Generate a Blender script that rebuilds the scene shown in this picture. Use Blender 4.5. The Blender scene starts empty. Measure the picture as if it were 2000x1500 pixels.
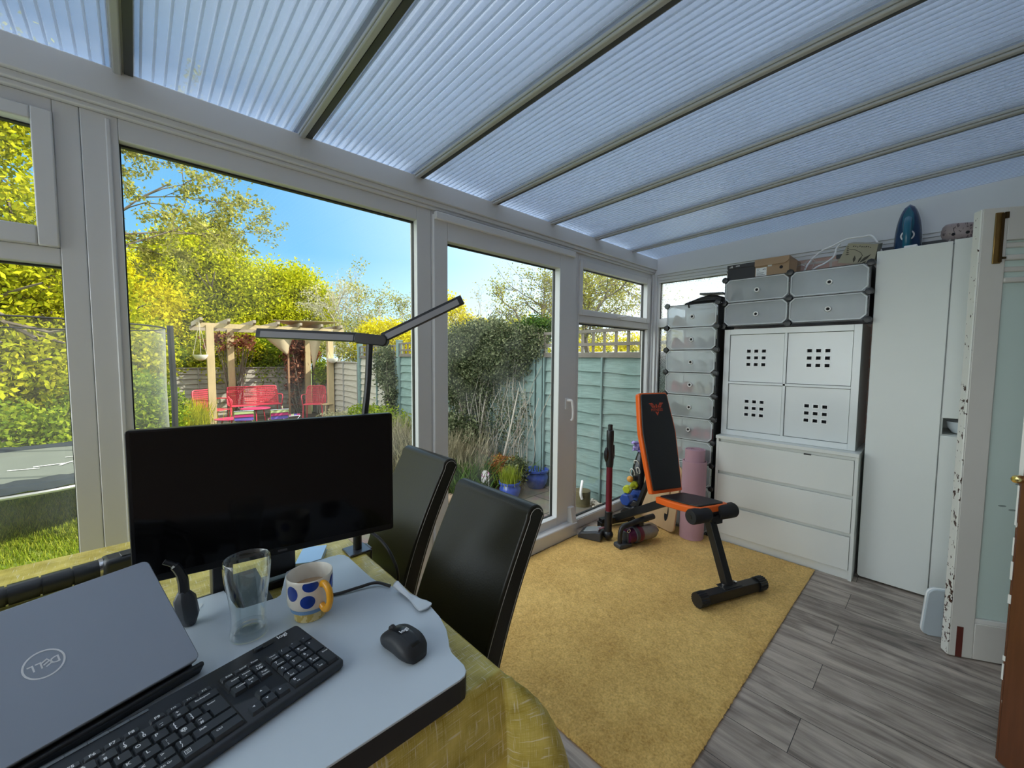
import bpy, math, random
import numpy as np
from mathutils import Vector, Matrix, Euler

random.seed(7)
rng = np.random.default_rng(7)
S = bpy.context.scene
COL = S.collection
PI = math.pi

# ------------------------------------------------------------------ materials
def new_mat(name):
    m = bpy.data.materials.new(name)
    m.use_nodes = True
    nt = m.node_tree
    nt.nodes.clear()
    out = nt.nodes.new('ShaderNodeOutputMaterial')
    return m, nt, out

def N(nt, kind, **kw):
    n = nt.nodes.new(kind)
    for k, v in kw.items():
        if k.startswith('i_'):
            n.inputs[k[2:].replace('_', ' ')].default_value = v
        else:
            setattr(n, k, v)
    return n

def rgba(c):
    return (c[0], c[1], c[2], 1.0)

def srgb(r, g, b):
    f = lambda v: (v / 255 / 12.92) if v / 255 <= 0.04045 else ((v / 255 + 0.055) / 1.055) ** 2.4
    return (f(r), f(g), f(b))

def mat(name, col, rough=0.5, metal=0.0, var=0.06, scale=8.0, bump=0.0, bscale=60.0, coat=0.0, stretch=(1, 1, 1), spec=0.5, sheen=0.0):
    m, nt, out = new_mat(name)
    p = N(nt, 'ShaderNodeBsdfPrincipled')
    p.inputs['Roughness'].default_value = rough
    p.inputs['Metallic'].default_value = metal
    p.inputs['Coat Weight'].default_value = coat
    p.inputs['Specular IOR Level'].default_value = spec
    p.inputs['Sheen Weight'].default_value = sheen
    tc = N(nt, 'ShaderNodeTexCoord')
    mp = N(nt, 'ShaderNodeMapping')
    mp.inputs['Scale'].default_value = stretch
    nt.links.new(tc.outputs['Object'], mp.inputs[0])
    no = N(nt, 'ShaderNodeTexNoise', i_Scale=scale, i_Detail=4.0)
    nt.links.new(mp.outputs[0], no.inputs['Vector'])
    mx = N(nt, 'ShaderNodeMix', data_type='RGBA')
    mx.inputs[6].default_value = rgba([max(0, c * (1 - var)) for c in col])
    mx.inputs[7].default_value = rgba([min(1, c * (1 + var)) for c in col])
    nt.links.new(no.outputs['Fac'], mx.inputs[0])
    nt.links.new(mx.outputs[2], p.inputs['Base Color'])
    if bump:
        b = N(nt, 'ShaderNodeBump', i_Strength=bump, i_Distance=0.01)
        n2 = N(nt, 'ShaderNodeTexNoise', i_Scale=bscale, i_Detail=3.0)
        nt.links.new(mp.outputs[0], n2.inputs['Vector'])
        nt.links.new(n2.outputs['Fac'], b.inputs['Height'])
        nt.links.new(b.outputs[0], p.inputs['Normal'])
    nt.links.new(p.outputs[0], out.inputs[0])
    return m

def leaf_mat(name, cols, trans=0.4, rough=0.6):
    m, nt, out = new_mat(name)
    g = N(nt, 'ShaderNodeNewGeometry')
    r = N(nt, 'ShaderNodeValToRGB')
    el = r.color_ramp.elements
    while len(el) < len(cols):
        el.new(0.5)
    for i, c in enumerate(cols):
        el[i].position = i / (len(cols) - 1)
        el[i].color = rgba(c)
    nt.links.new(g.outputs['Random Per Island'], r.inputs[0])
    d = N(nt, 'ShaderNodeBsdfDiffuse')
    t = N(nt, 'ShaderNodeBsdfTranslucent')
    nt.links.new(r.outputs[0], d.inputs[0])
    nt.links.new(r.outputs[0], t.inputs[0])
    mx = N(nt, 'ShaderNodeMixShader')
    mx.inputs[0].default_value = trans
    nt.links.new(d.outputs[0], mx.inputs[1])
    nt.links.new(t.outputs[0], mx.inputs[2])
    nt.links.new(mx.outputs[0], out.inputs[0])
    return m

def facing_gloss(nt, base=0.025, power=5.0):
    # Schlick reflectance from the angle of view to the surface, the same from both sides
    lw = N(nt, 'ShaderNodeLayerWeight'); lw.inputs['Blend'].default_value = 0.5
    p = N(nt, 'ShaderNodeMath', operation='POWER'); p.inputs[1].default_value = power
    nt.links.new(lw.outputs['Facing'], p.inputs[0])
    m = N(nt, 'ShaderNodeMath', operation='MULTIPLY_ADD'); m.inputs[1].default_value = 0.8; m.inputs[2].default_value = base
    nt.links.new(p.outputs[0], m.inputs[0])
    return m

def glass_mat(name, tint=(0.97, 0.985, 0.98), gloss=0.6, base=0.025, power=5.0, dust=0.05):
    m, nt, out = new_mat(name)
    t = N(nt, 'ShaderNodeBsdfTransparent')
    t.inputs[0].default_value = rgba(tint)
    g = N(nt, 'ShaderNodeBsdfGlossy')
    g.inputs['Roughness'].default_value = 0.01
    g.inputs['Color'].default_value = (gloss, gloss, gloss, 1)
    f = facing_gloss(nt, base, power)
    # faint streaks of dust on the pane
    mx = N(nt, 'ShaderNodeMixShader')
    nt.links.new(f.outputs[0], mx.inputs[0])
    nt.links.new(t.outputs[0], mx.inputs[1])
    nt.links.new(g.outputs[0], mx.inputs[2])
    tc = N(nt, 'ShaderNodeTexCoord')
    no = N(nt, 'ShaderNodeTexNoise', i_Scale=3.0, i_Detail=6.0)
    nt.links.new(tc.outputs['Object'], no.inputs['Vector'])
    mr = N(nt, 'ShaderNodeMapRange')
    mr.inputs[1].default_value = 0.45
    mr.inputs[2].default_value = 0.8
    mr.inputs[3].default_value = 0.0
    mr.inputs[4].default_value = dust
    nt.links.new(no.outputs['Fac'], mr.inputs[0])
    d = N(nt, 'ShaderNodeBsdfTranslucent')
    d.inputs[0].default_value = (0.9, 0.9, 0.9, 1)
    m2 = N(nt, 'ShaderNodeMixShader')
    nt.links.new(mr.outputs[0], m2.inputs[0])
    nt.links.new(mx.outputs[0], m2.inputs[1])
    nt.links.new(d.outputs[0], m2.inputs[2])
    nt.links.new(m2.outputs[0], out.inputs[0])
    return m

def haze_mat(name, tint, transp, diff, trans, rough=0.25, spots=None):
    """translucent sheet: part clear, part scattering, a little gloss"""
    m, nt, out = new_mat(name)
    t = N(nt, 'ShaderNodeBsdfTransparent'); t.inputs[0].default_value = rgba(tint)
    d = N(nt, 'ShaderNodeBsdfDiffuse'); d.inputs[0].default_value = rgba(tint)
    r = N(nt, 'ShaderNodeBsdfTranslucent'); r.inputs[0].default_value = rgba(tint)
    g = N(nt, 'ShaderNodeBsdfGlossy'); g.inputs['Roughness'].default_value = rough
    s = N(nt, 'ShaderNodeMixShader'); s.inputs[0].default_value = trans / max(1e-6, trans + diff)
    nt.links.new(d.outputs[0], s.inputs[1]); nt.links.new(r.outputs[0], s.inputs[2])
    a = N(nt, 'ShaderNodeMixShader')
    nt.links.new(t.outputs[0], a.inputs[2]); nt.links.new(s.outputs[0], a.inputs[1])
    tc = N(nt, 'ShaderNodeTexCoord')
    if spots:
        v = N(nt, 'ShaderNodeTexNoise', i_Scale=spots, i_Detail=2.0)
        nt.links.new(tc.outputs['Object'], v.inputs['Vector'])
        mr = N(nt, 'ShaderNodeMapRange')
        mr.inputs[1].default_value = 0.40; mr.inputs[2].default_value = 0.62
        mr.inputs[3].default_value = min(1, transp * 1.5); mr.inputs[4].default_value = transp * 0.45
        nt.links.new(v.outputs['Fac'], mr.inputs[0])
        nt.links.new(mr.outputs[0], a.inputs[0])
    else:
        v = N(nt, 'ShaderNodeTexNoise', i_Scale=4.0, i_Detail=5.0)
        nt.links.new(tc.outputs['Object'], v.inputs['Vector'])
        mr = N(nt, 'ShaderNodeMapRange')
        mr.inputs[3].default_value = transp * 0.9; mr.inputs[4].default_value = min(1, transp * 1.1)
        nt.links.new(v.outputs['Fac'], mr.inputs[0])
        nt.links.new(mr.outputs[0], a.inputs[0])
    f = facing_gloss(nt)
    b = N(nt, 'ShaderNodeMixShader')
    nt.links.new(f.outputs[0], b.inputs[0]); nt.links.new(a.outputs[0], b.inputs[1]); nt.links.new(g.outputs[0], b.inputs[2])
    nt.links.new(b.outputs[0], out.inputs[0])
    return m

# ------------------------------------------------------------------ mesh builder
def rotz(a):
    return Matrix.Rotation(a, 4, 'Z')

def frame(o, x, y, z):
    """matrix whose axes are the given vectors"""
    M = Matrix.Identity(4)
    for i, v in enumerate((x, y, z)):
        v = Vector(v).normalized()
        M[0][i], M[1][i], M[2][i] = v
    M[0][3], M[1][3], M[2][3] = o
    return M

def rrect(w, h, r, n=5):
    pts = []
    for cx, cy, a0 in ((w/2-r, h/2-r, 0), (-w/2+r, h/2-r, 90), (-w/2+r, -h/2+r, 180), (w/2-r, -h/2+r, 270)):
        for i in range(n + 1):
            a = math.radians(a0 + 90 * i / n)
            pts.append((cx + r * math.cos(a), cy + r * math.sin(a)))
    return pts

def circ(r, n=24, cx=0, cy=0, sy=1.0):
    return [(cx + r * math.cos(2*PI*i/n), cy + r * sy * math.sin(2*PI*i/n)) for i in range(n)]

def spline(pts, n=12):
    """Catmull-Rom through 3-d points"""
    P = [Vector(p) for p in pts]
    P = [P[0] * 2 - P[1]] + P + [P[-1] * 2 - P[-2]]
    out = []
    for i in range(1, len(P) - 2):
        a, b, c, d = P[i-1], P[i], P[i+1], P[i+2]
        for k in range(n):
            t = k / n
            out.append(0.5 * ((2*b) + (c-a)*t + (2*a-5*b+4*c-d)*t*t + (3*b-a-3*c+d)*t**3))
    out.append(P[-2].copy())
    return out

_fc = {}
def text_geo(s, size):
    """flat letters as vertices and faces, centred on x, baseline centred on y"""
    key = s
    if key not in _fc:
        c = bpy.data.curves.new('letters', 'FONT')
        c.body = s
        c.size = 1.0
        c.align_x = 'CENTER'
        c.align_y = 'CENTER'
        c.resolution_u = 2
        c.offset = 0.018
        o = bpy.data.objects.new('letters', c)
        COL.objects.link(o)
        bpy.context.view_layer.update()
        me = bpy.data.meshes.new_from_object(o.evaluated_get(bpy.context.evaluated_depsgraph_get()))
        v = [tuple(q.co) for q in me.vertices]
        f = [tuple(q.vertices) for q in me.polygons]
        bpy.data.objects.remove(o)
        bpy.data.curves.remove(c)
        bpy.data.meshes.remove(me)
        _fc[key] = (v, f)
    v, f = _fc[key]
    return [(a*size, b*size, 0) for a, b, _ in v], f

class MB:
    def __init__(self):
        self.v, self.f, self.m = [], [], []
    def add(self, vs, fs, mi=0, M=None):
        k = len(self.v)
        if M is not None:
            vs = [M @ Vector(p) for p in vs]
        self.v += [tuple(p) for p in vs]
        self.f += [tuple(i + k for i in f) for f in fs]
        self.m += [mi] * len(fs)
        return self
    def box(self, lo, hi, mi=0, M=None):
        x0, y0, z0 = lo; x1, y1, z1 = hi
        v = [(x0,y0,z0),(x1,y0,z0),(x1,y1,z0),(x0,y1,z0),(x0,y0,z1),(x1,y0,z1),(x1,y1,z1),(x0,y1,z1)]
        return self.add(v, [(0,3,2,1),(4,5,6,7),(0,1,5,4),(1,2,6,5),(2,3,7,6),(3,0,4,7)], mi, M)
    def cbox(self, c, s, mi=0, M=None):
        return self.box([c[i]-s[i]/2 for i in range(3)], [c[i]+s[i]/2 for i in range(3)], mi, M)
    def prism(self, o, z0, z1, mi=0, M=None, top=None):
        """extrude a 2-d outline (counter-clockwise) along z; top: an outline of the same count for the upper end"""
        n = len(o); t = top or o
        v = [(p[0], p[1], z0) for p in o] + [(p[0], p[1], z1) for p in t]
        f = [tuple(range(n-1, -1, -1)), tuple(range(n, 2*n))]
        f += [(i, (i+1) % n, n+(i+1) % n, n+i) for i in range(n)]
        return self.add(v, f, mi, M)
    def loft(self, rings, mi=0, M=None, caps=True, closed=True):
        n = len(rings[0]); v = [p for r in rings for p in r]; f = []
        for k in range(len(rings)-1):
            for i in range(n if closed else n-1):
                j = (i+1) % n
                f.append((k*n+i, k*n+j, (k+1)*n+j, (k+1)*n+i))
        if caps:
            f.append(tuple(range(n-1, -1, -1))); f.append(tuple((len(rings)-1)*n+i for i in range(n)))
        return self.add(v, f, mi, M)
    def tube(self, pts, r, n=8, mi=0, M=None, caps=True, closed=False, sy=1.0):
        P = [Vector(p) for p in pts]
        R = r if isinstance(r, (list, tuple)) else [r]*len(P)
        rings = []; up = None
        for i, p in enumerate(P):
            if closed:
                d = P[(i+1) % len(P)] - P[i-1]
            else:
                d = P[min(i+1, len(P)-1)] - P[max(i-1, 0)]
            d = d.normalized() if d.length > 1e-9 else Vector((0,0,1))
            if up is None:
                up = Vector((0,0,1)) if abs(d.z) < 0.9 else Vector((1,0,0))
            a = d.cross(up)
            if a.length < 1e-6:
                a = d.orthogonal()
            a.normalize(); b = a.cross(d).normalized(); up = b
            rings.append([p + a*R[i]*math.cos(2*PI*k/n) + b*R[i]*sy*math.sin(2*PI*k/n) for k in range(n)])
        if closed:
            rings.append(rings[0]); caps = False
        return self.loft(rings, mi, M, caps)
    def bar(self, p, q, w, h, mi=0, up=(0,0,1)):
        p, q = Vector(p), Vector(q); d = q-p; L = d.length; d.normalize()
        u = Vector(up)
        a = d.cross(u)
        if a.length < 1e-5:
            a = d.orthogonal()
        a.normalize(); b = a.cross(d).normalized()
        M = frame(p, a, b, d)
        if M.determinant() < 0:
            M = frame(p, -a, b, d)
        return self.box((-w/2,-h/2,0), (w/2,h/2,L), mi, M)
    def lathe(self, prof, n=28, mi=0, M=None, cap0=True, cap1=True):
        rings = [[(r*math.cos(2*PI*k/n), r*math.sin(2*PI*k/n), z) for k in range(n)] for r, z in prof]
        v = [p for r in rings for p in r]; f = []
        for k in range(len(rings)-1):
            for i in range(n):
                j = (i+1) % n
                f.append((k*n+i, k*n+j, (k+1)*n+j, (k+1)*n+i))
        if cap0: f.append(tuple(range(n-1, -1, -1)))
        if cap1: f.append(tuple((len(rings)-1)*n+i for i in range(n)))
        return self.add(v, f, mi, M)
    def ball(self, c, r, n=12, mi=0, M=None):
        r = (r, r, r) if not isinstance(r, (tuple, list)) else r
        pr = [(math.sin(PI*k/n), -math.cos(PI*k/n)) for k in range(n+1)]
        pr[0] = (0.001, -1); pr[-1] = (0.001, 1)
        T = Matrix.Translation(c) @ Matrix.Diagonal((r[0], r[1], r[2], 1))
        return self.lathe(pr, max(8, n), mi, (M @ T) if M is not None else T)
    def grid(self, fn, nu, nv, mi=0, M=None):
        v = [fn(i/nu, j/nv) for j in range(nv+1) for i in range(nu+1)]
        f = [(j*(nu+1)+i, j*(nu+1)+i+1, (j+1)*(nu+1)+i+1, (j+1)*(nu+1)+i) for j in range(nv) for i in range(nu)]
        return self.add(v, f, mi, M)
    def text(self, s, size, M, mi=0, sx=1.0):
        v, f = text_geo(s, size)
        return self.add([(a*sx, b, c) for a, b, c in v], f, mi, M)
    def quads(self, A, mi=0):
        """A: array (n,4,3)"""
        k = len(self.v)
        self.v += [tuple(p) for p in A.reshape(-1, 3).tolist()]
        n = len(A)
        self.f += [(k+4*i, k+4*i+1, k+4*i+2, k+4*i+3) for i in range(n)]
        self.m += [mi]*n
        return self
    def build(self, name, mats, parent=None, world=False, smooth=True, bevel=0.0, seg=2, ang=35):
        me = bpy.data.meshes.new(name)
        vs = self.v
        if world and parent is not None:
            r = parent
            while r.parent is not None:
                r = r.parent
            W = (Matrix.Translation(r.location) @ r.rotation_euler.to_matrix().to_4x4()).inverted()
            A = np.array(vs, dtype=float)
            Wm = np.array(W)
            A = A @ Wm[:3, :3].T + Wm[:3, 3]
            vs = A.tolist()
        me.from_pydata(vs, [], self.f)
        if not isinstance(mats, (list, tuple)):
            mats = [mats]
        for m in mats:
            me.materials.append(m)
        if len(mats) > 1:
            me.polygons.foreach_set('material_index', self.m)
        if smooth:
            me.polygons.foreach_set('use_smooth', [True]*len(me.polygons))
            me.set_sharp_from_angle(angle=math.radians(ang))
        me.update()
        o = bpy.data.objects.new(name, me)
        COL.objects.link(o)
        if parent is not None:
            o.parent = parent
        if bevel:
            b = o.modifiers.new('edge', 'BEVEL')
            b.width = bevel; b.segments = seg; b.limit_method = 'ANGLE'; b.angle_limit = math.radians(40)
        return o

def leaf_object(name, quads, m, parent=None, root=None):
    """many small leaves as one mesh; quads: array (n,4,3) in world space"""
    me = bpy.data.meshes.new(name)
    A = quads.reshape(-1, 3).astype(np.float32)
    if root is not None:
        A = A - np.array(root.location, dtype=np.float32)
    n = len(quads)
    me.vertices.add(4*n); me.loops.add(4*n); me.polygons.add(n)
    me.vertices.foreach_set('co', A.ravel())
    me.loops.foreach_set('vertex_index', np.arange(4*n, dtype=np.int32))
    me.polygons.foreach_set('loop_start', np.arange(0, 4*n, 4, dtype=np.int32))
    me.materials.append(m)
    me.update(calc_edges=True)
    me.validate()
    o = bpy.data.objects.new(name, me)
    COL.objects.link(o)
    if parent is not None:
        o.parent = parent
    return o

def tag(o, label=None, cat=None, group=None, kind=None):
    if label: o['label'] = label
    if cat: o['category'] = cat
    if group: o['group'] = group
    if kind: o['kind'] = kind
    return o

def thing(name, label, cat, loc=(0,0,0), rz=0.0, group=None):
    o = bpy.data.objects.new(name, None)
    o.empty_display_size = 0.1
    COL.objects.link(o)
    o.location = loc; o.rotation_euler = (0, 0, rz)
    return tag(o, label, cat, group)

def struct(mb, name, m, parent=None, **kw):
    o = mb.build(name, m, parent, **kw)
    if parent is None:
        o['kind'] = 'structure'
    return o

def struct_root(name, loc=(0,0,0), rz=0.0):
    o = bpy.data.objects.new(name, None)
    COL.objects.link(o)
    o.location = loc; o.rotation_euler = (0, 0, rz)
    o['kind'] = 'structure'
    return o

def dup(root, loc, rz, label=None, group=None):
    r = root.copy(); COL.objects.link(r)
    r.location = loc; r.rotation_euler = (0, 0, rz)
    if label: r['label'] = label
    if group: r['group'] = group
    for ch in list(root.children):
        c = ch.copy(); COL.objects.link(c); c.parent = r
        for g in list(ch.children):
            d = g.copy(); COL.objects.link(d); d.parent = c
    return r

# palette
UPVC = mat('white_upvc', (0.66, 0.67, 0.68), 0.28, var=0.02)
UPVC2 = mat('white_upvc_seal', (0.78, 0.78, 0.78), 0.35, var=0.02)
GASKET = mat('black_gasket', (0.012, 0.012, 0.013), 0.5)
GLASS = glass_mat('window_glass')
ALU = mat('grey_aluminium', (0.42, 0.43, 0.44), 0.4, 0.0, var=0.08, scale=3, stretch=(30, 1, 30))
ALUD = mat('dark_gasket_strip', (0.05, 0.055, 0.06), 0.5)
POLY = haze_mat('polycarbonate_sheet', (0.825, 0.855, 0.895), 0.83, 1.0, 0.75, 0.3)
WEB = haze_mat('polycarbonate_web', (0.84, 0.89, 0.95), 0.42, 0.5, 1.0, 0.3)
WHITE = mat('white_foil', (0.70, 0.72, 0.69), 0.38, var=0.02)
WHITE2 = mat('white_gloss', (0.72, 0.75, 0.75), 0.2, var=0.02)
BLACKP = mat('black_plastic', (0.012, 0.013, 0.016), 0.38, var=0.1)
BLACKM = mat('black_metal', (0.014, 0.015, 0.018), 0.42, 0.2)
DARKG = mat('dark_grey_plastic', (0.045, 0.05, 0.06), 0.4)
CHROME = mat('chrome', (0.7, 0.7, 0.72), 0.18, 1.0)
# ------------------------------------------------------------------ room shell
YW, XE, YH = 1.904, 3.58, -0.74          # garden wall (inner face), end wall, house wall
XL = -1.62                               # left end of the lean-to
def zroof(y):
    return 2.245 + (YW - y) * 0.040

def floor_material():
    m, nt, out = new_mat('grey_oak_laminate')
    p = N(nt, 'ShaderNodeBsdfPrincipled'); p.inputs['Roughness'].default_value = 0.42
    tc = N(nt, 'ShaderNodeTexCoord')
    mp = N(nt, 'ShaderNodeMapping'); mp.inputs['Rotation'].default_value = (0, 0, PI/2)
    mp.inputs['Location'].default_value = (0.3, 0.187, 0)
    nt.links.new(tc.outputs['Object'], mp.inputs[0])
    br = N(nt, 'ShaderNodeTexBrick')
    br.inputs['Scale'].default_value = 1.0
    br.inputs['Mortar Size'].default_value = 0.0012
    br.inputs['Brick Width'].default_value = 2.3
    br.inputs['Row Height'].default_value = 0.195
    br.inputs['Color1'].default_value = (0.0, 0.0, 0.0, 1)
    br.inputs['Color2'].default_value = (1.0, 1.0, 1.0, 1)
    br.inputs['Mortar'].default_value = (0.5, 0.5, 0.5, 1)
    nt.links.new(mp.outputs[0], br.inputs['Vector'])
    # grain runs along the planks, shifted from plank to plank
    ad = N(nt, 'ShaderNodeVectorMath', operation='MULTIPLY_ADD')
    nt.links.new(br.outputs['Color'], ad.inputs[0])
    ad.inputs[1].default_value = (7.0, 3.0, 5.0)
    nt.links.new(mp.outputs[0], ad.inputs[2])
    st = N(nt, 'ShaderNodeMapping'); st.inputs['Scale'].default_value = (0.9, 11, 1)
    nt.links.new(ad.outputs[0], st.inputs[0])
    n1 = N(nt, 'ShaderNodeTexNoise', i_Scale=1.6, i_Detail=9.0, i_Roughness=0.62, i_Distortion=1.2)
    nt.links.new(st.outputs[0], n1.inputs['Vector'])
    st2 = N(nt, 'ShaderNodeMapping'); st2.inputs['Scale'].default_value = (2.0, 5.0, 1)
    nt.links.new(ad.outputs[0], st2.inputs[0])
    n2 = N(nt, 'ShaderNodeTexNoise', i_Scale=1.5, i_Detail=4.0, i_Distortion=1.5)
    nt.links.new(st2.outputs[0], n2.inputs['Vector'])
    r = N(nt, 'ShaderNodeValToRGB')
    e = r.color_ramp.elements
    e[0].position = 0.32; e[0].color = (0.07, 0.057, 0.050, 1)
    e[1].position = 0.72; e[1].color = (0.64, 0.55, 0.47, 1)
    q = e.new(0.44); q.color = (0.25, 0.203, 0.172, 1)
    q = e.new(0.55); q.color = (0.44, 0.372, 0.316, 1)
    mm = N(nt, 'ShaderNodeMix', data_type='FLOAT'); mm.inputs[0].default_value = 0.42
    nt.links.new(n1.outputs['Fac'], mm.inputs[2]); nt.links.new(n2.outputs['Fac'], mm.inputs[3])
    nt.links.new(mm.outputs[0], r.inputs[0])
    mo = N(nt, 'ShaderNodeMix', data_type='RGBA')
    nt.links.new(br.outputs['Fac'], mo.inputs[0])
    nt.links.new(r.outputs[0], mo.inputs[6]); mo.inputs[7].default_value = (0.015, 0.014, 0.014, 1)
    nt.links.new(mo.outputs[2], p.inputs['Base Color'])
    b = N(nt, 'ShaderNodeBump', i_Strength=0.15, i_Distance=0.004)
    nt.links.new(n1.outputs['Fac'], b.inputs['Height']); nt.links.new(b.outputs[0], p.inputs['Normal'])
    nt.links.new(p.outputs[0], out.inputs[0])
    return m

struct(MB().box((XL, -5.2, -0.12), (XE, YW + 0.07, 0.0)), 'floor', floor_material(), smooth=False)

def brick_material():
    m, nt, out = new_mat('pink_brick')
    p = N(nt, 'ShaderNodeBsdfPrincipled'); p.inputs['Roughness'].default_value = 0.9
    tc = N(nt, 'ShaderNodeTexCoord')
    sx = N(nt, 'ShaderNodeSeparateXYZ'); nt.links.new(tc.outputs['Object'], sx.inputs[0])
    ad = N(nt, 'ShaderNodeMath', operation='ADD'); nt.links.new(sx.outputs[0], ad.inputs[0]); nt.links.new(sx.outputs[1], ad.inputs[1])
    cx = N(nt, 'ShaderNodeCombineXYZ')
    nt.links.new(ad.outputs[0], cx.inputs[0]); nt.links.new(sx.outputs[2], cx.inputs[1])
    br = N(nt, 'ShaderNodeTexBrick')
    br.inputs['Scale'].default_value = 1.0; br.inputs['Brick Width'].default_value = 0.225
    br.inputs['Row Height'].default_value = 0.075; br.inputs['Mortar Size'].default_value = 0.008
    br.inputs['Color1'].default_value = (0.52, 0.33, 0.27, 1); br.inputs['Color2'].default_value = (0.60, 0.42, 0.34, 1)
    br.inputs['Mortar'].default_value = (0.55, 0.5, 0.44, 1)
    nt.links.new(cx.outputs[0], br.inputs['Vector'])
    no = N(nt, 'ShaderNodeTexNoise', i_Scale=60.0, i_Detail=4.0)
    nt.links.new(tc.outputs['Object'], no.inputs['Vector'])
    b = N(nt, 'ShaderNodeBump', i_Strength=0.5, i_Distance=0.006)
    nt.links.new(no.outputs['Fac'], b.inputs['Height']); nt.links.new(b.outputs[0], p.inputs['Normal'])
    nt.links.new(br.outputs['Color'], p.inputs['Base Color'])
    nt.links.new(p.outputs[0], out.inputs[0])
    return m
BRICK = brick_material()
CREAM = mat('cream_paint', (0.70, 0.68, 0.62), 0.7, var=0.03)
DARKROOM = mat('dim_room_paint', (0.45, 0.43, 0.40), 0.9)

# end wall: brick from the obscured window to the house
struct(MB().box((XE, YH, 0.0), (XE + 0.11, 1.26, 2.06)), 'wall_right', BRICK, smooth=False)
# house wall with the opening of the French doors; the house behind it is two storeys high
hw = MB()
hw.box((-7, YH - 0.25, -0.3), (1.47, YH, 5.5)); hw.box((3.09, YH - 0.25, -0.3), (9.5, YH, 5.5)); hw.box((1.47, YH - 0.25, 2.05), (3.09, YH, 5.5))
struct(hw, 'wall_back', BRICK, smooth=False)
hb = MB()
hb.box((-7, -7.5, -0.3), (-6.8, YH - 0.25, 5.5)); hb.box((9.3, -7.5, -0.3), (9.5, YH - 0.25, 5.5)); hb.box((-7, -7.7, -0.3), (9.5, -7.5, 5.5))
struct(hb, 'wall_house', BRICK, smooth=False)
struct(MB().box((-7, -7.7, 2.5), (9.5, YH - 0.25, 2.6)), 'ceiling_house', DARKROOM, smooth=False)
TILE = mat('brown_roof_tiles', (0.14, 0.075, 0.05), 0.8, var=0.3, scale=14)
rf = MB()
rf.add([(-7.3, YH + 0.2, 5.45), (9.8, YH + 0.2, 5.45), (9.8, -4.2, 7.2), (-7.3, -4.2, 7.2), (-7.3, -8.0, 5.4), (9.8, -8.0, 5.4)],
       [(0, 1, 2, 3), (3, 2, 5, 4), (0, 3, 4), (1, 5, 2), (0, 4, 5, 1)])
struct(rf, 'roof_house', TILE, smooth=False)

# ------------------------------------------------------------------ roof of the lean-to
RX = [-1.60, -1.07, -0.53, 0.006, 0.552, 1.085, 1.590, 2.102, 2.610, 3.140]
def roof_box(mb, x0, x1, y0, y1, h0, h1, mi=0):
    """slab following the roof slope between offsets h0..h1 above the underside"""
    v = []
    for h in (h0, h1):
        for x, y in ((x0, y0), (x1, y0), (x1, y1), (x0, y1)):
            v.append((x, y, zroof(y) + h))
    mb.add(v, [(0, 3, 2, 1), (4, 5, 6, 7), (0, 1, 5, 4), (1, 2, 6, 5), (2, 3, 7, 6), (3, 0, 4, 7)], mi)
edges = RX + [XE + 0.02]
for i in range(len(edges) - 1):
    x0, x1 = edges[i] + 0.012, edges[i+1] - 0.012
    rt = struct_root('ceiling_panel', ((x0+x1)/2, 0.6, zroof(0.6)))
    mb = MB(); roof_box(mb, x0, x1, YH, YW + 0.08, 0.008, 0.0088)
    mb.build('lower_skin', POLY, rt, world=True, smooth=False)
    mb = MB(); roof_box(mb, x0, x1, YH, YW + 0.08, 0.033, 0.0338)
    mb.build('upper_skin', POLY, rt, world=True, smooth=False)
    mb = MB(); nn = 17
    for k in range(nn + 1):
        x = x0 + (x1-x0) * k / nn
        roof_box(mb, x-0.0013, x+0.0013, YH, YW + 0.08, 0.0095, 0.033)
        roof_box(mb, x-0.0034, x+0.0034, YH, YW + 0.08, 0.0066, 0.0078)
    mb.build('webs', WEB, rt, world=True, smooth=False)
for x in RX:
    rt = struct_root('ceiling_rafter', (x, 0.6, zroof(0.6)))
    mb = MB()
    roof_box(mb, x-0.026, x+0.026, YH, YW + 0.09, -0.004, 0.008)
    roof_box(mb, x-0.010, x+0.010, YH, YW + 0.09, 0.008, 0.06)
    roof_box(mb, x-0.030, x+0.030, YH, YW + 0.09, 0.035, 0.05)
    o = mb.build('rafter_bar', ALU, rt, world=True, bevel=0.002)
    mb = MB(); roof_box(mb, x-0.023, x-0.002, YH, YW, -0.016, -0.004)
    mb.build('cover_strip', ALU, rt, world=True, bevel=0.004)
    mb = MB(); roof_box(mb, x+0.003, x+0.025, YH, YW, -0.008, -0.004)
    mb.build('gasket_strip', ALUD, rt, world=True)
# beam along the eaves, stepped like the plastic profile
mb = MB()
mb.box((XL, YW-0.045, 2.150), (XE+0.05, YW+0.10, 2.246))
mb.box((XL, YW-0.030, 2.128), (XE+0.05, YW+0.08, 2.150))
mb.box((XL, YW-0.018, 2.112), (XE+0.05, YW+0.08, 2.128))
struct(mb, 'trim_1', UPVC, bevel=0.004, smooth=True)
# fascia along the end wall up to the sloping sheets
mb = MB()
v = []
for x in (XE-0.02, XE+0.05):
    v += [(x, YH, 2.105), (x, YW-0.02, 2.105), (x, YW-0.02, zroof(YW)+0.03), (x, YH, zroof(YH)+0.03)]
mb.add(v, [(0, 1, 2, 3), (7, 6, 5, 4), (0, 4, 5, 1), (1, 5, 6, 2), (2, 6, 7, 3), (3, 7, 4, 0)])
mb.box((XE-0.012, YH, 2.082), (XE+0.05, YW-0.02, 2.105))
mb.box((XE-0.004, YH, 2.055), (XE+0.05, YW-0.02, 2.082))
struct(mb, 'trim_2', UPVC, bevel=0.003)
struct(MB().box((XE-0.03, YH, 2.03), (XE, 0.55, 2.055)), 'trim_3', ALUD, smooth=False)

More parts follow.
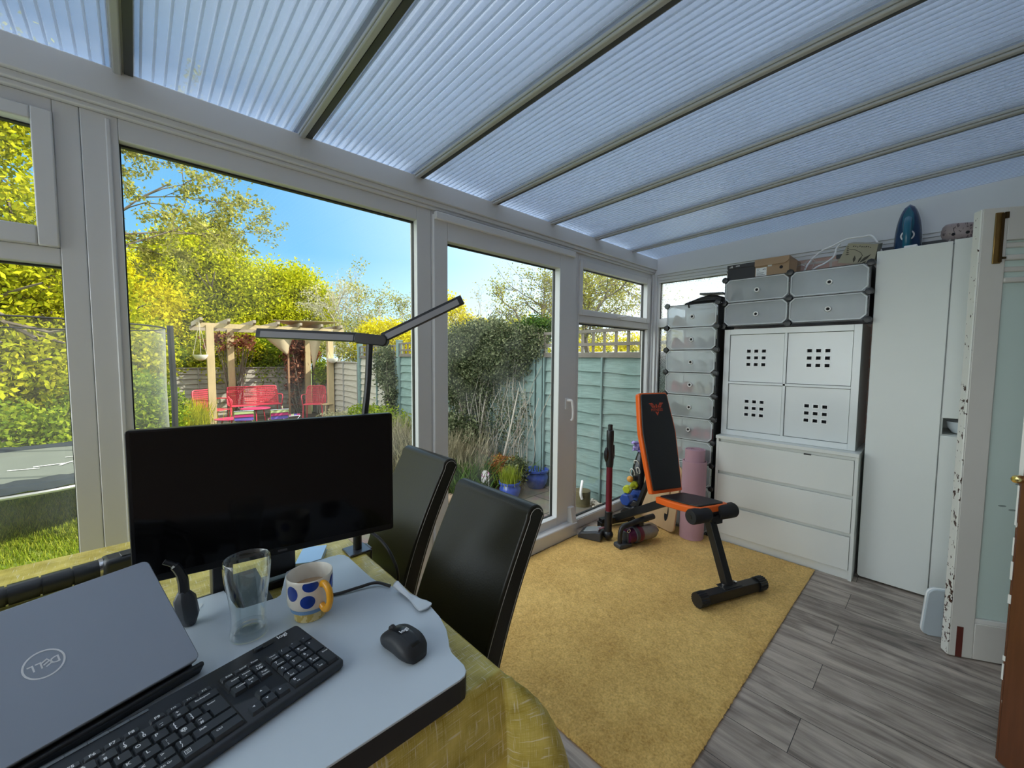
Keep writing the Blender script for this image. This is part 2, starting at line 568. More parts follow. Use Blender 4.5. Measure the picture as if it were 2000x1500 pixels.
# ------------------------------------------------------------------ window wall
def ring(mb, a, b, y0, y1, w, mi=0):
    """rectangular frame: outer a=(x0,z0), b=(x1,z1); w = widths left,right,bottom,top"""
    x0, z0 = a; x1, z1 = b; l, r, bt, t = w
    mb.box((x0, y0, z0), (x0+l, y1, z1), mi); mb.box((x1-r, y0, z0), (x1, y1, z1), mi)
    mb.box((x0+l, y0, z0), (x1-r, y1, z0+bt), mi); mb.box((x0+l, y0, z1-t), (x1-r, y1, z1), mi)
def pane(rt, x0, x1, z0, z1, y=YW+0.040):
    MB().box((x0-0.006, y, z0-0.006), (x1+0.006, y+0.004, z1+0.006)).build('glass_pane', GLASS, rt, world=True, smooth=False)
    g = MB(); ring(g, (x0-0.006, z0-0.006), (x1+0.006, z1+0.006), y-0.008, y+0.012, (0.009, 0.009, 0.009, 0.011))
    g.build('glazing_gasket', GASKET, rt, world=True, smooth=False)
def bead(mb, x0, x1, z0, z1, y0=YW+0.004, y1=YW+0.040, w=0.016):
    """sloping glazing bead round a pane"""
    o = [(x0-w, z0-w), (x1+w, z0-w), (x1+w, z1+w), (x0-w, z1+w)]
    i = [(x0, z0), (x1, z0), (x1, z1), (x0, z1)]
    v = [(p[0], y0, p[1]) for p in o] + [(p[0], y1, p[1]) for p in i] + [(p[0], y1, p[1]) for p in o]
    f = []
    for k in range(4):
        j = (k+1) % 4
        f += [(k, j, 4+j, 4+k), (4+k, 4+j, 8+j, 8+k), (8+k, 8+j, j, k)]
    mb.add(v, f)
Y0, Y1 = YW, YW + 0.07
# left window: top light over a tall pane
w = struct_root('window_1', (-0.85, YW, 0))
mb = MB()
ring(mb, (XL, 0.0), (-0.100, 2.112), Y0, Y1, (0.06, 0.057, 0.10, 0.04))
mb.box((XL+0.06, Y0, 1.612), (-0.157, Y1, 1.664))
bead(mb, XL+0.06+0.016, -0.157-0.001, 0.10+0.016, 1.612-0.001)
mb.build('frame', UPVC, w, world=True, bevel=0.003)
mb = MB(); ring(mb, (XL+0.075, 1.664), (-0.157, 2.072), Y0-0.012, Y1-0.01, (0.05, 0.045, 0.058, 0.040)); bead(mb, XL+0.125, -0.202, 1.722, 2.032, YW-0.008)
mb.build('top_light_sash', UPVC, w, world=True, bevel=0.004)
pane(w, XL+0.076, -0.158, 0.116, 1.611); pane(w, XL+0.125, -0.202, 1.722, 2.032)
# wide fixed pane
w = struct_root('window_2', (0.54, YW, 0))
mb = MB(); ring(mb, (-0.099, 0.0), (1.177, 2.112), Y0-0.002, Y1, (0.087, 0.084, 0.12, 0.07))
mb.box((-0.042, Y0-0.008, 0.0), (-0.030, Y0, 2.10))
bead(mb, -0.012+0.001, 1.093-0.001, 0.121, 2.041)
mb.build('frame', UPVC, w, world=True, bevel=0.003)
pane(w, -0.011, 1.092, 0.121, 2.040)
# patio door
d = struct_root('door_1', (1.79, YW, 0))
mb = MB(); ring(mb, (1.179, 0.0), (2.443, 2.112), Y0, Y1, (0.03, 0.03, 0.03, 0.03)); mb.build('frame', UPVC, d, world=True, bevel=0.003)
mb = MB(); ring(mb, (1.186, 0.06), (2.400, 2.092), Y0-0.016, Y1-0.01, (0.088, 0.180, 0.105, 0.125)); bead(mb, 1.274, 2.220, 0.165, 1.967, YW-0.010)
mb.build('sash', UPVC, d, world=True, bevel=0.004)
pane(d, 1.275, 2.219, 0.166, 1.966)
mb = MB(); mb.box((1.186, Y0-0.040, 2.062), (2.370, Y0-0.016, 2.104)); mb.build('head_board', UPVC, d, world=True, bevel=0.006)
mb = MB(); mb.box((1.20, Y0-0.075, 0.004), (2.395, Y0, 0.105)); mb.build('threshold', UPVC, d, world=True, bevel=0.008)
mb = MB()
mb.prism([(Y0-0.07, 0.100), (Y0-0.016, 0.100), (Y0-0.016, 0.215), (Y0-0.045, 0.215)], 0, 0.05, M=frame((2.340, 0, 0), (0, 1, 0), (0, 0, 1), (1, 0, 0)))
mb.build('threshold_cap', UPVC, d, world=True, bevel=0.004)
h = MB(); h.cbox((2.305, Y0-0.022, 1.0), (0.030, 0.014, 0.085)); hd = h.build('handle_plate', UPVC, d, world=True, bevel=0.004)
h = MB(); h.tube(spline([(2.305, Y0-0.025, 1.025), (2.305, Y0-0.050, 1.028), (2.315, Y0-0.064, 1.020), (2.325, Y0-0.066, 0.97), (2.328, Y0-0.064, 0.90), (2.324, Y0-0.052, 0.878)], 6), [0.010]*18+[0.009]*13, 10)
h.build('handle', UPVC2, d, world=True)
# right window
w = struct_root('window_3', (2.97, YW, 0))
mb = MB(); ring(mb, (2.445, 0.0), (3.56, 2.112), Y0, Y1, (0.02, 0.05, 0.07, 0.04)); mb.box((2.465, Y0, 1.607), (3.51, Y1, 1.660))
bead(mb, 2.478, 3.496, 0.085, 1.600, w=0.012)
mb.build('frame', UPVC, w, world=True, bevel=0.003)
mb = MB(); ring(mb, (2.458, 1.660), (3.512, 2.072), Y0-0.012, Y1-0.01, (0.035, 0.055, 0.045, 0.055)); bead(mb, 2.493, 3.457, 1.705, 2.017, YW-0.008, w=0.010)
mb.build('top_light_sash', UPVC, w, world=True, bevel=0.004)
pane(w, 2.478, 3.496, 0.086, 1.598); pane(w, 2.494, 3.456, 1.706, 2.016)
mb = MB(); mb.cbox((2.98, Y0-0.02, 1.678), (0.05, 0.012, 0.016)); mb.tube([(2.98, Y0-0.03, 1.68), (3.01, Y0-0.036, 1.682), (3.07, Y0-0.034, 1.690)], 0.007, 8)
mb.build('handle', UPVC2, w, world=True)
# corner post and obscured end window
struct(MB().box((3.558, YW-0.045, 0.0), (XE+0.09, YW+0.075, 2.112)).box((3.545, YW-0.02, 0.0), (3.558, YW, 2.112)), 'trim_4', UPVC, bevel=0.004)
w = struct_root('window_4', (XE, 1.55, 0))
def ringx(mb, y0, y1, z0, z1, x0, x1, wd):
    mb.box((x0, y0, z0), (x1, y0+wd, z1)); mb.box((x0, y1-wd, z0), (x1, y1, z1))
    mb.box((x0, y0+wd, z0), (x1, y1-wd, z0+wd)); mb.box((x0, y0+wd, z1-wd), (x1, y1-wd, z1))
mb = MB(); ringx(mb, 1.20, 1.862, 0.0, 2.055, XE, XE+0.07, 0.02); mb.box((XE, 1.22, 1.625), (XE+0.07, 1.842, 1.705)); mb.box((XE, 1.22, 0.02), (XE+0.07, 1.842, 0.10))
mb.build('frame', UPVC, w, world=True, bevel=0.003)
OBSC = haze_mat('obscured_glass', (0.99, 0.995, 1.0), 0.62, 0.02, 1.0, 0.15, spots=110)
for z0, z1 in ((1.706, 2.034), (0.101, 1.624)):
    MB().box((XE+0.035, 1.216, z0-0.004), (XE+0.039, 1.846, z1+0.004)).build('glass_pane', OBSC, w, world=True, smooth=False)
    g = MB(); ringx(g, 1.214, 1.848, z0-0.006, z1+0.006, XE+0.026, XE+0.048, 0.010); g.build('glazing_gasket', GASKET, w, world=True, smooth=False)
# left end of the lean-to: the same kind of glazed frame
w = struct_root('window_5', (XL, 0.6, 0))
mb = MB(); ringx(mb, YH, YW-0.02, 0.0, 2.24, XL-0.07, XL, 0.09); mb.box((XL-0.07, 0.55, 0.09), (XL, 0.65, 2.15)); mb.build('frame', UPVC, w, world=True, bevel=0.003)
for a, b in ((YH+0.09, 0.55), (0.65, YW-0.11)):
    MB().box((XL-0.036, a, 0.09), (XL-0.032, b, 2.15)).build('glass_pane', GLASS, w, world=True, smooth=False)
mb = MB(); v = []
for x in (XL-0.07, XL): v += [(x, YH, 2.24), (x, YW-0.02, 2.24), (x, YW-0.02, zroof(YW)+0.03), (x, YH, zroof(YH)+0.03)]
mb.add(v, [(0, 1, 2, 3), (7, 6, 5, 4), (0, 4, 5, 1), (1, 5, 6, 2), (2, 6, 7, 3), (3, 7, 4, 0)])
struct(mb, 'trim_5', UPVC)

# ------------------------------------------------------------------ old French doors into the house
def paint_mat(name, base, under, amount, scale=40, rough=0.45, zlo=None):
    m, nt, out = new_mat(name)
    p = N(nt, 'ShaderNodeBsdfPrincipled'); p.inputs['Roughness'].default_value = rough
    tc = N(nt, 'ShaderNodeTexCoord')
    mp = N(nt, 'ShaderNodeMapping'); mp.inputs['Scale'].default_value = (1, 1, 0.55)
    nt.links.new(tc.outputs['Object'], mp.inputs[0])
    n = N(nt, 'ShaderNodeTexNoise', i_Scale=scale, i_Detail=3.0, i_Roughness=0.6)
    nt.links.new(mp.outputs[0], n.inputs['Vector'])
    n2 = N(nt, 'ShaderNodeTexNoise', i_Scale=3.0)
    nt.links.new(tc.outputs['Object'], n2.inputs['Vector'])
    ad = N(nt, 'ShaderNodeMath', operation='MULTIPLY_ADD'); ad.inputs[1].default_value = 0.35
    nt.links.new(n2.outputs['Fac'], ad.inputs[0]); nt.links.new(n.outputs['Fac'], ad.inputs[2])
    gt = N(nt, 'ShaderNodeMath', operation='GREATER_THAN'); gt.inputs[1].default_value = amount
    if zlo:
        sz = N(nt, 'ShaderNodeSeparateXYZ'); nt.links.new(tc.outputs['Object'], sz.inputs[0])
        th = N(nt, 'ShaderNodeMath', operation='MULTIPLY_ADD'); th.inputs[1].default_value = zlo; th.inputs[2].default_value = amount
        nt.links.new(sz.outputs[2], th.inputs[0]); nt.links.new(th.outputs[0], gt.inputs[1])
    nt.links.new(ad.outputs[0], gt.inputs[0])
    mx = N(nt, 'ShaderNodeMix', data_type='RGBA')
    mx.inputs[6].default_value = rgba(base); mx.inputs[7].default_value = rgba(under)
    nt.links.new(gt.outputs[0], mx.inputs[0]); nt.links.new(mx.outputs[2], p.inputs['Base Color'])
    nt.links.new(p.outputs[0], out.inputs[0])
    return m
OLDW = mat('old_white_gloss_paint', (0.60, 0.58, 0.53), 0.42, var=0.05, scale=5)
FLAKE = paint_mat('flaking_white_paint', (0.74, 0.73, 0.68), (0.05, 0.018, 0.010), 0.70, 60, zlo=0.085)
FLAKE2 = paint_mat('flaking_stained_edge', (0.13, 0.045, 0.018), (0.74, 0.73, 0.68), 0.78, 30)
STAIN = mat('brown_wood_stain', (0.125, 0.042, 0.016), 0.38, var=0.35, scale=6, stretch=(14, 14, 1))
BRASS = mat('aged_brass', (0.26, 0.17, 0.06), 0.35, 0.9, var=0.35, scale=30)
FROST = haze_mat('frosted_door_glass', (0.74, 0.85, 0.80), 0.10, 1.0, 0.25, 0.35)
def old_door(name, E, D, face_side, mats_face, edge_mat, glass):
    """leaf with its free edge at E (x,y), running along D towards its hinges; local x = along the leaf, y = away from the seen face"""
    D = Vector((D[0], D[1], 0)).normalized()
    nrm = Vector((D.y, -D.x, 0)) * face_side
    M = frame((E[0], E[1], 0.006), D, nrm, (0, 0, 1))
    rt = struct_root(name, (E[0], E[1], 0))
    T, W, H = 0.044, 0.745, 1.966
    st = 0.088
    def bx(mb, x0, x1, z0, z1, y0=0.0, y1=T):
        mb.box((x0, y0, z0), (x1, y1, z1), 0, M)
    mb = MB(); bx(mb, 0.006, st, 0, H); bx(mb, W-st, W, 0, H); bx(mb, st, W-st, 0, 0.165); bx(mb, st, W-st, H-0.135, H)
    mb.build('leaf_frame', mats_face, rt, world=True, bevel=0.003)
    mb = MB(); bx(mb, 0.0, 0.0075, 0.002, H-0.002, 0.001, T-0.001); mb.build('leaf_edge', edge_mat, rt, world=True, bevel=0.003)
    mb = MB(); bx(mb, st-0.004, W-st+0.004, 0.165-0.004, H-0.131, 0.018, 0.024); mb.build('glass_pane', glass, rt, world=True, smooth=False)
    return rt, M, bx, st, W, H
rt, M, bx, st, W, H = old_door('door_2', (2.636, -0.071), (0.48, -0.877), -1, OLDW, FLAKE, FROST)
mb = MB(); bx(mb, st-0.006, st+0.006, 0.165, H-0.135, 0.010, 0.018); bx(mb, st, W-st, 0.165, 0.185, 0.004, 0.018); mb.build('glazing_bead', mat('white_bead_paint', (0.75, 0.74, 0.70), 0.3), rt, world=True, bevel=0.002)
mb = MB()
for z in (1.655, 1.700, 1.748, 1.800):
    bx(mb, st, W-st, z, z+0.022, -0.002 if z in (1.655, 1.748) else 0.006, 0.02)
mb.build('moulding_reflection', OLDW, rt, world=True, bevel=0.005)  # raised bars stand in for moulding strips reflected in the pane
mb = MB(); bx(mb, 0.045, 0.072, 1.735, 1.945, -0.004, 0.002); b0 = mb.build('flush_bolt', BRASS, rt, world=True, bevel=0.002)
mb = MB(); bx(mb, 0.063, 0.071, 1.74, 1.94, -0.010, -0.003); bx(mb, 0.071, 0.082, 1.752, 1.760, -0.014, -0.004); bx(mb, 0.073, 0.084, 1.918, 1.944, -0.010, -0.003)
mb.build('bolt_rod', mat('dark_brass', (0.07, 0.045, 0.02), 0.4, 0.8), b0, world=True)
mb = MB(); bx(mb, 0.028, 0.050, 0.0, 0.140, -0.0015, 0.001); mb.build('bare_strip', mat('red_brown_primer', (0.10, 0.018, 0.012), 0.5), rt, world=True, smooth=False)
SMUDGE = mat('grey_smudge', (0.25, 0.31, 0.29), 0.6)
mb = MB()
for x, z in ((0.205, 0.80), (0.155, 0.70), (0.190, 0.685)):
    mb.add([(a, 0.0172, b) for a, b in circ(0.014, 12, x, z, 0.3)], [tuple(range(12))], 0, M)
mb.build('paint_mark', SMUDGE, rt, world=True, smooth=False)
rt, M, bx, st, W, H = old_door('door_3', (2.05, -0.178), (-0.69, -0.72), -1, STAIN, FLAKE2, FROST)
mb = MB(); bx(mb, st-0.010, st+0.004, 0.165, H-0.135, -0.004, 0.018); mb.build('glazing_bead', STAIN, rt, world=True, bevel=0.002)
mb = MB()
for z0, z1, x1 in ((0.955, 1.9, 0.012), (0.62, 0.68, 0.006), (0.54, 0.57, 0.008), (0.70, 0.76, 0.004), (0.345, 0.362, 0.007), (0.28, 0.335, 0.005), (0.80, 0.93, 0.005)):
    bx(mb, 0.0, x1, z0, z1, -0.0012, 0.0)
mb.build('paint_flakes', mat('white_paint_remnant', (0.78, 0.77, 0.73), 0.4), rt, world=True, smooth=False)
k = MB(); k.lathe([(0.0105, 0.0), (0.0105, 0.016), (0.013, 0.020), (0.013, 0.034), (0.010, 0.040), (0.004, 0.042)], 16, 0, frame((2.030, -0.190, 0.963), (0, 0, 1), (0.6, 0.8, 0), (-0.80, 0.60, 0)))
k.build('door_handle', mat('polished_brass', (0.75, 0.60, 0.28), 0.2, 1.0), rt, world=True)

# ------------------------------------------------------------------ rug
def rug_material():
    m, nt, out = new_mat('mustard_carpet')
    p = N(nt, 'ShaderNodeBsdfPrincipled'); p.inputs['Roughness'].default_value = 0.95; p.inputs['Sheen Weight'].default_value = 0.15
    tc = N(nt, 'ShaderNodeTexCoord')
    a = N(nt, 'ShaderNodeTexNoise', i_Scale=120.0, i_Detail=3.0); b = N(nt, 'ShaderNodeTexNoise', i_Scale=3.5, i_Detail=4.0)
    c = N(nt, 'ShaderNodeTexNoise', i_Scale=30.0, i_Detail=4.0)
    for n in (a, b, c): nt.links.new(tc.outputs['Object'], n.inputs['Vector'])
    r = N(nt, 'ShaderNodeValToRGB'); e = r.color_ramp.elements
    e[0].position = 0.30; e[0].color = (0.44, 0.235, 0.04, 1); e[1].position = 0.70; e[1].color = (0.98, 0.66, 0.21, 1)
    s = N(nt, 'ShaderNodeMath', operation='MULTIPLY_ADD'); s.inputs[1].default_value = 0.45
    nt.links.new(a.outputs['Fac'], s.inputs[0])
    s2 = N(nt, 'ShaderNodeMath', operation='MULTIPLY_ADD'); s2.inputs[1].default_value = 0.30
    nt.links.new(b.outputs['Fac'], s2.inputs[0])
    s3 = N(nt, 'ShaderNodeMath', operation='MULTIPLY'); s3.inputs[1].default_value = 0.25
    nt.links.new(c.outputs['Fac'], s3.inputs[0])
    nt.links.new(s3.outputs[0], s2.inputs[2]); nt.links.new(s2.outputs[0], s.inputs[2])
    nt.links.new(s.outputs[0], r.inputs[0]); nt.links.new(r.outputs[0], p.inputs['Base Color'])
    bm = N(nt, 'ShaderNodeBump', i_Strength=0.6, i_Distance=0.006)
    nt.links.new(a.outputs['Fac'], bm.inputs['Height']); nt.links.new(bm.outputs[0], p.inputs['Normal'])
    nt.links.new(p.outputs[0], out.inputs[0])
    return m
mb = MB()
rx0, rx1, ry0, ry1 = 1.062, 3.095, 0.497, YW-0.078
nx, ny = 240, 165
rr = np.random.default_rng(3).normal(0, 0.0011, (ny+1, nx+1))
def rugf(u, v):
    i, j = round(u*nx), round(v*ny)
    e = min(u*(rx1-rx0), (1-u)*(rx1-rx0), v*(ry1-ry0), (1-v)*(ry1-ry0))
    return (rx0+u*(rx1-rx0)+(rr[j, i]*1.2), ry0+v*(ry1-ry0)+rr[j, i]*1.2, 0.0135+rr[j, i] - 0.006*math.exp(-e*160))
mb.grid(rugf, nx, ny)
mb.box((rx0+0.002, ry0+0.002, 0.0), (rx1-0.002, ry1-0.002, 0.008))
tag(mb.build('rug', rug_material()), 'mustard yellow carpet piece lying on the grey laminate floor', 'rug')
# ------------------------------------------------------------------ chest of drawers
XD = 3.100
t = thing('chest_of_drawers', 'white three drawer chest standing on the floor under the cube cabinet', 'chest of drawers', (XD, 0.72, 0))
mb = MB()
mb.box((XD+0.004, 0.32, 0.0), (XE-0.006, 0.338, 0.756)); mb.box((XD+0.004, 1.102, 0.0), (XE-0.006, 1.12, 0.756))
mb.box((XD+0.016, 0.338, 0.0), (XD+0.032, 1.102, 0.058)); mb.box((XE-0.02, 0.338, 0.0), (XE-0.008, 1.102, 0.756))
mb.box((XD+0.03, 0.338, 0.04), (XE-0.02, 1.102, 0.056))
mb.build('carcass', WHITE, t, world=True, bevel=0.0015)
MB().box((XD-0.006, 0.318, 0.757), (XE-0.006, 1.122, 0.780)).build('top', WHITE, t, world=True, bevel=0.002)
for k, (z0, z1) in enumerate(((0.062, 0.268), (0.290, 0.500), (0.522, 0.735))):
    mb = MB(); mb.box((XD, 0.3395, z0), (XD+0.018, 1.1005, z1)); mb.box((XD+0.018, 0.36, z0+0.02), (XE-0.05, 1.08, z1-0.04))
    mb.box((XD+0.024, 0.3395, z1-0.004), (XD+0.04, 1.1005, z1+0.018))
    dr = mb.build('drawer', WHITE, t, world=True, bevel=0.0015)
    if k == 2:
        MB().box((XD-0.003, 0.550, 0.7305), (XD+0.012, 0.588, 0.7375)).build('pull_tab', BLACKP, dr, world=True)
    if k == 0:
        MB().box((XD-0.002, 0.978, 0.2655), (XD+0.010, 0.994, 0.2705)).build('pull_tab', BLACKP, dr, world=True)

# ------------------------------------------------------------------ cube cabinet with four punched doors
XK = 3.175
t = thing('cube_cabinet', 'white two by two cube cabinet with punched doors on the chest of drawers', 'cabinet', (XK, 0.7325, 0.78))
ya, yb, za, zb = 0.3475, 1.1175, 0.781, 1.549
mb = MB()
x1 = XK + 0.39
mb.box((XK, ya, za), (x1, ya+0.038, zb)); mb.box((XK, yb-0.038, za), (x1, yb, zb)); mb.box((XK, ya+0.038, za), (x1, yb-0.038, za+0.038)); mb.box((XK, ya+0.038, zb-0.038), (x1, yb-0.038, zb))
ym, zm = (ya+yb)/2, (za+zb)/2
mb.box((XK+0.001, ym-0.008, za+0.038), (x1, ym+0.008, zb-0.038)); mb.box((XK+0.001, ya+0.038, zm-0.008), (x1, yb-0.038, zm+0.008))
mb.box((x1-0.006, ya+0.038, za+0.038), (x1, yb-0.038, zb-0.038))
mb.build('carcass', WHITE2, t, world=True, bevel=0.0015)
HOLE_SHADE = mat('painted_hole_shade', (0.01, 0.01, 0.013), 0.9)  # near-black colour painted as the shade inside holes
WRIM = mat('white_rim', (0.86, 0.87, 0.87), 0.3)
def punched_door(y0, y1, z0, z1, hy, hz):
    ys = sorted([y0, y1] + [c+s for c in hy for s in (-0.0125, 0.0125)])
    zs = sorted([z0, z1] + [c+s for c in hz for s in (-0.0105, 0.0105)])
    mb = MB()
    for i in range(len(ys)-1):
        for j in range(len(zs)-1):
            if i % 2 == 1 and j % 2 == 1:
                continue
            mb.box((XK+0.010, ys[i], zs[j]), (XK+0.026, ys[i+1], zs[j+1]))
    d = mb.build('door', WHITE2, t, world=True, smooth=False)
    for c in hy:
        for e in hz:
            mb = MB()
            for q in (((-0.0165, -0.0145), (0.0165, -0.0105)), ((-0.0165, 0.0105), (0.0165, 0.0145)), ((-0.0165, -0.0105), (-0.0125, 0.0105)), ((0.0125, -0.0105), (0.0165, 0.0105))):
                mb.box((XK+0.0075, c+q[0][0], e+q[0][1]), (XK+0.0105, c+q[1][0], e+q[1][1]))
            mb.build('hole_rim', WRIM, d, world=True)
for (y0, y1, cy) in ((ya+0.041, ym-0.011, 0.555), (ym+0.011, yb-0.041, 0.908)):
    for (z0, z1, cz) in ((za+0.041, zm-0.011, 0.988), (zm+0.011, zb-0.041, 1.345)):
        punched_door(y0, y1, z0, z1, [cy-0.047, cy, cy+0.047], [cz-0.047, cz, cz+0.047])
MB().box((XK+0.03, ya+0.04, za+0.04), (XK+0.034, yb-0.04, zb-0.04)).build('hole_shade_sheet', HOLE_SHADE, t, world=True, smooth=False)  # black sheet paints the shade seen through the punched holes

# ------------------------------------------------------------------ modular shoe racks with frosted flap doors
FROSTD = haze_mat('frosted_flap', (0.88, 0.91, 0.93), 0.70, 1.0, 0.4, 0.22)
LIP = haze_mat('frosted_lip', (0.90, 0.93, 0.95), 0.32, 1.0, 0.5, 0.2)
SIDEP = haze_mat('clear_side_sheet', (0.94, 0.95, 0.95), 0.86, 0.5, 0.7, 0.25)
WHITEP = mat('white_plastic', (0.82, 0.82, 0.82), 0.3)
MILKY = mat('milky_back_sheet', (0.88, 0.88, 0.88), 0.5)  # whitened so the back bounces light into the wide rack
MILKS = haze_mat('milky_shelf_sheet', (0.97, 0.97, 0.97), 0.55, 0.5, 0.7, 0.25)  # whitened so the shelves pass light on inside the racks
GAPSHADE = mat('gap_shade_sheet', (0.02, 0.022, 0.024), 0.4)  # black puts the shade of the gap beside the rack into the sheet
SIDEB = haze_mat('grey_back_sheet', (0.80, 0.83, 0.83), 0.30, 0.8, 0.5, 0.25)
def octa(y0, y1, z0, z1, c):
    return [(y0+c, z0), (y1-c, z0), (y1, z0+c), (y1, z1-c), (y1-c, z1), (y0+c, z1), (y0, z1-c), (y0, z0+c)]
# outlines live in (y,z); extrude them along +x
YZ = Matrix(((0, 0, 1, 0), (1, 0, 0, 0), (0, 1, 0, 0), (0, 0, 0, 1)))
def rack(name, label, x, y0, y1, cols, z0, z1, rows, depth, grey=()):
    t = thing(name, label, 'shoe rack', (x, (y0+y1)/2, z0))
    cw, rh = (y1-y0)/cols, (z1-z0)/rows
    for c in range(cols+1):
        y = y0 + c*cw
        MB().box((x+0.012, y-0.001, z0), (x+depth, y+0.001, z1)).build('side_sheet', GAPSHADE if c == 0 else SIDEP, t, world=True, smooth=False)
    for r in range(rows+1):
        z = z0 + r*rh
        MB().box((x+0.012, y0, z-0.001), (x+depth, y1, z+0.001)).build('shelf_sheet', MILKS, t, world=True, smooth=False)
    MB().box((x+depth-0.001, y0, z0), (x+depth+0.001, y1, z1)).build('back_sheet', SIDEB if cols == 1 else MILKY, t, world=True, smooth=False)
    mb = MB()
    for c in range(cols+1):
        for xx in (x+0.014, x+depth):
            mb.cbox((xx, y0+c*cw, (z0+z1)/2), (0.006, 0.006, z1-z0))
    for r in range(rows+1):
        for xx in (x+0.014, x+depth):
            mb.cbox((xx, (y0+y1)/2, z0+r*rh), (0.006, y1-y0, 0.006))
    mb.build('wire_frame', BLACKP, t, world=True)
    for c in range(cols):
        for r in range(rows):
            a, b, e, f = y0+c*cw+0.006, y0+(c+1)*cw-0.006, z0+r*rh+0.004, z0+(r+1)*rh-0.004
            mb = MB(); mb.prism(octa(a, b, e, f, 0.026), x+0.002, x+0.0035, M=YZ)
            d = mb.build('flap_door', FROSTD, t, world=True, smooth=False)
            o, i = octa(a, b, e, f, 0.026), octa(a+0.007, b-0.007, e+0.007, f-0.007, 0.023)
            mb = MB(); v = [(x-0.003, *p) for p in o] + [(x-0.003, *p) for p in i] + [(x+0.002, *p) for p in i] + [(x+0.006, *p) for p in o]
            ff = []
            for k in range(8):
                j = (k+1) % 8
                ff += [(k, j, 8+j, 8+k), (8+k, 8+j, 16+j, 16+k), (24+k, 24+j, j, k)]
            mb.add(v, ff); mb.build('flap_lip', LIP, d, world=True, smooth=False)
            yc, zc = (a+b)/2 - 0.01, e + (f-e)*0.46
            mb = MB(); K = frame((x-0.004, yc, zc), (0, 1, 0), (0, 0, 1), (1, 0, 0))
            mb.lathe([(0.0095, 0.006), (0.0095, -0.003), (0.0150, -0.004), (0.0175, 0.0), (0.0175, 0.006)], 18, 0, K, False, False)
            mb.add([(0.0095*math.cos(2*PI*q/16), 0.0095*math.sin(2*PI*q/16), 0.002) for q in range(16)], [tuple(range(16))], 1, K)  # black disc painted as the shade in the ring's opening
            mb.build('pull_ring', [WHITEP, HOLE_SHADE], d, world=True)
    GREYC = mat('grey_connector', (0.16, 0.18, 0.17), 0.5)
    for c in range(cols+1):
        for r in range(rows+1):
            y, z = y0+c*cw, z0+r*rh
            mb = MB()
            mb.lathe([(0.008, -0.013), (0.019, -0.011), (0.022, -0.003), (0.022, 0.010), (0.014, 0.016)], 8, 0, frame((x+0.004, y, z), (0, 1, 0), (0, 0, 1), (1, 0, 0)))
            mb.cbox((x+0.012, y, z), (0.02, 0.030, 0.030))
            mb.build('connector', GREYC if (c, r) in grey else BLACKP, t, world=True)
    return t, cw, rh
RA = (3.100, 1.146, 1.528, 1, 0.022, 1.748, 10, 0.34)
RB = (3.150, 0.325, 1.120, 2, 1.572, 1.902, 2, 0.35)
_, cwA, rhA = rack('shoe_rack', 'tall narrow shoe rack with frosted flap doors beside the obscured window', *RA, grey={(1, 10)})
_, cwB, rhB = rack('shoe_rack', 'wide two by two shoe rack with frosted flap doors on top of the cube cabinet', *RB)
# little feet carry the racks
SHOEC = {'red': (0.75, 0.05, 0.06), 'white': (0.78, 0.77, 0.72), 'coral': (0.85, 0.18, 0.10), 'pink': (0.85, 0.12, 0.20), 'cream': (0.78, 0.66, 0.45), 'grey': (0.16, 0.18, 0.20), 'navy': (0.05, 0.07, 0.16), 'black': (0.02, 0.022, 0.025), 'tan': (0.45, 0.28, 0.14), 'rust': (0.55, 0.13, 0.08)}
SM = {k: mat('shoe_' + k, c, 0.55, var=0.12, scale=20) for k, c in SHOEC.items()}
SOLE = mat('pale_sole', (0.62, 0.60, 0.55), 0.6)
def shoe(col, loc, label, group, rz=0.0, s=1.0, heel=False):
    """toe points along +x, heel end towards the flap"""
    t = thing('shoe', label, 'shoe', loc, rz, group)
    rings = []
    L = 0.25*s
    for k in range(11):
        q = k/10
        w = 0.034*s*(0.75+0.45*math.sin(PI*min(1, q*0.95+0.1)))*(1 if q < 0.8 else math.sqrt(max(0.05, 1-((q-0.8)/0.2)**2*0.9)))
        w *= 0.6 if k == 0 else 1
        hgt = s*(0.098-0.052*min(1, max(0, (q-0.18)/0.5)))*(0.9 if k == 0 else 1)*(1 if q < 0.85 else 1-0.5*((q-0.85)/0.15))
        rings.append([(L*q, w*math.cos(a)*(0.62 if math.sin(a) > 0.5 else 1), 0.020*s+hgt*max(0, math.sin(a))*0.86 if math.sin(a) > 0 else 0.020*s) for a in [2*PI*i/14 for i in range(14)]])
    MB().loft(rings).build('upper', SM[col], t, ang=60)
    mb = MB(); mb.prism([(L*0.5+L*0.51*math.cos(a), 0.042*s*math.sin(a)*(1.1 if math.cos(a) > 0 else 0.85)) for a in [2*PI*i/20 for i in range(20)]], 0.0, 0.024*s)
    mb.build('sole', SOLE, t, bevel=0.003)
    return t
ordn = ['bottom', 'second', 'third', 'fourth', 'fifth', 'sixth', 'seventh', 'eighth', 'ninth', 'top']
cols = {9: ['tan', 'cream'], 8: ['rust', 'rust', 'grey', 'black'], 7: ['white', 'white', 'white', 'white'], 6: ['red', 'red', 'cream', 'cream'], 5: ['grey', 'white'], 4: ['black', 'grey', 'pink', 'pink'], 3: ['coral', 'cream', 'white']}
places = {1: [''], 2: ['left', 'right'], 3: ['left', 'middle', 'right'], 4: ['far left', 'second from left', 'second from right', 'far right']}
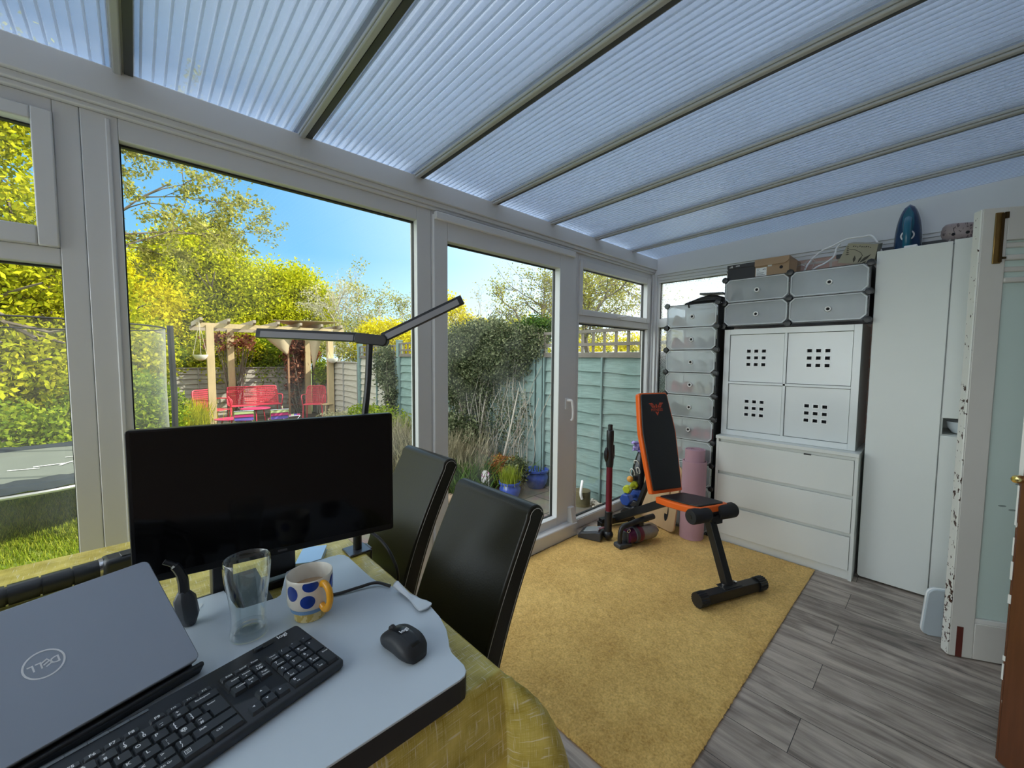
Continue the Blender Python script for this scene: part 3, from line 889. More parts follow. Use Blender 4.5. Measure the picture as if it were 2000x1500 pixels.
for r, cl in cols.items():
    for i, c in enumerate(cl):
        n = len(cl)
        y = RA[2] - 0.055 - (RA[2]-RA[1]-0.11)*(i/(n-1))
        shoe(c, (RA[0]+0.028, y, RA[4]+r*rhA+0.003), '%s shoe at the %s behind the %s flap of the tall narrow rack' % (c, places[n][i], ordn[r]), 'shoes in the tall rack', random.uniform(-0.12, 0.12), 0.98)
for (c, r), cl in {(0, 0): ['grey', 'grey'], (0, 1): [], (1, 0): ['navy', 'navy'], (1, 1): ['black', 'grey']}.items():
    for i, k in enumerate(cl):
        y = RB[1] + c*cwB + (0.33, 0.21)[i]
        shoe(k, (RB[0]+0.028, y, RB[4]+r*rhB+0.003), '%s shoe at the %s behind the %s %s flap of the wide rack' % (k, 'left' if i == 0 else 'right', ('lower', 'upper')[r], ('right', 'left')[c]), 'shoes in the wide rack', random.uniform(-0.3, 0.3), 1.05)
shoe('grey', (RB[0]+0.03, RB[1]+0.085, RB[4]+0.003), 'grey shoe furthest right behind the lower right flap of the wide rack', 'shoes in the wide rack', 0.2, 0.9)
shoe('navy', (RB[0]+0.03, RB[1]+cwB+0.085, RB[4]+0.003), 'navy shoe furthest right behind the lower left flap of the wide rack', 'shoes in the wide rack', 0.1, 1.0)

# ------------------------------------------------------------------ tall white wardrobe
XW = 3.200
t = thing('wardrobe', 'tall plain white wardrobe with an open slot between its right doors', 'wardrobe', (XW, 0.0, 0))
mb = MB()
for y in (0.2885, -0.006, -0.330):
    mb.box((XW+0.026, y, 0.03), (XE-0.015, y+0.016, 1.965))
mb.box((XW+0.026, -0.33, 1.950), (XE-0.015, 0.3045, 1.967)); mb.box((XW+0.026, -0.33, 0.03), (XE-0.015, 0.3045, 0.05)); mb.box((XE-0.025, -0.33, 0.03), (XE-0.015, 0.3045, 1.965))
mb.box((XW+0.03, -0.33, 0.915), (XE-0.02, 0.0, 0.930))
mb.build('carcass', WHITE, t, world=True, bevel=0.001)
def rdoor(y0, y1, z0, z1, r, x0=XW, th=0.019):
    pts = [(y0, z1), ] ; pts = []
    for cx, cy, a0 in ((y1-r, z0+r, 270), (y1, z1, None), (y0, z1, None), (y0+r, z0+r, 180)):
        if a0 is None: pts.append((cx, cy))
        else: pts += [(cx+r*math.cos(math.radians(a0+18*i)), cy+r*math.sin(math.radians(a0+18*i))) for i in range(6)]
    return MB().prism(pts, x0, x0+th, M=YZ)
rdoor(0.004, 0.306, 0.012, 1.968, 0.018).build('door', WHITE, t, world=True, bevel=0.002)
rdoor(-0.330, 0.000, 1.022, 1.975, 0.002, XW+0.006).build('door', WHITE, t, world=True, bevel=0.002)
rdoor(-0.330, 0.000, 0.018, 0.926, 0.018, XW+0.003).build('door', WHITE, t, world=True, bevel=0.002)
mb = MB()
for y in (-0.29, 0.26): mb.box((XW+0.05, y-0.02, 0.0), (XE-0.05, y+0.02, 0.03))
mb.build('plinth', BLACKP, t, world=True)
b = thing('bowl', 'white round bowl showing in the open slot of the wardrobe', 'bowl', (XW+0.118, -0.098, 0.9305))
mb = MB(); mb.lathe([(0.03, 0.0), (0.055, 0.006), (0.075, 0.035), (0.080, 0.068), (0.077, 0.068), (0.071, 0.036), (0.05, 0.011), (0.001, 0.009)], 32, cap1=False)
mb.build('body', mat('white_glaze', (0.72, 0.78, 0.82), 0.15), b)

# ------------------------------------------------------------------ things on top of the furniture
# steam iron on its heel
t = thing('iron', 'teal blue steam iron standing on its heel on top of the wardrobe', 'iron', (3.33, 0.190, 1.9685))
def arch(w, h, n=16, z0=0.0, p=0.62):
    L = []
    for i in range(n+1):
        q = i/n; L.append((-w*math.sqrt(max(0, 1-q**2.6))**1.15 * (1-0.06*(1-q)), z0+(h-z0)*q))
    return L + [(-a, b) for a, b in L[-2::-1]]
IM = frame((0, 0, 0), (0, -1, 0), (0, 0, 1), (-1, 0, 0))
TEAL = mat('teal_plastic', (0.012, 0.125, 0.21), 0.22, var=0.25, scale=12)
TEALD = mat('deep_blue_plastic', (0.008, 0.035, 0.095), 0.25)
mb = MB(); mb.prism(arch(0.064, 0.285), -0.062, -0.052, 0, IM); mb.build('soleplate', mat('steel_soleplate', (0.55, 0.56, 0.58), 0.25, 1.0), t)
mb = MB()
secs = [(1.0, -0.051), (1.0, -0.040), (0.95, -0.024), (0.84, -0.008), (0.66, 0.004)]
base = arch(0.063, 0.281)
mb.loft([[(a*s, 0.0+(b)*(0.5+0.5*s) if True else b, d) for a, b in base] for s, d in secs], 0, IM); mb.build('body', TEALD, t, ang=50)
mb = MB(); hb = [(-0.019, 0.0), (0.019, 0.0), (0.020, 0.10), (0.026, 0.16), (0.022, 0.215), (0.004, 0.255), (-0.004, 0.255), (-0.022, 0.215), (-0.026, 0.16), (-0.020, 0.10)]
mb.prism(hb, 0.002, 0.010, 0, IM); mb.prism([(a*0.86, b*0.985) for a, b in hb], 0.010, 0.020, 0, IM)
mb.tube(spline([(0, 0.012, 0.02), (0, 0.03, 0.05), (0, 0.09, 0.062), (0, 0.150, 0.052), (0, 0.185, 0.020)], 6), [0.017]*25, 12, 0, IM)
mb.build('handle', TEAL, t, bevel=0.003, ang=50)
mb = MB(); mb.lathe([(0.024, 0.006), (0.024, 0.013), (0.030, 0.013), (0.031, 0.006)], 28, 0, IM @ Matrix.Translation((0, 0.092, 0)), False, False); mb.build('dial', WHITEP, t)
mb = MB(); mb.prism([(-0.012, 0.156), (0.012, 0.160), (0.013, 0.166), (-0.013, 0.163)], 0.019, 0.026, 0, IM); mb.prism(circ(0.013, 14, 0, 0.139), 0.019, 0.0235, 0, IM); mb.build('button', TEALD, t, bevel=0.001)
t = thing('plug', 'small white plastic piece lying on the wardrobe edge in front of the iron', 'plug', (3.24, 0.168, 1.9685), -0.1)
MB().cbox((0, 0, 0.008), (0.026, 0.055, 0.016)).build('body', WHITEP, t, bevel=0.005, seg=3)
# speckled pouch on little legs
t = thing('stand', 'speckled greyish pink oval pod on thin legs on top of the wardrobe', 'pod', (3.34, -0.015, 1.9685), 0.0)
SPK = paint_mat('speckled_pink_grey', (0.30, 0.235, 0.235), (0.10, 0.07, 0.075), 0.74, 70)
mb = MB(); PT = Matrix.Translation((0, 0, 0.068)) @ Matrix.Rotation(math.radians(7), 4, 'X')
mb.loft([[(0.045*c*math.cos(a), 0.072*c*math.copysign(abs(math.sin(a))**0.6, math.sin(a)), z) for a in [2*PI*i/28 for i in range(28)]] for c, z in ((0.55, -0.040), (0.85, -0.030), (0.97, -0.012), (1.0, 0.01), (0.97, 0.03), (0.85, 0.043), (0.5, 0.047))], 0, PT)
bd = mb.build('pod_body', SPK, t, ang=60)
for y in (0.022, -0.030): MB().ball((-0.042, y, 0.055), (0.006, 0.008, 0.008), 8).build('socket', HOLE_SHADE, bd)  # dark balls painted as the shade in the pod's holes
for y, x in ((0.035, -0.025), (0.012, -0.030), (-0.045, -0.02), (-0.01, 0.03)):
    MB().tube([(x*0.8, y*0.9, 0.036), (x*1.2, y*1.15, 0.0)], 0.0045, 8).build('leg', mat('pale_leg', (0.42, 0.40, 0.38), 0.5), t)

# shoe boxes on the wide rack
t = thing('shoebox', 'black shoebox with three white slanted stripes on its lid on the wide rack', 'shoebox', (3.185, 1.030, 1.9035))
MB().box((0, -0.093, 0), (0.29, 0.086, 0.088)).build('box_body', mat('black_card', (0.016, 0.016, 0.020), 0.55), t, bevel=0.001)
LID = mat('black_card_lid', (0.022, 0.022, 0.027), 0.5)
li = MB().box((-0.004, -0.096, 0.082), (0.294, 0.089, 0.108)).build('lid', LID, t, bevel=0.001)
mb = MB(); LM = frame((-0.0048, 0.062, 0.095), (0, -1, 0), (0, 0, 1), (-1, 0, 0))
for x, h in ((-0.010, 0.007), (-0.002, 0.011), (0.006, 0.016)):
    mb.add([(x-0.001, -0.008, 0), (x+0.005, -0.008, 0), (x+0.005-0.4*h*0.6, -0.008+h, 0), (x-0.001-0.4*h*0.6, -0.008+h*0.75, 0)], [(0, 1, 2, 3)], 0, LM)
for y in (-0.003, 0.002):
    mb.add([(0.030, y, 0), (0.056, y, 0), (0.056, y+0.003, 0), (0.030, y+0.003, 0)], [(0, 1, 2, 3)], 0, LM)
mb.build('lid_print', mat('grey_print', (0.55, 0.55, 0.56), 0.6), li, smooth=False)
CARD = mat('brown_card', (0.34, 0.225, 0.135), 0.75, var=0.08, scale=10)
t = thing('shoebox', 'brown cardboard shoebox with a white size label on the wide rack', 'shoebox', (3.180, 0.836, 1.9035))
mb = MB(); mb.box((0, -0.100, 0), (0.30, 0.100, 0.098)); mb.add([(0.0, -0.100, 0.0), (0.05, -0.13, 0.015), (0.05, -0.135, 0.085), (0.0, -0.100, 0.098)], [(0, 1, 2, 3), (3, 2, 1, 0)])
bb = mb.build('box_body', CARD, t, bevel=0.001)
mb = MB(); mb.box((-0.004, -0.101, 0.098), (0.302, 0.103, 0.118))
mb.prism([(-0.090, 0.082), (-0.075, 0.072), (0.103, 0.072), (0.103, 0.118), (-0.101, 0.118), (-0.101, 0.095)], -0.008, -0.004, M=YZ)
mb.build('lid', mat('brown_card_lid', (0.37, 0.25, 0.155), 0.75, var=0.08, scale=10), t, bevel=0.001)
mb = MB(); LM = frame((-0.0012, 0.060, 0.034), (0, -1, 0), (0, 0, 1), (-1, 0, 0))
mb.add([(-0.036, -0.031, 0), (0.030, -0.031, 0), (0.030, 0.027, 0), (-0.036, 0.027, 0)], [(0, 1, 2, 3)], 0, LM)
mb.add([(0.036, 0.028, 0), (0.060, 0.028, 0), (0.060, 0.041, 0), (0.036, 0.041, 0)], [(0, 1, 2, 3)], 0, LM)
for y, w in ((0.018, 0.018), (0.008, 0.014), (-0.002, 0.022), (-0.010, 0.045), (-0.018, 0.040), (-0.024, 0.05)):
    mb.add([(-0.030, y, 0.0004), (-0.030+w, y, 0.0004), (-0.030+w, y+0.0035, 0.0004), (-0.030, y+0.0035, 0.0004)], [(0, 1, 2, 3)], 1, LM)
mb.add([(0.004, 0.012, 0.0004), (0.012, 0.011, 0.0004), (0.022, 0.019, 0.0004), (0.013, 0.017, 0.0004)], [(0, 1, 2, 3)], 2, LM)
mb.add([(0.016, 0.010, 0.0004), (0.026, 0.013, 0.0004), (0.028, 0.018, 0.0004), (0.020, 0.014, 0.0004)], [(0, 1, 2, 3)], 2, LM)
mb.build('size_label', [mat('white_label', (0.74, 0.76, 0.77), 0.5), mat('label_ink', (0.25, 0.26, 0.28), 0.6), BLACKP], bb, smooth=False)
mb = MB(); mb.add([(0.0105*math.cos(a), 0.0105*math.sin(a), 0) for a in [2*PI*i/18 for i in range(18)]], [tuple(range(18))], 0, frame((-0.0012, -0.055, 0.048), (0, -1, 0), (0, 0, 1), (-1, 0, 0)))
mb.build('finger_hole', HOLE_SHADE, bb, smooth=False)  # flat black disc painted as the hole's shade
# tilted carton with printed leaves
t = thing('carton', 'tilted buff carton printed with dark leaves behind the wide rack top', 'carton', (3.24, 0.41, 1.9035))
BUFF = mat('buff_card', (0.34, 0.315, 0.24), 0.7, var=0.12, scale=9)
CM = Matrix.Translation((0.02, 0.0, 0.02)) @ Matrix.Rotation(math.radians(13), 4, 'X') @ Matrix.Rotation(math.radians(-14), 4, 'Y')
mb = MB(); mb.prism([(-0.088, 0.0), (0.090, 0.0), (0.062, 0.118), (-0.080, 0.118)], 0.0, 0.14, M=CM @ YZ); cb = mb.build('carton_body', BUFF, t, bevel=0.001)
mb = MB(); PM = CM @ frame((-0.0006, 0, 0), (0, -1, 0), (0, 0, 1), (-1, 0, 0))
def lf(a, b, w):
    a, b = Vector(a), Vector(b); d = b-a; n = Vector((-d.y, d.x)).normalized()*w; c = (a+b)/2
    P = [a, a+d*0.3-n*0.8, c+d*0.05-n, b-d*0.15-n*0.4, b, b-d*0.2+n*0.3, c+n, a+d*0.25+n*0.7]
    mb.add([(p.x, p.y, 0) for p in P], [tuple(range(8))], 0, PM)
lf((-0.010, 0.008), (-0.014, 0.050), 0.007); lf((0.010, 0.006), (0.022, 0.052), 0.005); lf((0.018, 0.008), (0.062, 0.062), 0.008); lf((0.03, 0.004), (0.05, 0.02), 0.005)
for i in range(5): lf((-0.062, 0.05+0.011*i), (-0.040-0.004*i, 0.057+0.011*i), 0.003)
for i in range(9): lf((-0.035+0.010*i, 0.098+0.003*(i % 2)), (-0.028+0.010*i, 0.106-0.003*(i % 3)), 0.003)
mb.tube([(-0.05, 0.085, 0), (-0.02, 0.082, 0), (0.01, 0.068, 0), (0.024, 0.048, 0)], 0.0012, 4, 0, PM)
mb.build('leaf_print', mat('dark_leaf_ink', (0.05, 0.045, 0.035), 0.7), cb, smooth=False)
# white flex over the carton, wire hangers
tag(MB().tube(spline([(3.34, 0.700, 1.906), (3.38, 0.661, 2.003), (3.38, 0.602, 2.060), (3.38, 0.548, 2.080), (3.40, 0.489, 2.112), (3.40, 0.446, 2.116), (3.40, 0.396, 2.114), (3.40, 0.360, 2.112), (3.38, 0.330, 2.071), (3.36, 0.300, 1.995), (3.36, 0.27, 1.976)], 8), 0.0055, 8).build('flex', WHITEP), 'thick white flex looping from the wide rack over the carton to the wardrobe', 'cable')
tag(MB().tube(spline([(3.33, 0.66, 1.911), (3.35, 0.621, 1.950), (3.36, 0.576, 1.972), (3.37, 0.534, 2.011), (3.38, 0.524, 2.060), (3.38, 0.505, 2.086)], 8), 0.005, 8).build('flex', WHITEP), 'short white flex curling up behind the left side of the carton', 'cable')
for i, (y, lab) in enumerate(((0.690, 'wire hanger hook nearest the brown shoebox'), (0.640, 'wire hanger hook nearest the leaf printed carton'))):
    z = 0.0 if i == 0 else 0.022
    t = thing('coat_hanger', lab, 'hanger', (3.28, y, 1.9035+0.007*i), 0, 'wire hangers on the wide rack')
    MB().tube(spline([(0, 0.030, 0.040+z), (0, 0.022, 0.056+z), (0, 0.0, 0.062+z), (0, -0.020, 0.050+z), (0, -0.022, 0.036+z), (0, -0.008, 0.016), (0.004, -0.004, 0.004)], 6), 0.002, 6).build('hook', mat('hanger_wire', (0.35, 0.33, 0.31), 0.35, 0.8), t)
    mb = MB(); mb.tube([(0.004, -0.004, 0.004), (0.10, 0.10, 0.004), (0.12, -0.10, 0.004), (0.004, -0.004, 0.004)], 0.002, 6); mb.build('shoulder_wire', CHROME, t)
# folded umbrella and bag on the tall rack
t = thing('umbrella', 'black folded umbrella with a hanging wrist strap on the tall narrow rack', 'umbrella', (3.19, 1.245, 1.7505), 0.0)
FAB = mat('black_nylon', (0.014, 0.014, 0.018), 0.6, bump=0.3, bscale=50)
mb = MB()
prof = [(0.175, 0.012, 0.018), (0.13, 0.024, 0.03), (0.06, 0.038, 0.052), (0.0, 0.044, 0.062), (-0.06, 0.040, 0.056), (-0.105, 0.03, 0.04)]
mb.loft([[(0.075*w/0.044*math.cos(a)*(0.9+0.1*math.cos(5*a)), y, 0.004+h*0.5+h*0.5*math.sin(a)*(0.85+0.15*math.cos(4*a))) for a in [2*PI*i/22 for i in range(22)]] for y, w, h in prof], 0)
mb.build('folded_canopy', FAB, t, ang=50)
mb = MB(); mb.bar((0.0, 0.05, 0.075), (0.0, -0.115, 0.066), 0.10, 0.012); mb.build('flat_cover', mat('grey_black_cover', (0.05, 0.055, 0.06), 0.4), t, bevel=0.002)
mb = MB(); mb.tube(spline([(-0.05, 0.10, 0.02), (-0.095, 0.105, 0.012), (-0.106, 0.105, -0.015), (-0.108, 0.098, -0.030)], 5), 0.006, 8); mb.build('wrist_strap', FAB, t)
# ------------------------------------------------------------------ weight bench
RUGZ = 0.0145
t = thing('weight_bench', 'black and orange adjustable weight bench standing on the mustard rug', 'weight bench', (2.36, 0.745, RUGZ), math.radians(-22))
VINYL = mat('black_vinyl', (0.009, 0.010, 0.014), 0.42, bump=0.12, bscale=300)
ORANGE = mat('orange_vinyl', (0.80, 0.13, 0.012), 0.38, var=0.06)
def pad(M, outline, th, inset, name):
    mb = MB(); mb.prism(outline, -th, 0.0, 0, M); p = mb.build(name, ORANGE, t, bevel=0.008, seg=3)
    c = (sum(a for a, b in outline)/len(outline), sum(b for a, b in outline)/len(outline))
    inn = [(c[0]+(a-c[0])*inset, c[1]+(b-c[1])*(1-(1-inset)*0.45)) for a, b in outline]
    mb = MB(); mb.prism(inn, -0.004, 0.009, 0, M); mb.build('top_panel', VINYL, p, bevel=0.006, seg=3)
    return p, inn
up = Vector((0, 0.170, 0.650)).normalized()
BM = frame((0, 0.505, 0.435), (1, 0, 0), up, Vector((1, 0, 0)).cross(up))
bo = [(-0.128, 0.0), (0.128, 0.0), (0.140, 0.20), (0.150, 0.40), (0.145, 0.46), (0.124, 0.64)] + [(0.102+0.022*math.cos(a), 0.650+0.022*math.sin(a)) for a in (0.4, 0.9, 1.5)] + [(-0.102+0.022*math.cos(a), 0.650+0.022*math.sin(a)) for a in (1.64, 2.2, 2.7)] + [(-0.124, 0.64), (-0.145, 0.46), (-0.150, 0.40), (-0.140, 0.20)]
p, _ = pad(BM, bo, 0.040, 0.90, 'backrest')
mb = MB(); EM = BM @ Matrix.Translation((0.004, 0.555, 0.0096)) @ Matrix.Scale(0.000098, 4)
def zp(pts, mi=0): mb.add([(a-1000, -(b-800), 0) for a, b in pts], [tuple(range(len(pts)))], mi, EM)
for s in (1, -1):
    def ms(pts): return [((a if s > 0 else 2010-a), b) for a, b in pts][::s]
    zp(ms([(380, 360), (690, 340), (740, 420), (620, 430), (450, 440)])); zp(ms([(500, 465), (760, 440), (800, 500), (640, 520), (530, 540)])); zp(ms([(560, 565), (690, 540), (700, 690), (640, 700)])); zp(ms([(730, 540), (850, 520), (900, 600), (850, 690), (740, 700)])); zp(ms([(850, 980), (960, 980), (1005, 1080), (1005, 1260)]))
zp([(940, 480), (1000, 440), (1070, 480), (1050, 600), (1080, 700), (920, 700), (960, 600)])
mb.text('FITNESS', 250, EM @ Matrix.Translation((10, -45, 0)), 0, 1.15)
mb.build('emblem', mat('dull_red_print', (0.58, 0.075, 0.03), 0.6), p, smooth=False)
sd = Vector((0, 0.36, -0.050)).normalized()
SMx = frame((0, 0.135, 0.475), (1, 0, 0), sd, Vector((1, 0, 0)).cross(sd))
so = [(-0.105, 0.0), (0.105, 0.0), (0.122, 0.012), (0.136, 0.12), (0.134, 0.24), (0.118, 0.355), (-0.118, 0.355), (-0.134, 0.24), (-0.136, 0.12), (-0.122, 0.012)]
p, _ = pad(SMx, so, 0.040, 0.80, 'seat')
mb = MB()
mb.bar((0, 0.020, 0.055), (0, 0.165, 0.395), 0.046, 0.046); mb.cbox((0, 0.15, 0.40), (0.055, 0.06, 0.035)); mb.build('front_post', BLACKM, t, bevel=0.003)
mb = MB(); mb.bar((-0.215, 0, 0.040), (0.215, 0, 0.040), 0.054, 0.054); mb.cbox((0, 0.012, 0.068), (0.13, 0.06, 0.006)); mb.build('front_foot', BLACKM, t, bevel=0.012, seg=4)
XA = frame((0, 0, 0), (0, 1, 0), (0, 0, 1), (1, 0, 0))
for s in (-1, 1):
    mb = MB(); g = []
    for i in range(40):
        a = 2*PI*i/40; r = 0.036 if i % 2 else 0.040
        g.append((r*math.cos(a), 0.040+r*math.sin(a)))
    mb.prism(g, min(s*0.190, s*0.245), max(s*0.190, s*0.245), 0, XA); mb.build('foot_cap', BLACKP, t)
    mb = MB(); mb.lathe([(0.001, 0.0), (0.009, 0.0), (0.009, 0.010), (0.001, 0.012)], 10, 0, Matrix.Translation((s*0.045, 0.012, 0.071))); mb.build('bolt', CHROME, t)
    mb = MB(); mb.lathe([(0.012, 0.0), (0.040, 0.004), (0.044, 0.012), (0.044, 0.105), (0.041, 0.125), (0.036, 0.135)], 24, 0, frame((s*0.168, 0.142, 0.428), (0, 1, 0) if s < 0 else (0, -1, 0), (0, 0, 1), (-s, 0, 0)))
    mb.build('foam_roll', mat('black_foam', (0.012, 0.013, 0.016), 0.75), t, ang=50)
mb = MB(); mb.tube([(-0.17, 0.142, 0.428), (0.17, 0.142, 0.428)], 0.014, 12); mb.cbox((0.03, 0.142, 0.395), (0.05, 0.045, 0.05)); mb.build('roll_bar', BLACKM, t)
mb = MB(); mb.bar((0, 0.150, 0.425), (0, 0.53, 0.385), 0.05, 0.045); mb.bar((0, 0.45, 0.405), (0, 1.055, 0.055), 0.048, 0.052); mb.build('main_beam', BLACKM, t, bevel=0.003)
mb = MB(); mb.bar((0, 0.60, 0.66), (0, 0.80, 0.235), 0.03, 0.03); mb.build('back_strut', BLACKM, t, bevel=0.002)
mb = MB(); mb.bar((-0.15, 1.055, 0.045), (0.15, 1.055, 0.045), 0.05, 0.05)
for s in (-1, 1): mb.cbox((s*0.14, 1.055, 0.0225), (0.04, 0.06, 0.045))
mb.build('rear_foot', BLACKM, t, bevel=0.004)

# ------------------------------------------------------------------ cordless vacuum cleaner: stick and hand unit stand apart
t = thing('vacuum_stick', 'upright vacuum stick with a dark red tube and black floor head by the window', 'vacuum cleaner', (2.475, 1.615, RUGZ))
MAROON = mat('dark_red_tube', (0.17, 0.014, 0.032), 0.3, 0.3)
MB().lathe([(0.022, 0.20), (0.022, 0.545)], 20).build('tube', MAROON, t)
mb = MB(); mb.lathe([(0.026, 0.06), (0.027, 0.10), (0.027, 0.21), (0.023, 0.215)], 20); mb.build('lower_socket', BLACKP, t)
mb = MB(); mb.lathe([(0.024, 0.540), (0.027, 0.56), (0.029, 0.62), (0.024, 0.66), (0.024, 0.72), (0.026, 0.73), (0.026, 0.80), (0.024, 0.805), (0.016, 0.810), (0.016, 0.845), (0.012, 0.848)], 20)
mb.ball((-0.022, 0.012, 0.63), (0.022, 0.02, 0.055), 10); mb.bar((0.020, -0.018, 0.60), (0.020, -0.018, 0.70), 0.010, 0.010); up_ = mb.build('upper_socket', BLACKP, t)
MB().bar((0.026, -0.020, 0.615), (0.024, -0.020, 0.685), 0.006, 0.006).build('latch', CHROME, up_, bevel=0.002)
mb = MB(); mb.ball((0, 0.0, 0.040), (0.034, 0.038, 0.038), 14); mb.build('swivel_joint', BLACKP, t)
HM = frame((0, 0.0, 0), (0.944, 0.33, 0), (-0.33, 0.944, 0), (0, 0, 1))
mb = MB(); mb.prism([(0.035, 0.0), (0.205, 0.0), (0.208, 0.022), (0.185, 0.042), (0.075, 0.066), (0.035, 0.060)], -0.075, 0.055, 0, HM @ Matrix(((0, 0, 1, 0), (1, 0, 0, 0), (0, 1, 0, 0), (0, 0, 0, 1))))
hd = mb.build('floor_head', DARKG, t, bevel=0.008, seg=3)
mb = MB(); mb.prism([(0.060, 0.058), (0.170, 0.044), (0.172, 0.048), (0.068, 0.076), (0.058, 0.074)], -0.050, 0.035, 0, HM @ Matrix(((0, 0, 1, 0), (1, 0, 0, 0), (0, 1, 0, 0), (0, 0, 0, 1)))); mb.build('clear_window', mat('smoky_clear_cover', (0.30, 0.31, 0.33), 0.15), hd, bevel=0.004)
mb = MB(); mb.tube(spline([(-0.03, 0.06, 0.07), (-0.025, 0.03, 0.085), (0.01, 0.02, 0.08)], 5), 0.008, 8); mb.build('head_neck', mat('dusky_pink_cover', (0.22, 0.10, 0.12), 0.4), hd)
t = thing('hand_vacuum', 'vacuum hand unit with purple motor and smoky dust cup lying on the rug', 'vacuum cleaner', (2.585, 1.447, RUGZ), math.atan2(-0.105, 0.35))
XL_ = frame((0, 0, 0.068), (0, 1, 0), (0, 0, 1), (1, 0, 0))
mb = MB(); mb.lathe([(0.030, -0.105), (0.050, -0.100), (0.052, -0.06), (0.052, -0.045)], 26, 0, XL_); mb.build('motor', mat('purple_metallic', (0.10, 0.012, 0.055), 0.3, 0.5), t)
mb = MB(); mb.lathe([(0.054, -0.048), (0.060, -0.044), (0.060, -0.020), (0.056, -0.016)], 28, 0, XL_); mb.build('collar', DARKG, t)
mb = MB(); mb.lathe([(0.059, -0.018), (0.060, -0.006), (0.060, 0.014), (0.0585, 0.020)], 28, 0, XL_); mb.build('clasp_ring', mat('maroon_ring', (0.13, 0.018, 0.035), 0.35, 0.3), t)
mb = MB(); mb.lathe([(0.0575, 0.020), (0.0580, 0.10), (0.054, 0.145), (0.042, 0.165), (0.012, 0.170)], 28, 0, XL_); mb.build('dust_cup', mat('smoky_dust_cup', (0.21, 0.185, 0.165), 0.16, var=0.25, scale=25, coat=0.5), t)
mb = MB(); mb.box((-0.185, -0.036, 0.0), (-0.075, 0.036, 0.030)); mb.box((-0.112, -0.030, 0.030), (-0.085, 0.030, 0.10)); mb.build('battery_foot', DARKG, t, bevel=0.008, seg=3)
mb = MB(); mb.tube(spline([(-0.155, 0, 0.02), (-0.157, 0, 0.07), (-0.150, 0, 0.118), (-0.125, 0, 0.142), (-0.06, 0, 0.150), (0.02, 0, 0.158), (0.10, 0, 0.166), (0.155, 0, 0.168)], 6), [0.016]*14+[0.018]*12+[0.021]*17, 12); mb.cbox((0.025, 0, 0.138), (0.04, 0.036, 0.04)); mb.build('handle', BLACKP, t, bevel=0.002)
mb = MB(); mb.tube([(0.165, 0, 0.06), (0.195, 0, 0.06)], 0.018, 12); mb.build('nozzle_stub', BLACKP, t)
mb = MB(); mb.tube([(-0.105+0.012*math.cos(a), -0.030, 0.118+0.012*math.sin(a)) for a in [2*PI*i/14 for i in range(15)]], 0.004, 6); mb.build('release_trigger', CHROME, t)

# ------------------------------------------------------------------ exercise gear in the corner
def dumbbell(label, col, loc, rz, r, hl, gl):
    t = thing('dumbbell', label, 'dumbbell', loc, rz, 'dumbbells stacked in the corner')
    m_ = mat('dumbbell_vinyl', col, 0.4)
    hx = [(r*math.cos(PI/6+PI/3*i), r*0.87+r*math.sin(PI/6+PI/3*i)*1.0) for i in range(6)]
    hx = [(r*math.cos(PI/3*i), r*0.866+r*math.sin(PI/3*i)) for i in range(6)]
    for s in (-1, 1):
        a, b = s*gl/2, s*(gl/2+hl)
        MB().prism(hx, min(a, b), max(a, b), 0, XA).build('head', m_, t, bevel=0.008, seg=3)
    MB().lathe([(0.014, -gl/2-0.005), (0.016, 0), (0.014, gl/2+0.005)], 14, 0, Matrix.Translation((0, 0, r*0.866)) @ XA).build('grip', m_, t)
dumbbell('black hex dumbbell at the bottom of the corner stack', (0.018, 0.019, 0.024), (3.02, 1.735, RUGZ), 0.12, 0.060, 0.062, 0.11)
dumbbell('blue hex dumbbell resting on the black one', (0.018, 0.07, 0.36), (3.035, 1.755, RUGZ+0.1045), 0.0, 0.052, 0.058, 0.11)
dumbbell('lime yellow dumbbell on top of the blue one', (0.50, 0.56, 0.02), (3.05, 1.775, RUGZ+0.1955), 0.1, 0.036, 0.044, 0.10)
t = thing('massage_ball', 'small orange ball perched behind the lime dumbbell', 'ball', (3.075, 1.80, RUGZ+0.2585))
MB().ball((0, 0, 0.027), 0.027, 14).build('body', mat('orange_rubber', (0.75, 0.33, 0.05), 0.5), t)
t = thing('gym_bag', 'black gym sack with white cord loops standing behind the weight bench', 'bag', (3.205, 1.775, RUGZ))
mb = MB()
mb.loft([[(r*math.cos(a)*(1+0.06*math.cos(5*a)), r*math.sin(a)*(1+0.05*math.sin(4*a))*0.9, z) for a in [2*PI*i/28 for i in range(28)]] for r, z in ((0.07, 0), (0.085, 0.02), (0.088, 0.15), (0.080, 0.30), (0.070, 0.38), (0.045, 0.46), (0.030, 0.50), (0.034, 0.53))])
mb.build('sack', mat('black_shiny_nylon', (0.010, 0.010, 0.014), 0.25, bump=0.3, bscale=18), t, ang=60)
CORD = mat('white_cord', (0.72, 0.71, 0.66), 0.7)
for k, (y, z, a, b) in enumerate(((0.035, 0.33, 0.020, 0.036), (-0.02, 0.36, 0.016, 0.030), (0.01, 0.42, 0.022, 0.020))):
    MB().tube([(-0.078+0.03*abs(y)-0.01*math.sin(q)+(0.02 if k == 2 else 0), y+a*math.cos(q), z+b*math.sin(q)) for q in [2*PI*i/18 for i in range(18)]], 0.0045, 6, closed=True).build('cord_loop', CORD, t)
t = thing('sachet', 'crumpled purple foil packet sticking out of the black sack', 'packet', (3.195, 1.785, RUGZ+0.525))
rs = np.random.default_rng(4)
mb = MB(); JJ = rs.normal(0, 0.008, (9, 9))
mb.grid(lambda u, v: (-0.02+0.02*math.sin(6*u+4*v)+JJ[round(v*8), round(u*8)], 0.055-0.11*u+0.01*math.sin(9*v), -0.012+0.085*v+JJ[round(u*8), round(v*8)]), 8, 8)
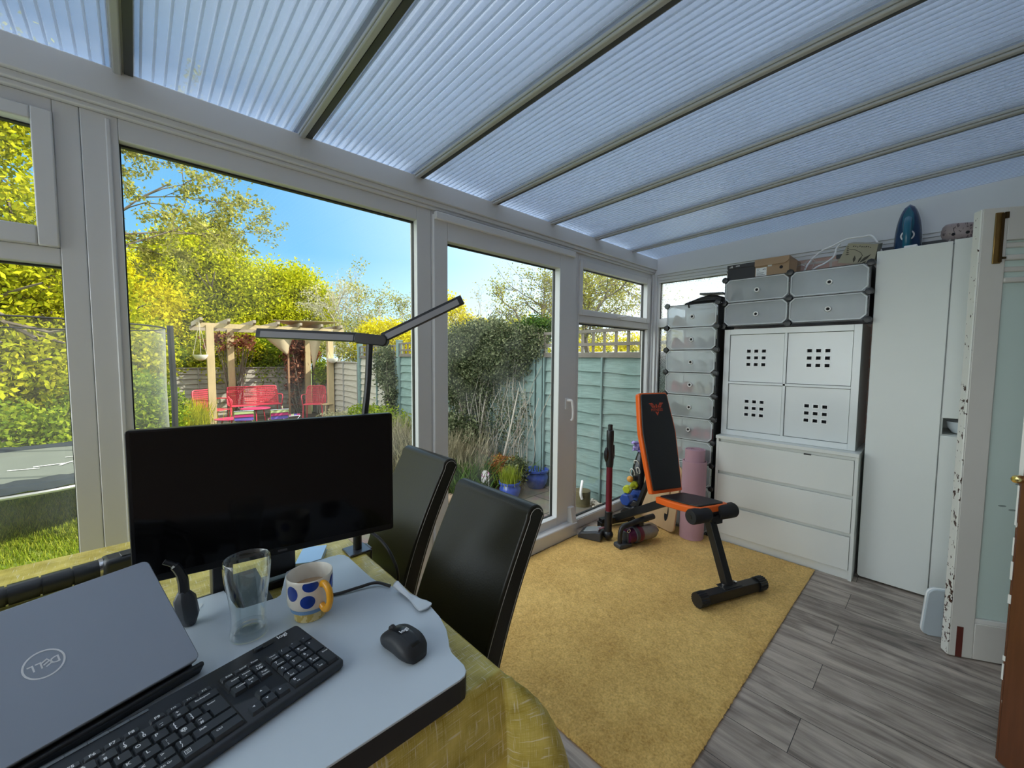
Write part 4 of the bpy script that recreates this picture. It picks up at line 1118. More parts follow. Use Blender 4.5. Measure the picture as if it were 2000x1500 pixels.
o = mb.build('foil', mat('purple_foil', (0.30, 0.24, 0.52), 0.25, 0.4, var=0.4, scale=30), t); o.modifiers.new('thick', 'SOLIDIFY').thickness = 0.002
# plywood folding stool and rolled mat
t = thing('folding_stool', 'folded pale plywood stool with a dark hand slot leaning behind the weight bench', 'stool', (3.0, 1.42, RUGZ))
PLY = mat('pale_plywood', (0.60, 0.42, 0.25), 0.5, var=0.12, scale=5, stretch=(1, 6, 1))
def ply(name, A, e, w, h, lean, r=0.035, th=0.016):
    e = Vector((e[0], e[1], 0)).normalized(); n = Vector((e.y, -e.x, 0))
    upv = (Vector((0, 0, 1))+n*lean).normalized()
    M = frame(A, e, upv, e.cross(upv))
    MM = M @ Matrix.Translation((w/2, h/2, 0))
    o = MB().prism(rrect(w, h, r), -th/2, th/2, 0, MM).build(name, PLY, t, world=True, bevel=0.002)
    return o, MM
o, MM = ply('front_panel', (2.912, 1.330, RUGZ+0.008), (0.30, 0.95), 0.27, 0.50, 0.16)
mb = MB(); 
for s in (-1, 1): mb.add([(-0.050+0.019*math.cos(a), -0.125+0.060*math.sin(a), s*0.0095) for a in [2*PI*i/20 for i in range(20)]], [tuple(range(20))], 0, MM)
mb.build('hand_slot', HOLE_SHADE, o, world=True, smooth=False)  # flat dark ovals painted as the slot's shade, nothing is cut
o, MM = ply('rear_panel', (2.940, 1.400, RUGZ+0.008), (0.30, 0.95), 0.27, 0.42, 0.10)
t = thing('exercise_mat', 'rolled pinkish mauve exercise mat standing against the tall shoe rack', 'mat', (2.982, 1.232, RUGZ))
MAUVE = mat('mauve_foam', (0.52, 0.32, 0.39), 0.7, var=0.05)
mb = MB(); v, f = [], []
ns = 150
for i in range(ns+1):
    q = i/ns; a = 2*PI*4.6*q + 2.4; r = 0.022+0.066*q
    top = 0.655 if q < 0.80 else (0.655-0.085*min(1, (q-0.80)/0.02) if True else 0)
    for rr_ in (r, r-0.0075):
        for z in (0.0, top):
            ln = 0.05*z/0.65
            v.append((rr_*math.cos(a)+ln*0.4, rr_*math.sin(a)*1.02, z))
for i in range(ns):
    b = 4*i; c = 4*(i+1)
    f += [(b, c, c+1, b+1), (b+3, c+3, c+2, b+2), (b+1, c+1, c+3, b+3), (b+2, c+2, c, b)]
f += [(0, 1, 3, 2), (4*ns+2, 4*ns+3, 4*ns+1, 4*ns)]
mb.add(v, f); mb.build('rolled_sheet', MAUVE, t, ang=50)
# scale leaning on the far side of the white door
t = thing('bathroom_scale', 'white rounded bathroom scale on edge behind the old white door', 'scale', (2.75, 0.005, 0.0))
D = Vector((0.48, -0.877, 0)); NN = Vector((0.877, 0.48, 0)); E = Vector((2.674, -0.05, 0))
upv = (Vector((0, 0, 1)) - NN*0.12).normalized()
MM = frame(E + D*0.118 + NN*0.098 + Vector((0, 0, 0.125)), -D, upv, (-D).cross(upv))
b_ = MB().prism(rrect(0.27, 0.25, 0.035, 6), -0.012, 0.012, 0, MM).build('platform', mat('pale_blue_grey', (0.50, 0.56, 0.60), 0.3), t, world=True, bevel=0.004)
MB().prism(rrect(0.274, 0.254, 0.037, 6), -0.005, 0.005, 0, MM).build('rim', WHITEP, t, world=True, bevel=0.003)
# ------------------------------------------------------------------ dining table with cloth
TX0, TX1, TY0, TY1, TZ = -1.10, 0.478, 0.540, 1.720, 0.744
t = thing('dining_table', 'dining table hidden under the mustard yellow cloth by the big window', 'table', ((TX0+TX1)/2, (TY0+TY1)/2, 0))
WOODT = mat('dark_table_wood', (0.10, 0.05, 0.025), 0.4, var=0.2, stretch=(8, 1, 1))
MB().box((TX0, TY0, TZ-0.03), (TX1, TY1, TZ)).build('tabletop', WOODT, t, world=True, bevel=0.004)
for x in (TX0+0.06, TX1-0.06):
    for y in (TY0+0.06, TY1-0.06):
        MB().box((x-0.035, y-0.035, 0.0), (x+0.035, y+0.035, TZ-0.03)).build('leg', WOODT, t, world=True, bevel=0.004)
def cloth_material():
    m, nt, out = new_mat('mustard_wipe_cloth')
    p = N(nt, 'ShaderNodeBsdfPrincipled'); p.inputs['Roughness'].default_value = 0.34; p.inputs['Specular IOR Level'].default_value = 0.35
    tc = N(nt, 'ShaderNodeTexCoord')
    def streak(sx, sy, lo, hi, scale=9.0, det=2.0):
        mp = N(nt, 'ShaderNodeMapping'); mp.inputs['Scale'].default_value = (sx, sy, 0.0)
        nt.links.new(tc.outputs['UV'], mp.inputs[0])
        n = N(nt, 'ShaderNodeTexNoise', i_Scale=scale, i_Detail=det); nt.links.new(mp.outputs[0], n.inputs['Vector'])
        r = N(nt, 'ShaderNodeMapRange'); r.inputs[1].default_value = lo; r.inputs[2].default_value = hi
        nt.links.new(n.outputs['Fac'], r.inputs[0]); return r.outputs[0]
    a = streak(2.0, 28, 0.61, 0.68); b = streak(28, 2.0, 0.61, 0.68); c = streak(4, 4, 0.35, 0.7, 5.0, 5.0)
    d = streak(1.2, 60, 0.35, 0.75); e = streak(60, 1.2, 0.35, 0.75)
    mx0 = N(nt, 'ShaderNodeMix', data_type='RGBA'); mx0.inputs[6].default_value = (0.36, 0.27, 0.025, 1); mx0.inputs[7].default_value = (0.68, 0.55, 0.13, 1)
    nt.links.new(c, mx0.inputs[0])
    mn = N(nt, 'ShaderNodeMath', operation='MULTIPLY'); nt.links.new(d, mn.inputs[0]); nt.links.new(e, mn.inputs[1])
    mx1 = N(nt, 'ShaderNodeMix', data_type='RGBA'); mx1.inputs[7].default_value = (0.70, 0.60, 0.24, 1)
    nt.links.new(mn.outputs[0], mx1.inputs[0]); nt.links.new(mx0.outputs[2], mx1.inputs[6])
    mxm = N(nt, 'ShaderNodeMath', operation='MAXIMUM'); nt.links.new(a, mxm.inputs[0]); nt.links.new(b, mxm.inputs[1])
    sc = N(nt, 'ShaderNodeMath', operation='MULTIPLY'); sc.inputs[1].default_value = 0.55; nt.links.new(mxm.outputs[0], sc.inputs[0])
    mx2 = N(nt, 'ShaderNodeMix', data_type='RGBA'); mx2.inputs[7].default_value = (0.82, 0.78, 0.62, 1)
    nt.links.new(sc.outputs[0], mx2.inputs[0]); nt.links.new(mx1.outputs[2], mx2.inputs[6])
    nt.links.new(mx2.outputs[2], p.inputs['Base Color']); nt.links.new(p.outputs[0], out.inputs[0])
    return m
OV = 0.265
TOPZ = TZ + 0.003
def clothpt(a, b):
    x, y = min(max(a, TX0), TX1), min(max(b, TY0), TY1)
    ex, ey = a-x, b-y
    e = math.hypot(ex, ey)
    if e < 1e-9:
        return (x, y, TOPZ)
    dx, dy = ex/e, ey/e
    corner = abs(2*dx*dy)
    fold = 0.012*math.sin(a*13+1.0)*(1-corner) + 0.012*math.sin(b*15+0.5)*(1-corner)
    if corner > 1e-6:
        out = e*0.04 + 0.130*corner**0.8*(1-math.exp(-(e/0.13)**1.3)) + 0.004*math.sin(6*math.atan2(dy, dx))*e/OV
    else:
        out = 0
    out += 0.006*min(1, e/0.02) + (0.020+fold)*min(1, e/OV)*(1-corner)
    if dx > 0.99 and corner < 0.2: out = 0.004 + 0.004*e
    out = min(out, e*0.90+0.004)
    dz = math.sqrt(max(0, e*e-out*out)) if e > 0.02 else e*0.7
    return (x+dx*out, y+dy*out, TOPZ-dz)
def ticks(lo, hi, n):
    L = [lo-OV+OV*i/14 for i in range(14)] + [lo+0.004*i for i in range(-1, 2)] + [lo+(hi-lo)*i/n for i in range(1, n)] + [hi+0.004*i for i in range(-1, 2)] + [hi+OV*(i+1)/14 for i in range(14)]
    return sorted(set(round(q, 5) for q in L))
ax, ay = ticks(TX0, TX1, 24), ticks(TY0, TY1, 18)
me = bpy.data.meshes.new('tablecloth')
vs = [clothpt(a, b) for b in ay for a in ax]; nxx = len(ax)
fs = [(j*nxx+i, j*nxx+i+1, (j+1)*nxx+i+1, (j+1)*nxx+i) for j in range(len(ay)-1) for i in range(nxx-1)]
me.from_pydata(vs, [], fs); me.materials.append(cloth_material())
uv = me.uv_layers.new(name='cloth'); flat = [(a, b) for b in ay for a in ax]
for l in me.loops: uv.data[l.index].uv = flat[l.vertex_index]
me.polygons.foreach_set('use_smooth', [True]*len(me.polygons)); me.update()
co = bpy.data.objects.new('tablecloth', me); COL.objects.link(co)
tag(co, 'mustard yellow flecked tablecloth draped over the dining table', 'tablecloth')
CT = TOPZ + 0.001

# ------------------------------------------------------------------ dark leather dining chairs
LEATHER = mat('dark_brown_leather', (0.011, 0.010, 0.005), 0.36, var=0.25, scale=6, bump=0.05, bscale=220, spec=0.32)
THREAD = mat('pale_stitching', (0.42, 0.40, 0.36), 0.7)
LEGW = mat('black_lacquered_wood', (0.015, 0.012, 0.010), 0.35)
t = thing('dining_chair', 'dark leather high backed chair nearer the camera, pushed up to the table', 'chair', (0.765, 0.905, 0), 0, 'leather dining chairs')
hw_ = 0.170
prof = []
for q in [i/10 for i in range(11)]:
    z = 0.40+0.50*q; prof.append((-0.225+0.205*q+0.020*math.sin(PI*q)*-1, z))
tp = [(-0.020+0.034-0.034*math.cos(a), 0.900+0.034*math.sin(a)) for a in [PI*i/8 for i in range(1, 8)]]
bk = [(x+0.070, z-0.004) for x, z in prof[::-1]]
outl = prof + tp + bk
XZ = Matrix(((1, 0, 0, 0), (0, 0, 1, 0), (0, 1, 0, 0), (0, 0, 0, 1)))
mb = MB(); mb.prism(outl[::-1], -hw_, hw_, 0, XZ)
bk_o = mb.build('backrest', LEATHER, t, bevel=0.007, seg=3)
for s in (-1, 1):
    for inset in (0.010, 0.060):
        L = [(x+inset, s*(hw_+0.0003), z) for x, z in prof]
        if inset < 0.03: L += [(-0.020+0.034-0.025*math.cos(a), s*(hw_+0.0003), 0.900+0.025*math.sin(a)) for a in [PI*i/8 for i in range(1, 8)]] + []
        MB().tube(L, 0.0010, 4).build('stitching', THREAD, bk_o)
mb = MB(); mb.prism([(-0.62, -hw_-0.005), (-0.19, -hw_), (-0.19, hw_), (-0.62, hw_+0.005)], 0.38, 0.470); mb.build('seat', LEATHER, t, bevel=0.018, seg=4)
for x in (-0.585, -0.20):
    for s in (-1, 1):
        MB().prism(rrect(0.04, 0.04, 0.004, 2), 0.0, 0.38, M=Matrix.Translation((x, s*0.145, 0)), top=None).build('leg', LEGW, t)
dup(t, (0.880, 1.480, 0), 0, 'dark leather high backed chair further back, beside the patio door')

# ------------------------------------------------------------------ white desk board
BZ0, BZ = CT, 0.790
out_b = [(-0.62, 0.530), (0.380, 0.530), (0.391, 0.532), (0.399, 0.539), (0.404, 0.552), (0.405, 0.590), (0.410, 0.606), (0.420, 0.624), (0.434, 0.652), (0.446, 0.695), (0.452, 0.749), (0.448, 0.790), (0.439, 0.832), (0.425, 0.865), (0.409, 0.900), (0.404, 0.940), (0.403, 1.075), (0.399, 1.095), (0.388, 1.107), (0.368, 1.112), (0.275, 1.112), (0.258, 1.105), (0.222, 1.005), (0.212, 0.998), (0.150, 1.004), (0.140, 1.015), (0.130, 1.111), (-0.62, 1.111)]
mb = MB(); n_ = len(out_b)
mb.prism(out_b, BZ0, BZ-0.004, 1); mb.prism(out_b, BZ-0.004, BZ, 0)
bo_ = mb.build('desk_board', [mat('white_melamine', (0.55, 0.62, 0.68), 0.30, var=0.02), mat('black_edging', (0.010, 0.010, 0.011), 0.45)], smooth=False, bevel=0.001)
tag(bo_, 'white kidney shaped desk board with thick black edges on the tablecloth', 'desk board')
st_ = MB().add([(0.020*math.cos(a), 0.014*math.sin(a), 0) for a in [2*PI*i/24 for i in range(24)]], [tuple(range(24))], 0, Matrix.Translation((0.068, 1.075, BZ+0.0006)) @ rotz(0.3))
st_.build('sticker', mat('clear_sticker', (0.72, 0.76, 0.78), 0.2), bo_, smooth=False)

# ------------------------------------------------------------------ monitor
A0, A1 = Vector((-0.022, 1.119, 0)), Vector((0.510, 1.028, 0))
wd = (A1-A0).normalized(); back = Vector((-wd.y, wd.x, 0))
mc = (A0+A1)/2
t = thing('monitor', 'black flat screen monitor switched off on the desk board', 'monitor', (mc.x+back.x*0.06, mc.y+back.y*0.06, BZ0))
SM_ = frame((mc.x, mc.y, 1.016), wd, (0, 0, 1), wd.cross(Vector((0, 0, 1))))     # local z faces the viewer
SCR = mat('black_screen', (0.0030, 0.0030, 0.0036), 0.10, var=0.0, spec=0.18)
mb = MB(); mb.prism(rrect(0.540, 0.325, 0.006, 3), -0.022, 0.0, 0, SM_); mb.prism(rrect(0.42, 0.24, 0.03, 4), -0.045, -0.022, 0, SM_); mb.build('housing', mat('monitor_plastic', (0.005, 0.005, 0.006), 0.35, spec=0.25), t, world=True, bevel=0.002)
MB().box((-0.262, -0.146, 0.0002), (0.262, 0.1575, 0.0008), 0, SM_).build('screen', SCR, t, world=True, smooth=False)
mb = MB(); mb.box((-0.010, -0.156, 0.0002), (0.010, -0.151, 0.0006), 0, SM_); mb.build('maker_badge', mat('faint_grey_badge', (0.05, 0.05, 0.055), 0.4), t, world=True, smooth=False)
pc = mc + back*0.062
mb = MB(); mb.box((pc.x-0.030, pc.y-0.014, BZ0+0.03), (pc.x+0.030, pc.y+0.014, 1.05)); mb.box((pc.x-0.035, pc.y-0.045, 0.98), (pc.x+0.035, pc.y, 1.05)); mb.build('column', BLACKP, t, world=True, bevel=0.004)
mb = MB(); mb.box((0.153, 1.014, BZ0), (0.210, 1.20, BZ0+0.034)); mb.box((0.110, 1.118, BZ0), (0.150, 1.17, BZ0+0.115)); mb.box((0.06, 1.120, BZ0), (0.36, 1.165, BZ0+0.02)); mb.build('base', BLACKP, t, world=True, bevel=0.003)

# ------------------------------------------------------------------ double bar desk lamp on a clamp
t = thing('desk_lamp', 'black two bar gooseneck lamp clamped to the table edge behind the monitor', 'lamp', (0.470, 1.180, CT))
mb = MB(); mb.box((0.435, 1.150, CT), (0.500, 1.215, CT+0.006)); mb.box((0.4995, 1.160, TZ-0.075), (0.506, 1.205, CT+0.006)); mb.box((0.440, 1.160, TZ-0.075), (0.506, 1.205, TZ-0.068)); mb.tube([(0.462, 1.183, TZ-0.09), (0.462, 1.183, TZ-0.034)], 0.007, 10); mb.build('clamp', mat('gunmetal', (0.10, 0.11, 0.13), 0.3, 0.6), t, world=True, bevel=0.002)
mb = MB(); mb.tube([(0.470, 1.183, CT+0.006), (0.470, 1.183, CT+0.075)], 0.0125, 14); mb.build('post', BLACKP, t, world=True)
mb = MB(); mb.tube(spline([(0.470, 1.183, CT+0.07), (0.478, 1.183, 0.90), (0.487, 1.180, 1.02), (0.494, 1.176, 1.14), (0.505, 1.172, 1.25), (0.512, 1.168, 1.386)], 8), 0.0095, 10); mb.build('gooseneck', BLACKP, t, world=True)
FW = Vector((0.681, 0.729, -0.06)).normalized()
def lampbar(p, q):
    p, q = Vector(p), Vector(q); d = (q-p).normalized()
    upv = (Vector((0, 0, 1)) - d*d.z).normalized(); upv = (upv + FW*0.25).normalized(); upv = (upv - d*upv.dot(d)).normalized()
    M = frame(p, d, upv, d.cross(upv)); L = (q-p).length
    o = MB().box((0, -0.014, -0.006), (L, 0.014, 0.006), 0, M).build('light_bar', BLACKP, t, world=True, bevel=0.002)
    sgn = 1 if (d.cross(upv)).dot(FW) < 0 else -1
    z0, z1 = (0.0055, 0.0066) if sgn > 0 else (-0.0066, -0.0055)
    MB().box((0.012, -0.0125, z0), (L-0.014, 0.0055, z1), 0, M).build('diffuser', mat('grey_diffuser', (0.20, 0.195, 0.205), 0.45), o, world=True, smooth=False)
lampbar((0.488, 1.196, 1.389), (0.268, 1.402, 1.400)); lampbar((0.541, 1.145, 1.388), (0.719, 0.989, 1.504))
mb = MB(); H0, H1 = Vector((0.482, 1.201, 1.388)), Vector((0.553, 1.134, 1.378)); dd = (H1-H0).normalized()
M = frame((H0+H1)/2, dd, Vector((0, 0, 1))-dd*dd.z, dd.cross(Vector((0, 0, 1))-dd*dd.z)); mb.prism(rrect(0.098, 0.032, 0.014, 5), -0.014, 0.014, 0, M); mb.build('hub', BLACKP, t, world=True, bevel=0.003)
tag(MB().tube(spline([(0.462, 1.160, CT+0.085), (0.480, 1.130, CT+0.075), (0.500, 1.090, CT+0.055), (0.515, 1.050, CT+0.015), (0.524, 1.035, CT-0.05), (0.530, 1.10, CT-0.22), (0.535, 1.18, 0.25), (0.54, 1.20, 0.006)], 8), 0.0045, 8).build('lamp_cable', BLACKP), 'black lamp cable arching off the table edge in front of the rear chair', 'cable')
tag(MB().tube(spline([(0.235, 0.985, BZ+0.005), (0.270, 0.945, BZ+0.005), (0.310, 0.915, BZ+0.005), (0.358, 0.903, BZ+0.007), (0.395, 0.890, BZ+0.010), (0.418, 0.862, BZ+0.005)], 8), 0.0035, 8).build('usb_cable', BLACKP), 'thin black cable lying on the board from behind the mug to the spoon rest', 'cable')
# ------------------------------------------------------------------ closed laptop on a sloping stand
yw_, tilt = 0.343, 0.628
e_ = Vector((math.cos(yw_), math.sin(yw_), 0)); s_ = Vector((-math.sin(yw_)*math.cos(tilt), math.cos(yw_)*math.cos(tilt), math.sin(tilt)))
FC = Vector((0.062, 0.834, 0.822))
LW, LD = 0.325, 0.217
LM_ = frame(FC - e_*LW/2 + s_*LD/2, e_, s_, e_.cross(s_))       # lid centre, z away from the lid
t = thing('laptop', 'closed silver laptop with a ringed maker logo, tilted on its stand', 'laptop', tuple(FC - e_*LW/2 - Vector((0, 0, 0.03))))
SILV = mat('silver_lid', (0.30, 0.335, 0.39), 0.40, 0.35, var=0.02)
lid = MB().prism(rrect(LW, LD, 0.010, 5), -0.007, 0.0, 0, LM_).build('lid', SILV, t, world=True, bevel=0.0015)
MB().prism(rrect(LW-0.004, LD-0.004, 0.010, 5), -0.018, -0.0085, 0, LM_).build('base', mat('dark_laptop_base', (0.03, 0.032, 0.036), 0.4), t, world=True, bevel=0.0015)
mb = MB(); LG = LM_ @ Matrix.Translation((0.008, 0.0, 0.0004)) @ rotz(PI)
ro, ri = 0.0212, 0.0190
mb.add([(r*math.cos(a), r*math.sin(a), 0) for r in (ro, ri) for a in [2*PI*i/48 for i in range(48)]], [(i, (i+1) % 48, 48+(i+1) % 48, 48+i) for i in range(48)], 0, LG)
mb.text('D', 0.0145, LG @ Matrix.Translation((-0.0108, 0, 0)), 0, 1.0); mb.text('L', 0.0145, LG @ Matrix.Translation((0.0045, 0, 0)), 0, 0.95); mb.text('L', 0.0145, LG @ Matrix.Translation((0.0122, 0, 0)), 0, 0.95)
TE = LG @ Matrix.Translation((-0.0028, 0, 0)) @ rotz(math.radians(28)); 
for y in (-0.0042, 0.0, 0.0042): mb.add([(-0.0042, y-0.001, 0), (0.0042, y-0.001, 0), (0.0042, y+0.001, 0), (-0.0042, y+0.001, 0)], [(0, 1, 2, 3)], 0, TE)
mb.add([(-0.0042, -0.005, 0), (-0.0026, -0.005, 0), (-0.0026, 0.005, 0), (-0.0042, 0.005, 0)], [(0, 1, 2, 3)], 0, TE)
mb.build('lid_logo', mat('pale_logo', (0.82, 0.84, 0.86), 0.4), lid, world=True, smooth=False)
t = thing('laptop_stand', 'black sloping stand under the silver laptop on the desk board', 'laptop stand', tuple(FC - e_*LW/2 - Vector((0, 0, 0.03))))
mb = MB(); mb.box((-LW/2+0.006, -LD/2-0.004, -0.034), (LW/2-0.006, LD/2-0.01, -0.0185), 0, LM_); mb.build('tray', BLACKP, t, world=True, bevel=0.004)
mb = MB(); mb.box((-LW/2, -LD/2-0.012, -0.036), (LW/2+0.004, -LD/2-0.003, -0.006), 0, LM_); mb.build('front_lip', mat('black_rubber', (0.012, 0.014, 0.017), 0.5), t, world=True, bevel=0.004, seg=3)
for x in (-0.13, 0.125):
    p0 = LM_ @ Vector((x, LD/2-0.05, -0.03)); p1 = LM_ @ Vector((x, -LD/2+0.02, -0.03))
    mb = MB(); mb.bar(p0, (p0.x+e_.x*0.0, p0.y, BZ+0.004), 0.022, 0.016); mb.bar((p1.x, p1.y, BZ+0.004), (p0.x-0.02, p0.y+0.02, BZ+0.004), 0.022, 0.008); mb.bar((p1.x, p1.y, BZ), tuple(p1), 0.022, 0.014)
    mb.build('support', BLACKP, t, world=True, bevel=0.002)

# ------------------------------------------------------------------ keyboard
ky = math.radians(14.0)
kx, kyv = Vector((math.cos(ky), math.sin(ky), 0)), Vector((-math.sin(ky), math.cos(ky), 0))
KC = Vector((0.229, 0.760, 0)) - kx*0.225
t = thing('keyboard', 'black full size wireless keyboard at the front of the desk board', 'keyboard', (KC.x, KC.y, BZ), ky)
KB = mat('keyboard_black', (0.022, 0.027, 0.034), 0.42)
KEYM = mat('key_black', (0.030, 0.037, 0.046), 0.36)
INK = mat('key_legend_white', (0.80, 0.82, 0.84), 0.5)
KW, KD = 0.450, 0.152
mb = MB()
rr0 = rrect(KW, KD, 0.008, 4); rr1 = rrect(KW-0.006, KD-0.006, 0.006, 4)
mb.loft([[(a, b, 0.001) for a, b in rr1], [(a, b, 0.005) for a, b in rr0], [(a, b, 0.012+0.05*(b+KD/2)) for a, b in rr0], [(a, b, 0.0155+0.05*(b+KD/2)) for a, b in rr1]])
deck = mb.build('deck', KB, t, ang=50)
def kz(y): return 0.0155 + 0.05*(y+KD/2)
mb = MB(); mb.text('logi', 0.0125, Matrix.Translation((KW/2-0.034, KD/2-0.0105, kz(KD/2)+0.0002))); mb.build('logo', INK, deck, smooth=False)
mb = MB()
for x0, x1, y0, y1 in ((-0.2155, 0.0735, -0.068, 0.0285), (0.078, 0.1385, 0.004, 0.0445), (0.1425, 0.2195, -0.068, 0.0285)):
    mb.add([(x0, y0, kz(y0)+0.0002), (x1, y0, kz(y0)+0.0002), (x1, y1, kz(y1)+0.0002), (x0, y1, kz(y1)+0.0002)], [(0, 1, 2, 3)])
mb.build('key_well', mat('key_well_black', (0.006, 0.007, 0.008), 0.6), deck, smooth=False)
mb = MB(); mb.prism(rrect(0.036, 0.011, 0.0052, 5), 0, 0.0006, M=Matrix.Translation((0.158, KD/2-0.011, kz(KD/2-0.011)))); sw_ = mb.build('power_switch_slot', mat('switch_slot', (0.008, 0.009, 0.010), 0.5), deck)
MB().prism(rrect(0.013, 0.007, 0.003, 4), 0, 0.003, M=Matrix.Translation((0.150, KD/2-0.011, kz(KD/2-0.011)))).build('power_switch', KEYM, deck)
mb = MB()
for k in range(6):
    x = -0.115 + 0.021*k; mb.prism(rrect(0.0205, 0.0055, 0.001, 2), 0, 0.0008, M=Matrix.Translation((x, KD/2-0.009, kz(KD/2-0.009)))); 
mb.build('media_strip', mat('grey_strip', (0.10, 0.115, 0.13), 0.4), deck)
U = 0.01905
X0, YB = -0.2145, -0.0665
n_keys = 0
rest = MB()
def key(x, y, w, h, leg='', small='', size=0.0074, zt=0.0055, tall=None):
    """x,y: lower left corner of the key's cell in metres; w,h in metres; leg: upper legend, small: lower one"""
    global n_keys
    cx, cy = x+w/2, y+h/2; z0 = kz(cy)
    mb = MB(); g = 0.0007; ins = 0.0014
    b = rrect(w-2*g, h-2*g, 0.0012, 2); tp = [(a*(w-2*g-2*ins)/(w-2*g), c*(h-2*g-2*ins)/(h-2*g)+0.0006) for a, c in b]
    T = Matrix.Translation((cx, cy, z0)) @ Matrix.Rotation(math.atan(0.05), 4, 'X')
    if tall == 'iso':
        o = [(-w/2+g+0.0048, -h/2+g), (w/2-g, -h/2+g), (w/2-g, h/2-g), (-w/2+g, h/2-g), (-w/2+g, 0.0), (-w/2+g+0.0048, 0.0)]
        mb.prism(o, 0, zt, 0, T, top=[(a*0.86, c*0.90+0.0006) for a, c in o])
    else:
        mb.prism(b, 0, zt, 0, T, top=tp)
    L = T @ Matrix.Translation((0, 0, zt+0.00015))
    if leg:
        if leg[0] == '^': 
            k = {'^u': 0, '^l': 90, '^d': 180, '^r': 270}[leg]
            mb.add([(-0.0019, -0.0014, 0), (0.0019, -0.0014, 0), (0, 0.0022, 0)], [(0, 1, 2)], 1, L @ Matrix.Translation((-w*0.10, h*0.16, 0)) @ rotz(math.radians(k)))
        elif leg == '=m':
            Q = L @ Matrix.Translation((-w/2+0.0075, 0.0015, 0))
            for yy in (-0.0022, 0.0, 0.0022): mb.add([(-0.002, yy-0.0003, 0), (0.002, yy-0.0003, 0), (0.002, yy+0.0003, 0), (-0.002, yy+0.0003, 0)], [(0, 1, 2, 3)], 1, Q)
            for c in ((-0.0034, -0.0036, 0.0034, -0.0031), (-0.0034, 0.0031, 0.0034, 0.0036), (-0.0034, -0.0031, -0.0029, 0.0031), (0.0029, -0.0031, 0.0034, 0.0031)):
                mb.add([(c[0], c[1], 0), (c[2], c[1], 0), (c[2], c[3], 0), (c[0], c[3], 0)], [(0, 1, 2, 3)], 1, Q)
        else:
            n = len(leg); sz = size if n < 3 else size*0.62
            wd_ = sz*0.62*n if n > 1 else 0
            xl = -w/2+0.0052+wd_/2 if n > 1 else -w/2+0.0062
            yl = h/2-0.0062 if h > 0.012 else 0.0004
            if h > 0.03: yl = h/2-0.0075
            mb.text(leg, sz, L @ Matrix.Translation((xl, yl, 0)), 1)
    if small:
        if small[0] == '^':
            k = {'^u': 0, '^l': 90, '^d': 180, '^r': 270}[small]
            mb.add([(-0.0012, -0.0009, 0), (0.0012, -0.0009, 0), (0, 0.0014, 0)], [(0, 1, 2)], 1, L @ Matrix.Translation((-w*0.08, -h/2+0.0062, 0)) @ rotz(math.radians(k)))
        else:
            n = len(small); sz = size if n < 3 else size*0.55
            xl = -w/2+0.0052+(sz*0.60*n/2 if n > 1 else 0.001)
            mb.text(small, sz, L @ Matrix.Translation((xl, -h/2+0.0062, 0)), 1)
    n_keys += 1
    mb.build('key', [KEYM, INK], t, smooth=False)
rows = [
    (3, [('Tab', 1.5)] + [(c, 1) for c in 'QWERTYUIOP'] + [('{|[', 1), ('}|]', 1)]),
    (2, [('Caps', 1.75)] + [(c, 1) for c in 'ASDFGHJKL'] + [(':|;', 1), ('@|\'', 1), ('~|#', 1)]),
    (1, [('Shift', 1.25), ('||\\', 1)] + [(c, 1) for c in 'ZXCVBNM'] + [('<|,', 1), ('>|.', 1), ('?|/', 1), ('Shift', 2.75)]),
    (0, [('Ctrl', 1.5), ('', 1.25), ('Alt', 1.25), ('', 5.75), ('Alt Gr', 1.5), ('=m', 1.75), ('Ctrl', 2.0)]),
    (4, [('`', 1), ('!|1', 1), ('"|2', 1), ('£|3', 1), ('$|4', 1), ('%|5', 1), ('^|6', 1), ('&|7', 1), ('*|8', 1), ('(|9', 1), (')|0', 1), ('_|-', 1), ('+|=', 1), ('Backspace', 2)]),
]
for r, L in rows:
    x = X0
    for lab, w in L:
        a, b = (lab.split('|', 1) + [''])[:2] if ('|' in lab and len(lab) > 1) else (lab, '')
        if lab == '||\\': a, b = '|', '\\'
        if a == '^': a = 'ˆ'
        key(x, YB+r*U, w*U, U, a, b); x += w*U
key(X0+13.5*U, YB+2*U, 1.5*U, 2*U, 'Enter', '', tall='iso')
FY = YB+5*U+0.0035
for k in range(12):
    x = X0 + U*(1.35 + k*1.0 + 0.45*(k//4)) + 0.012
    key(x, FY, U, 0.0115, 'F%d' % (k+1), '', size=0.0068, zt=0.003)
key(X0, FY, 1.1*U, 0.0115, 'Esc', '', zt=0.003)
NX = 0.0785
for i, (a, b) in enumerate((('Print', 'Screen'), ('Scroll', 'Lock'), ('Pause', 'Break'))): key(NX+0.002+i*U, FY, U, 0.0115, a, '', zt=0.003)
for i, (a, b) in enumerate((('Insert', ''), ('Home', '^l'), ('Page', 'Up'))): key(NX+0.002+i*U, YB+4*U-0.002, U, U, a, b)
for i, (a, b) in enumerate((('Delete', ''), ('End', '^r'), ('Page', 'Down'))): key(NX+0.002+i*U, YB+3*U-0.002, U, U, a, b)
key(NX+0.002+U, YB+U*1.05, U, U, '^u'); key(NX+0.002, YB, U, U, '^l'); key(NX+0.002+U, YB, U, U, '^d'); key(NX+0.002+2*U, YB, U, U, '^r')
PX = 0.1430
for i, a in enumerate('/*-'): key(PX+(1+i)*U, YB+4*U, U, U, a)
key(PX, YB+4*U, U, U, 'Num', 'Lock')
for r, L in ((3, (('7', 'Home'), ('8', '^u'), ('9', 'Pg Up'))), (2, (('4', '^l'), ('5', ''), ('6', '^r'))), (1, (('1', 'End'), ('2', '^d'), ('3', 'Pg Dn')))):
    for i, (a, b) in enumerate(L): key(PX+i*U, YB+r*U, U, U, a, b)
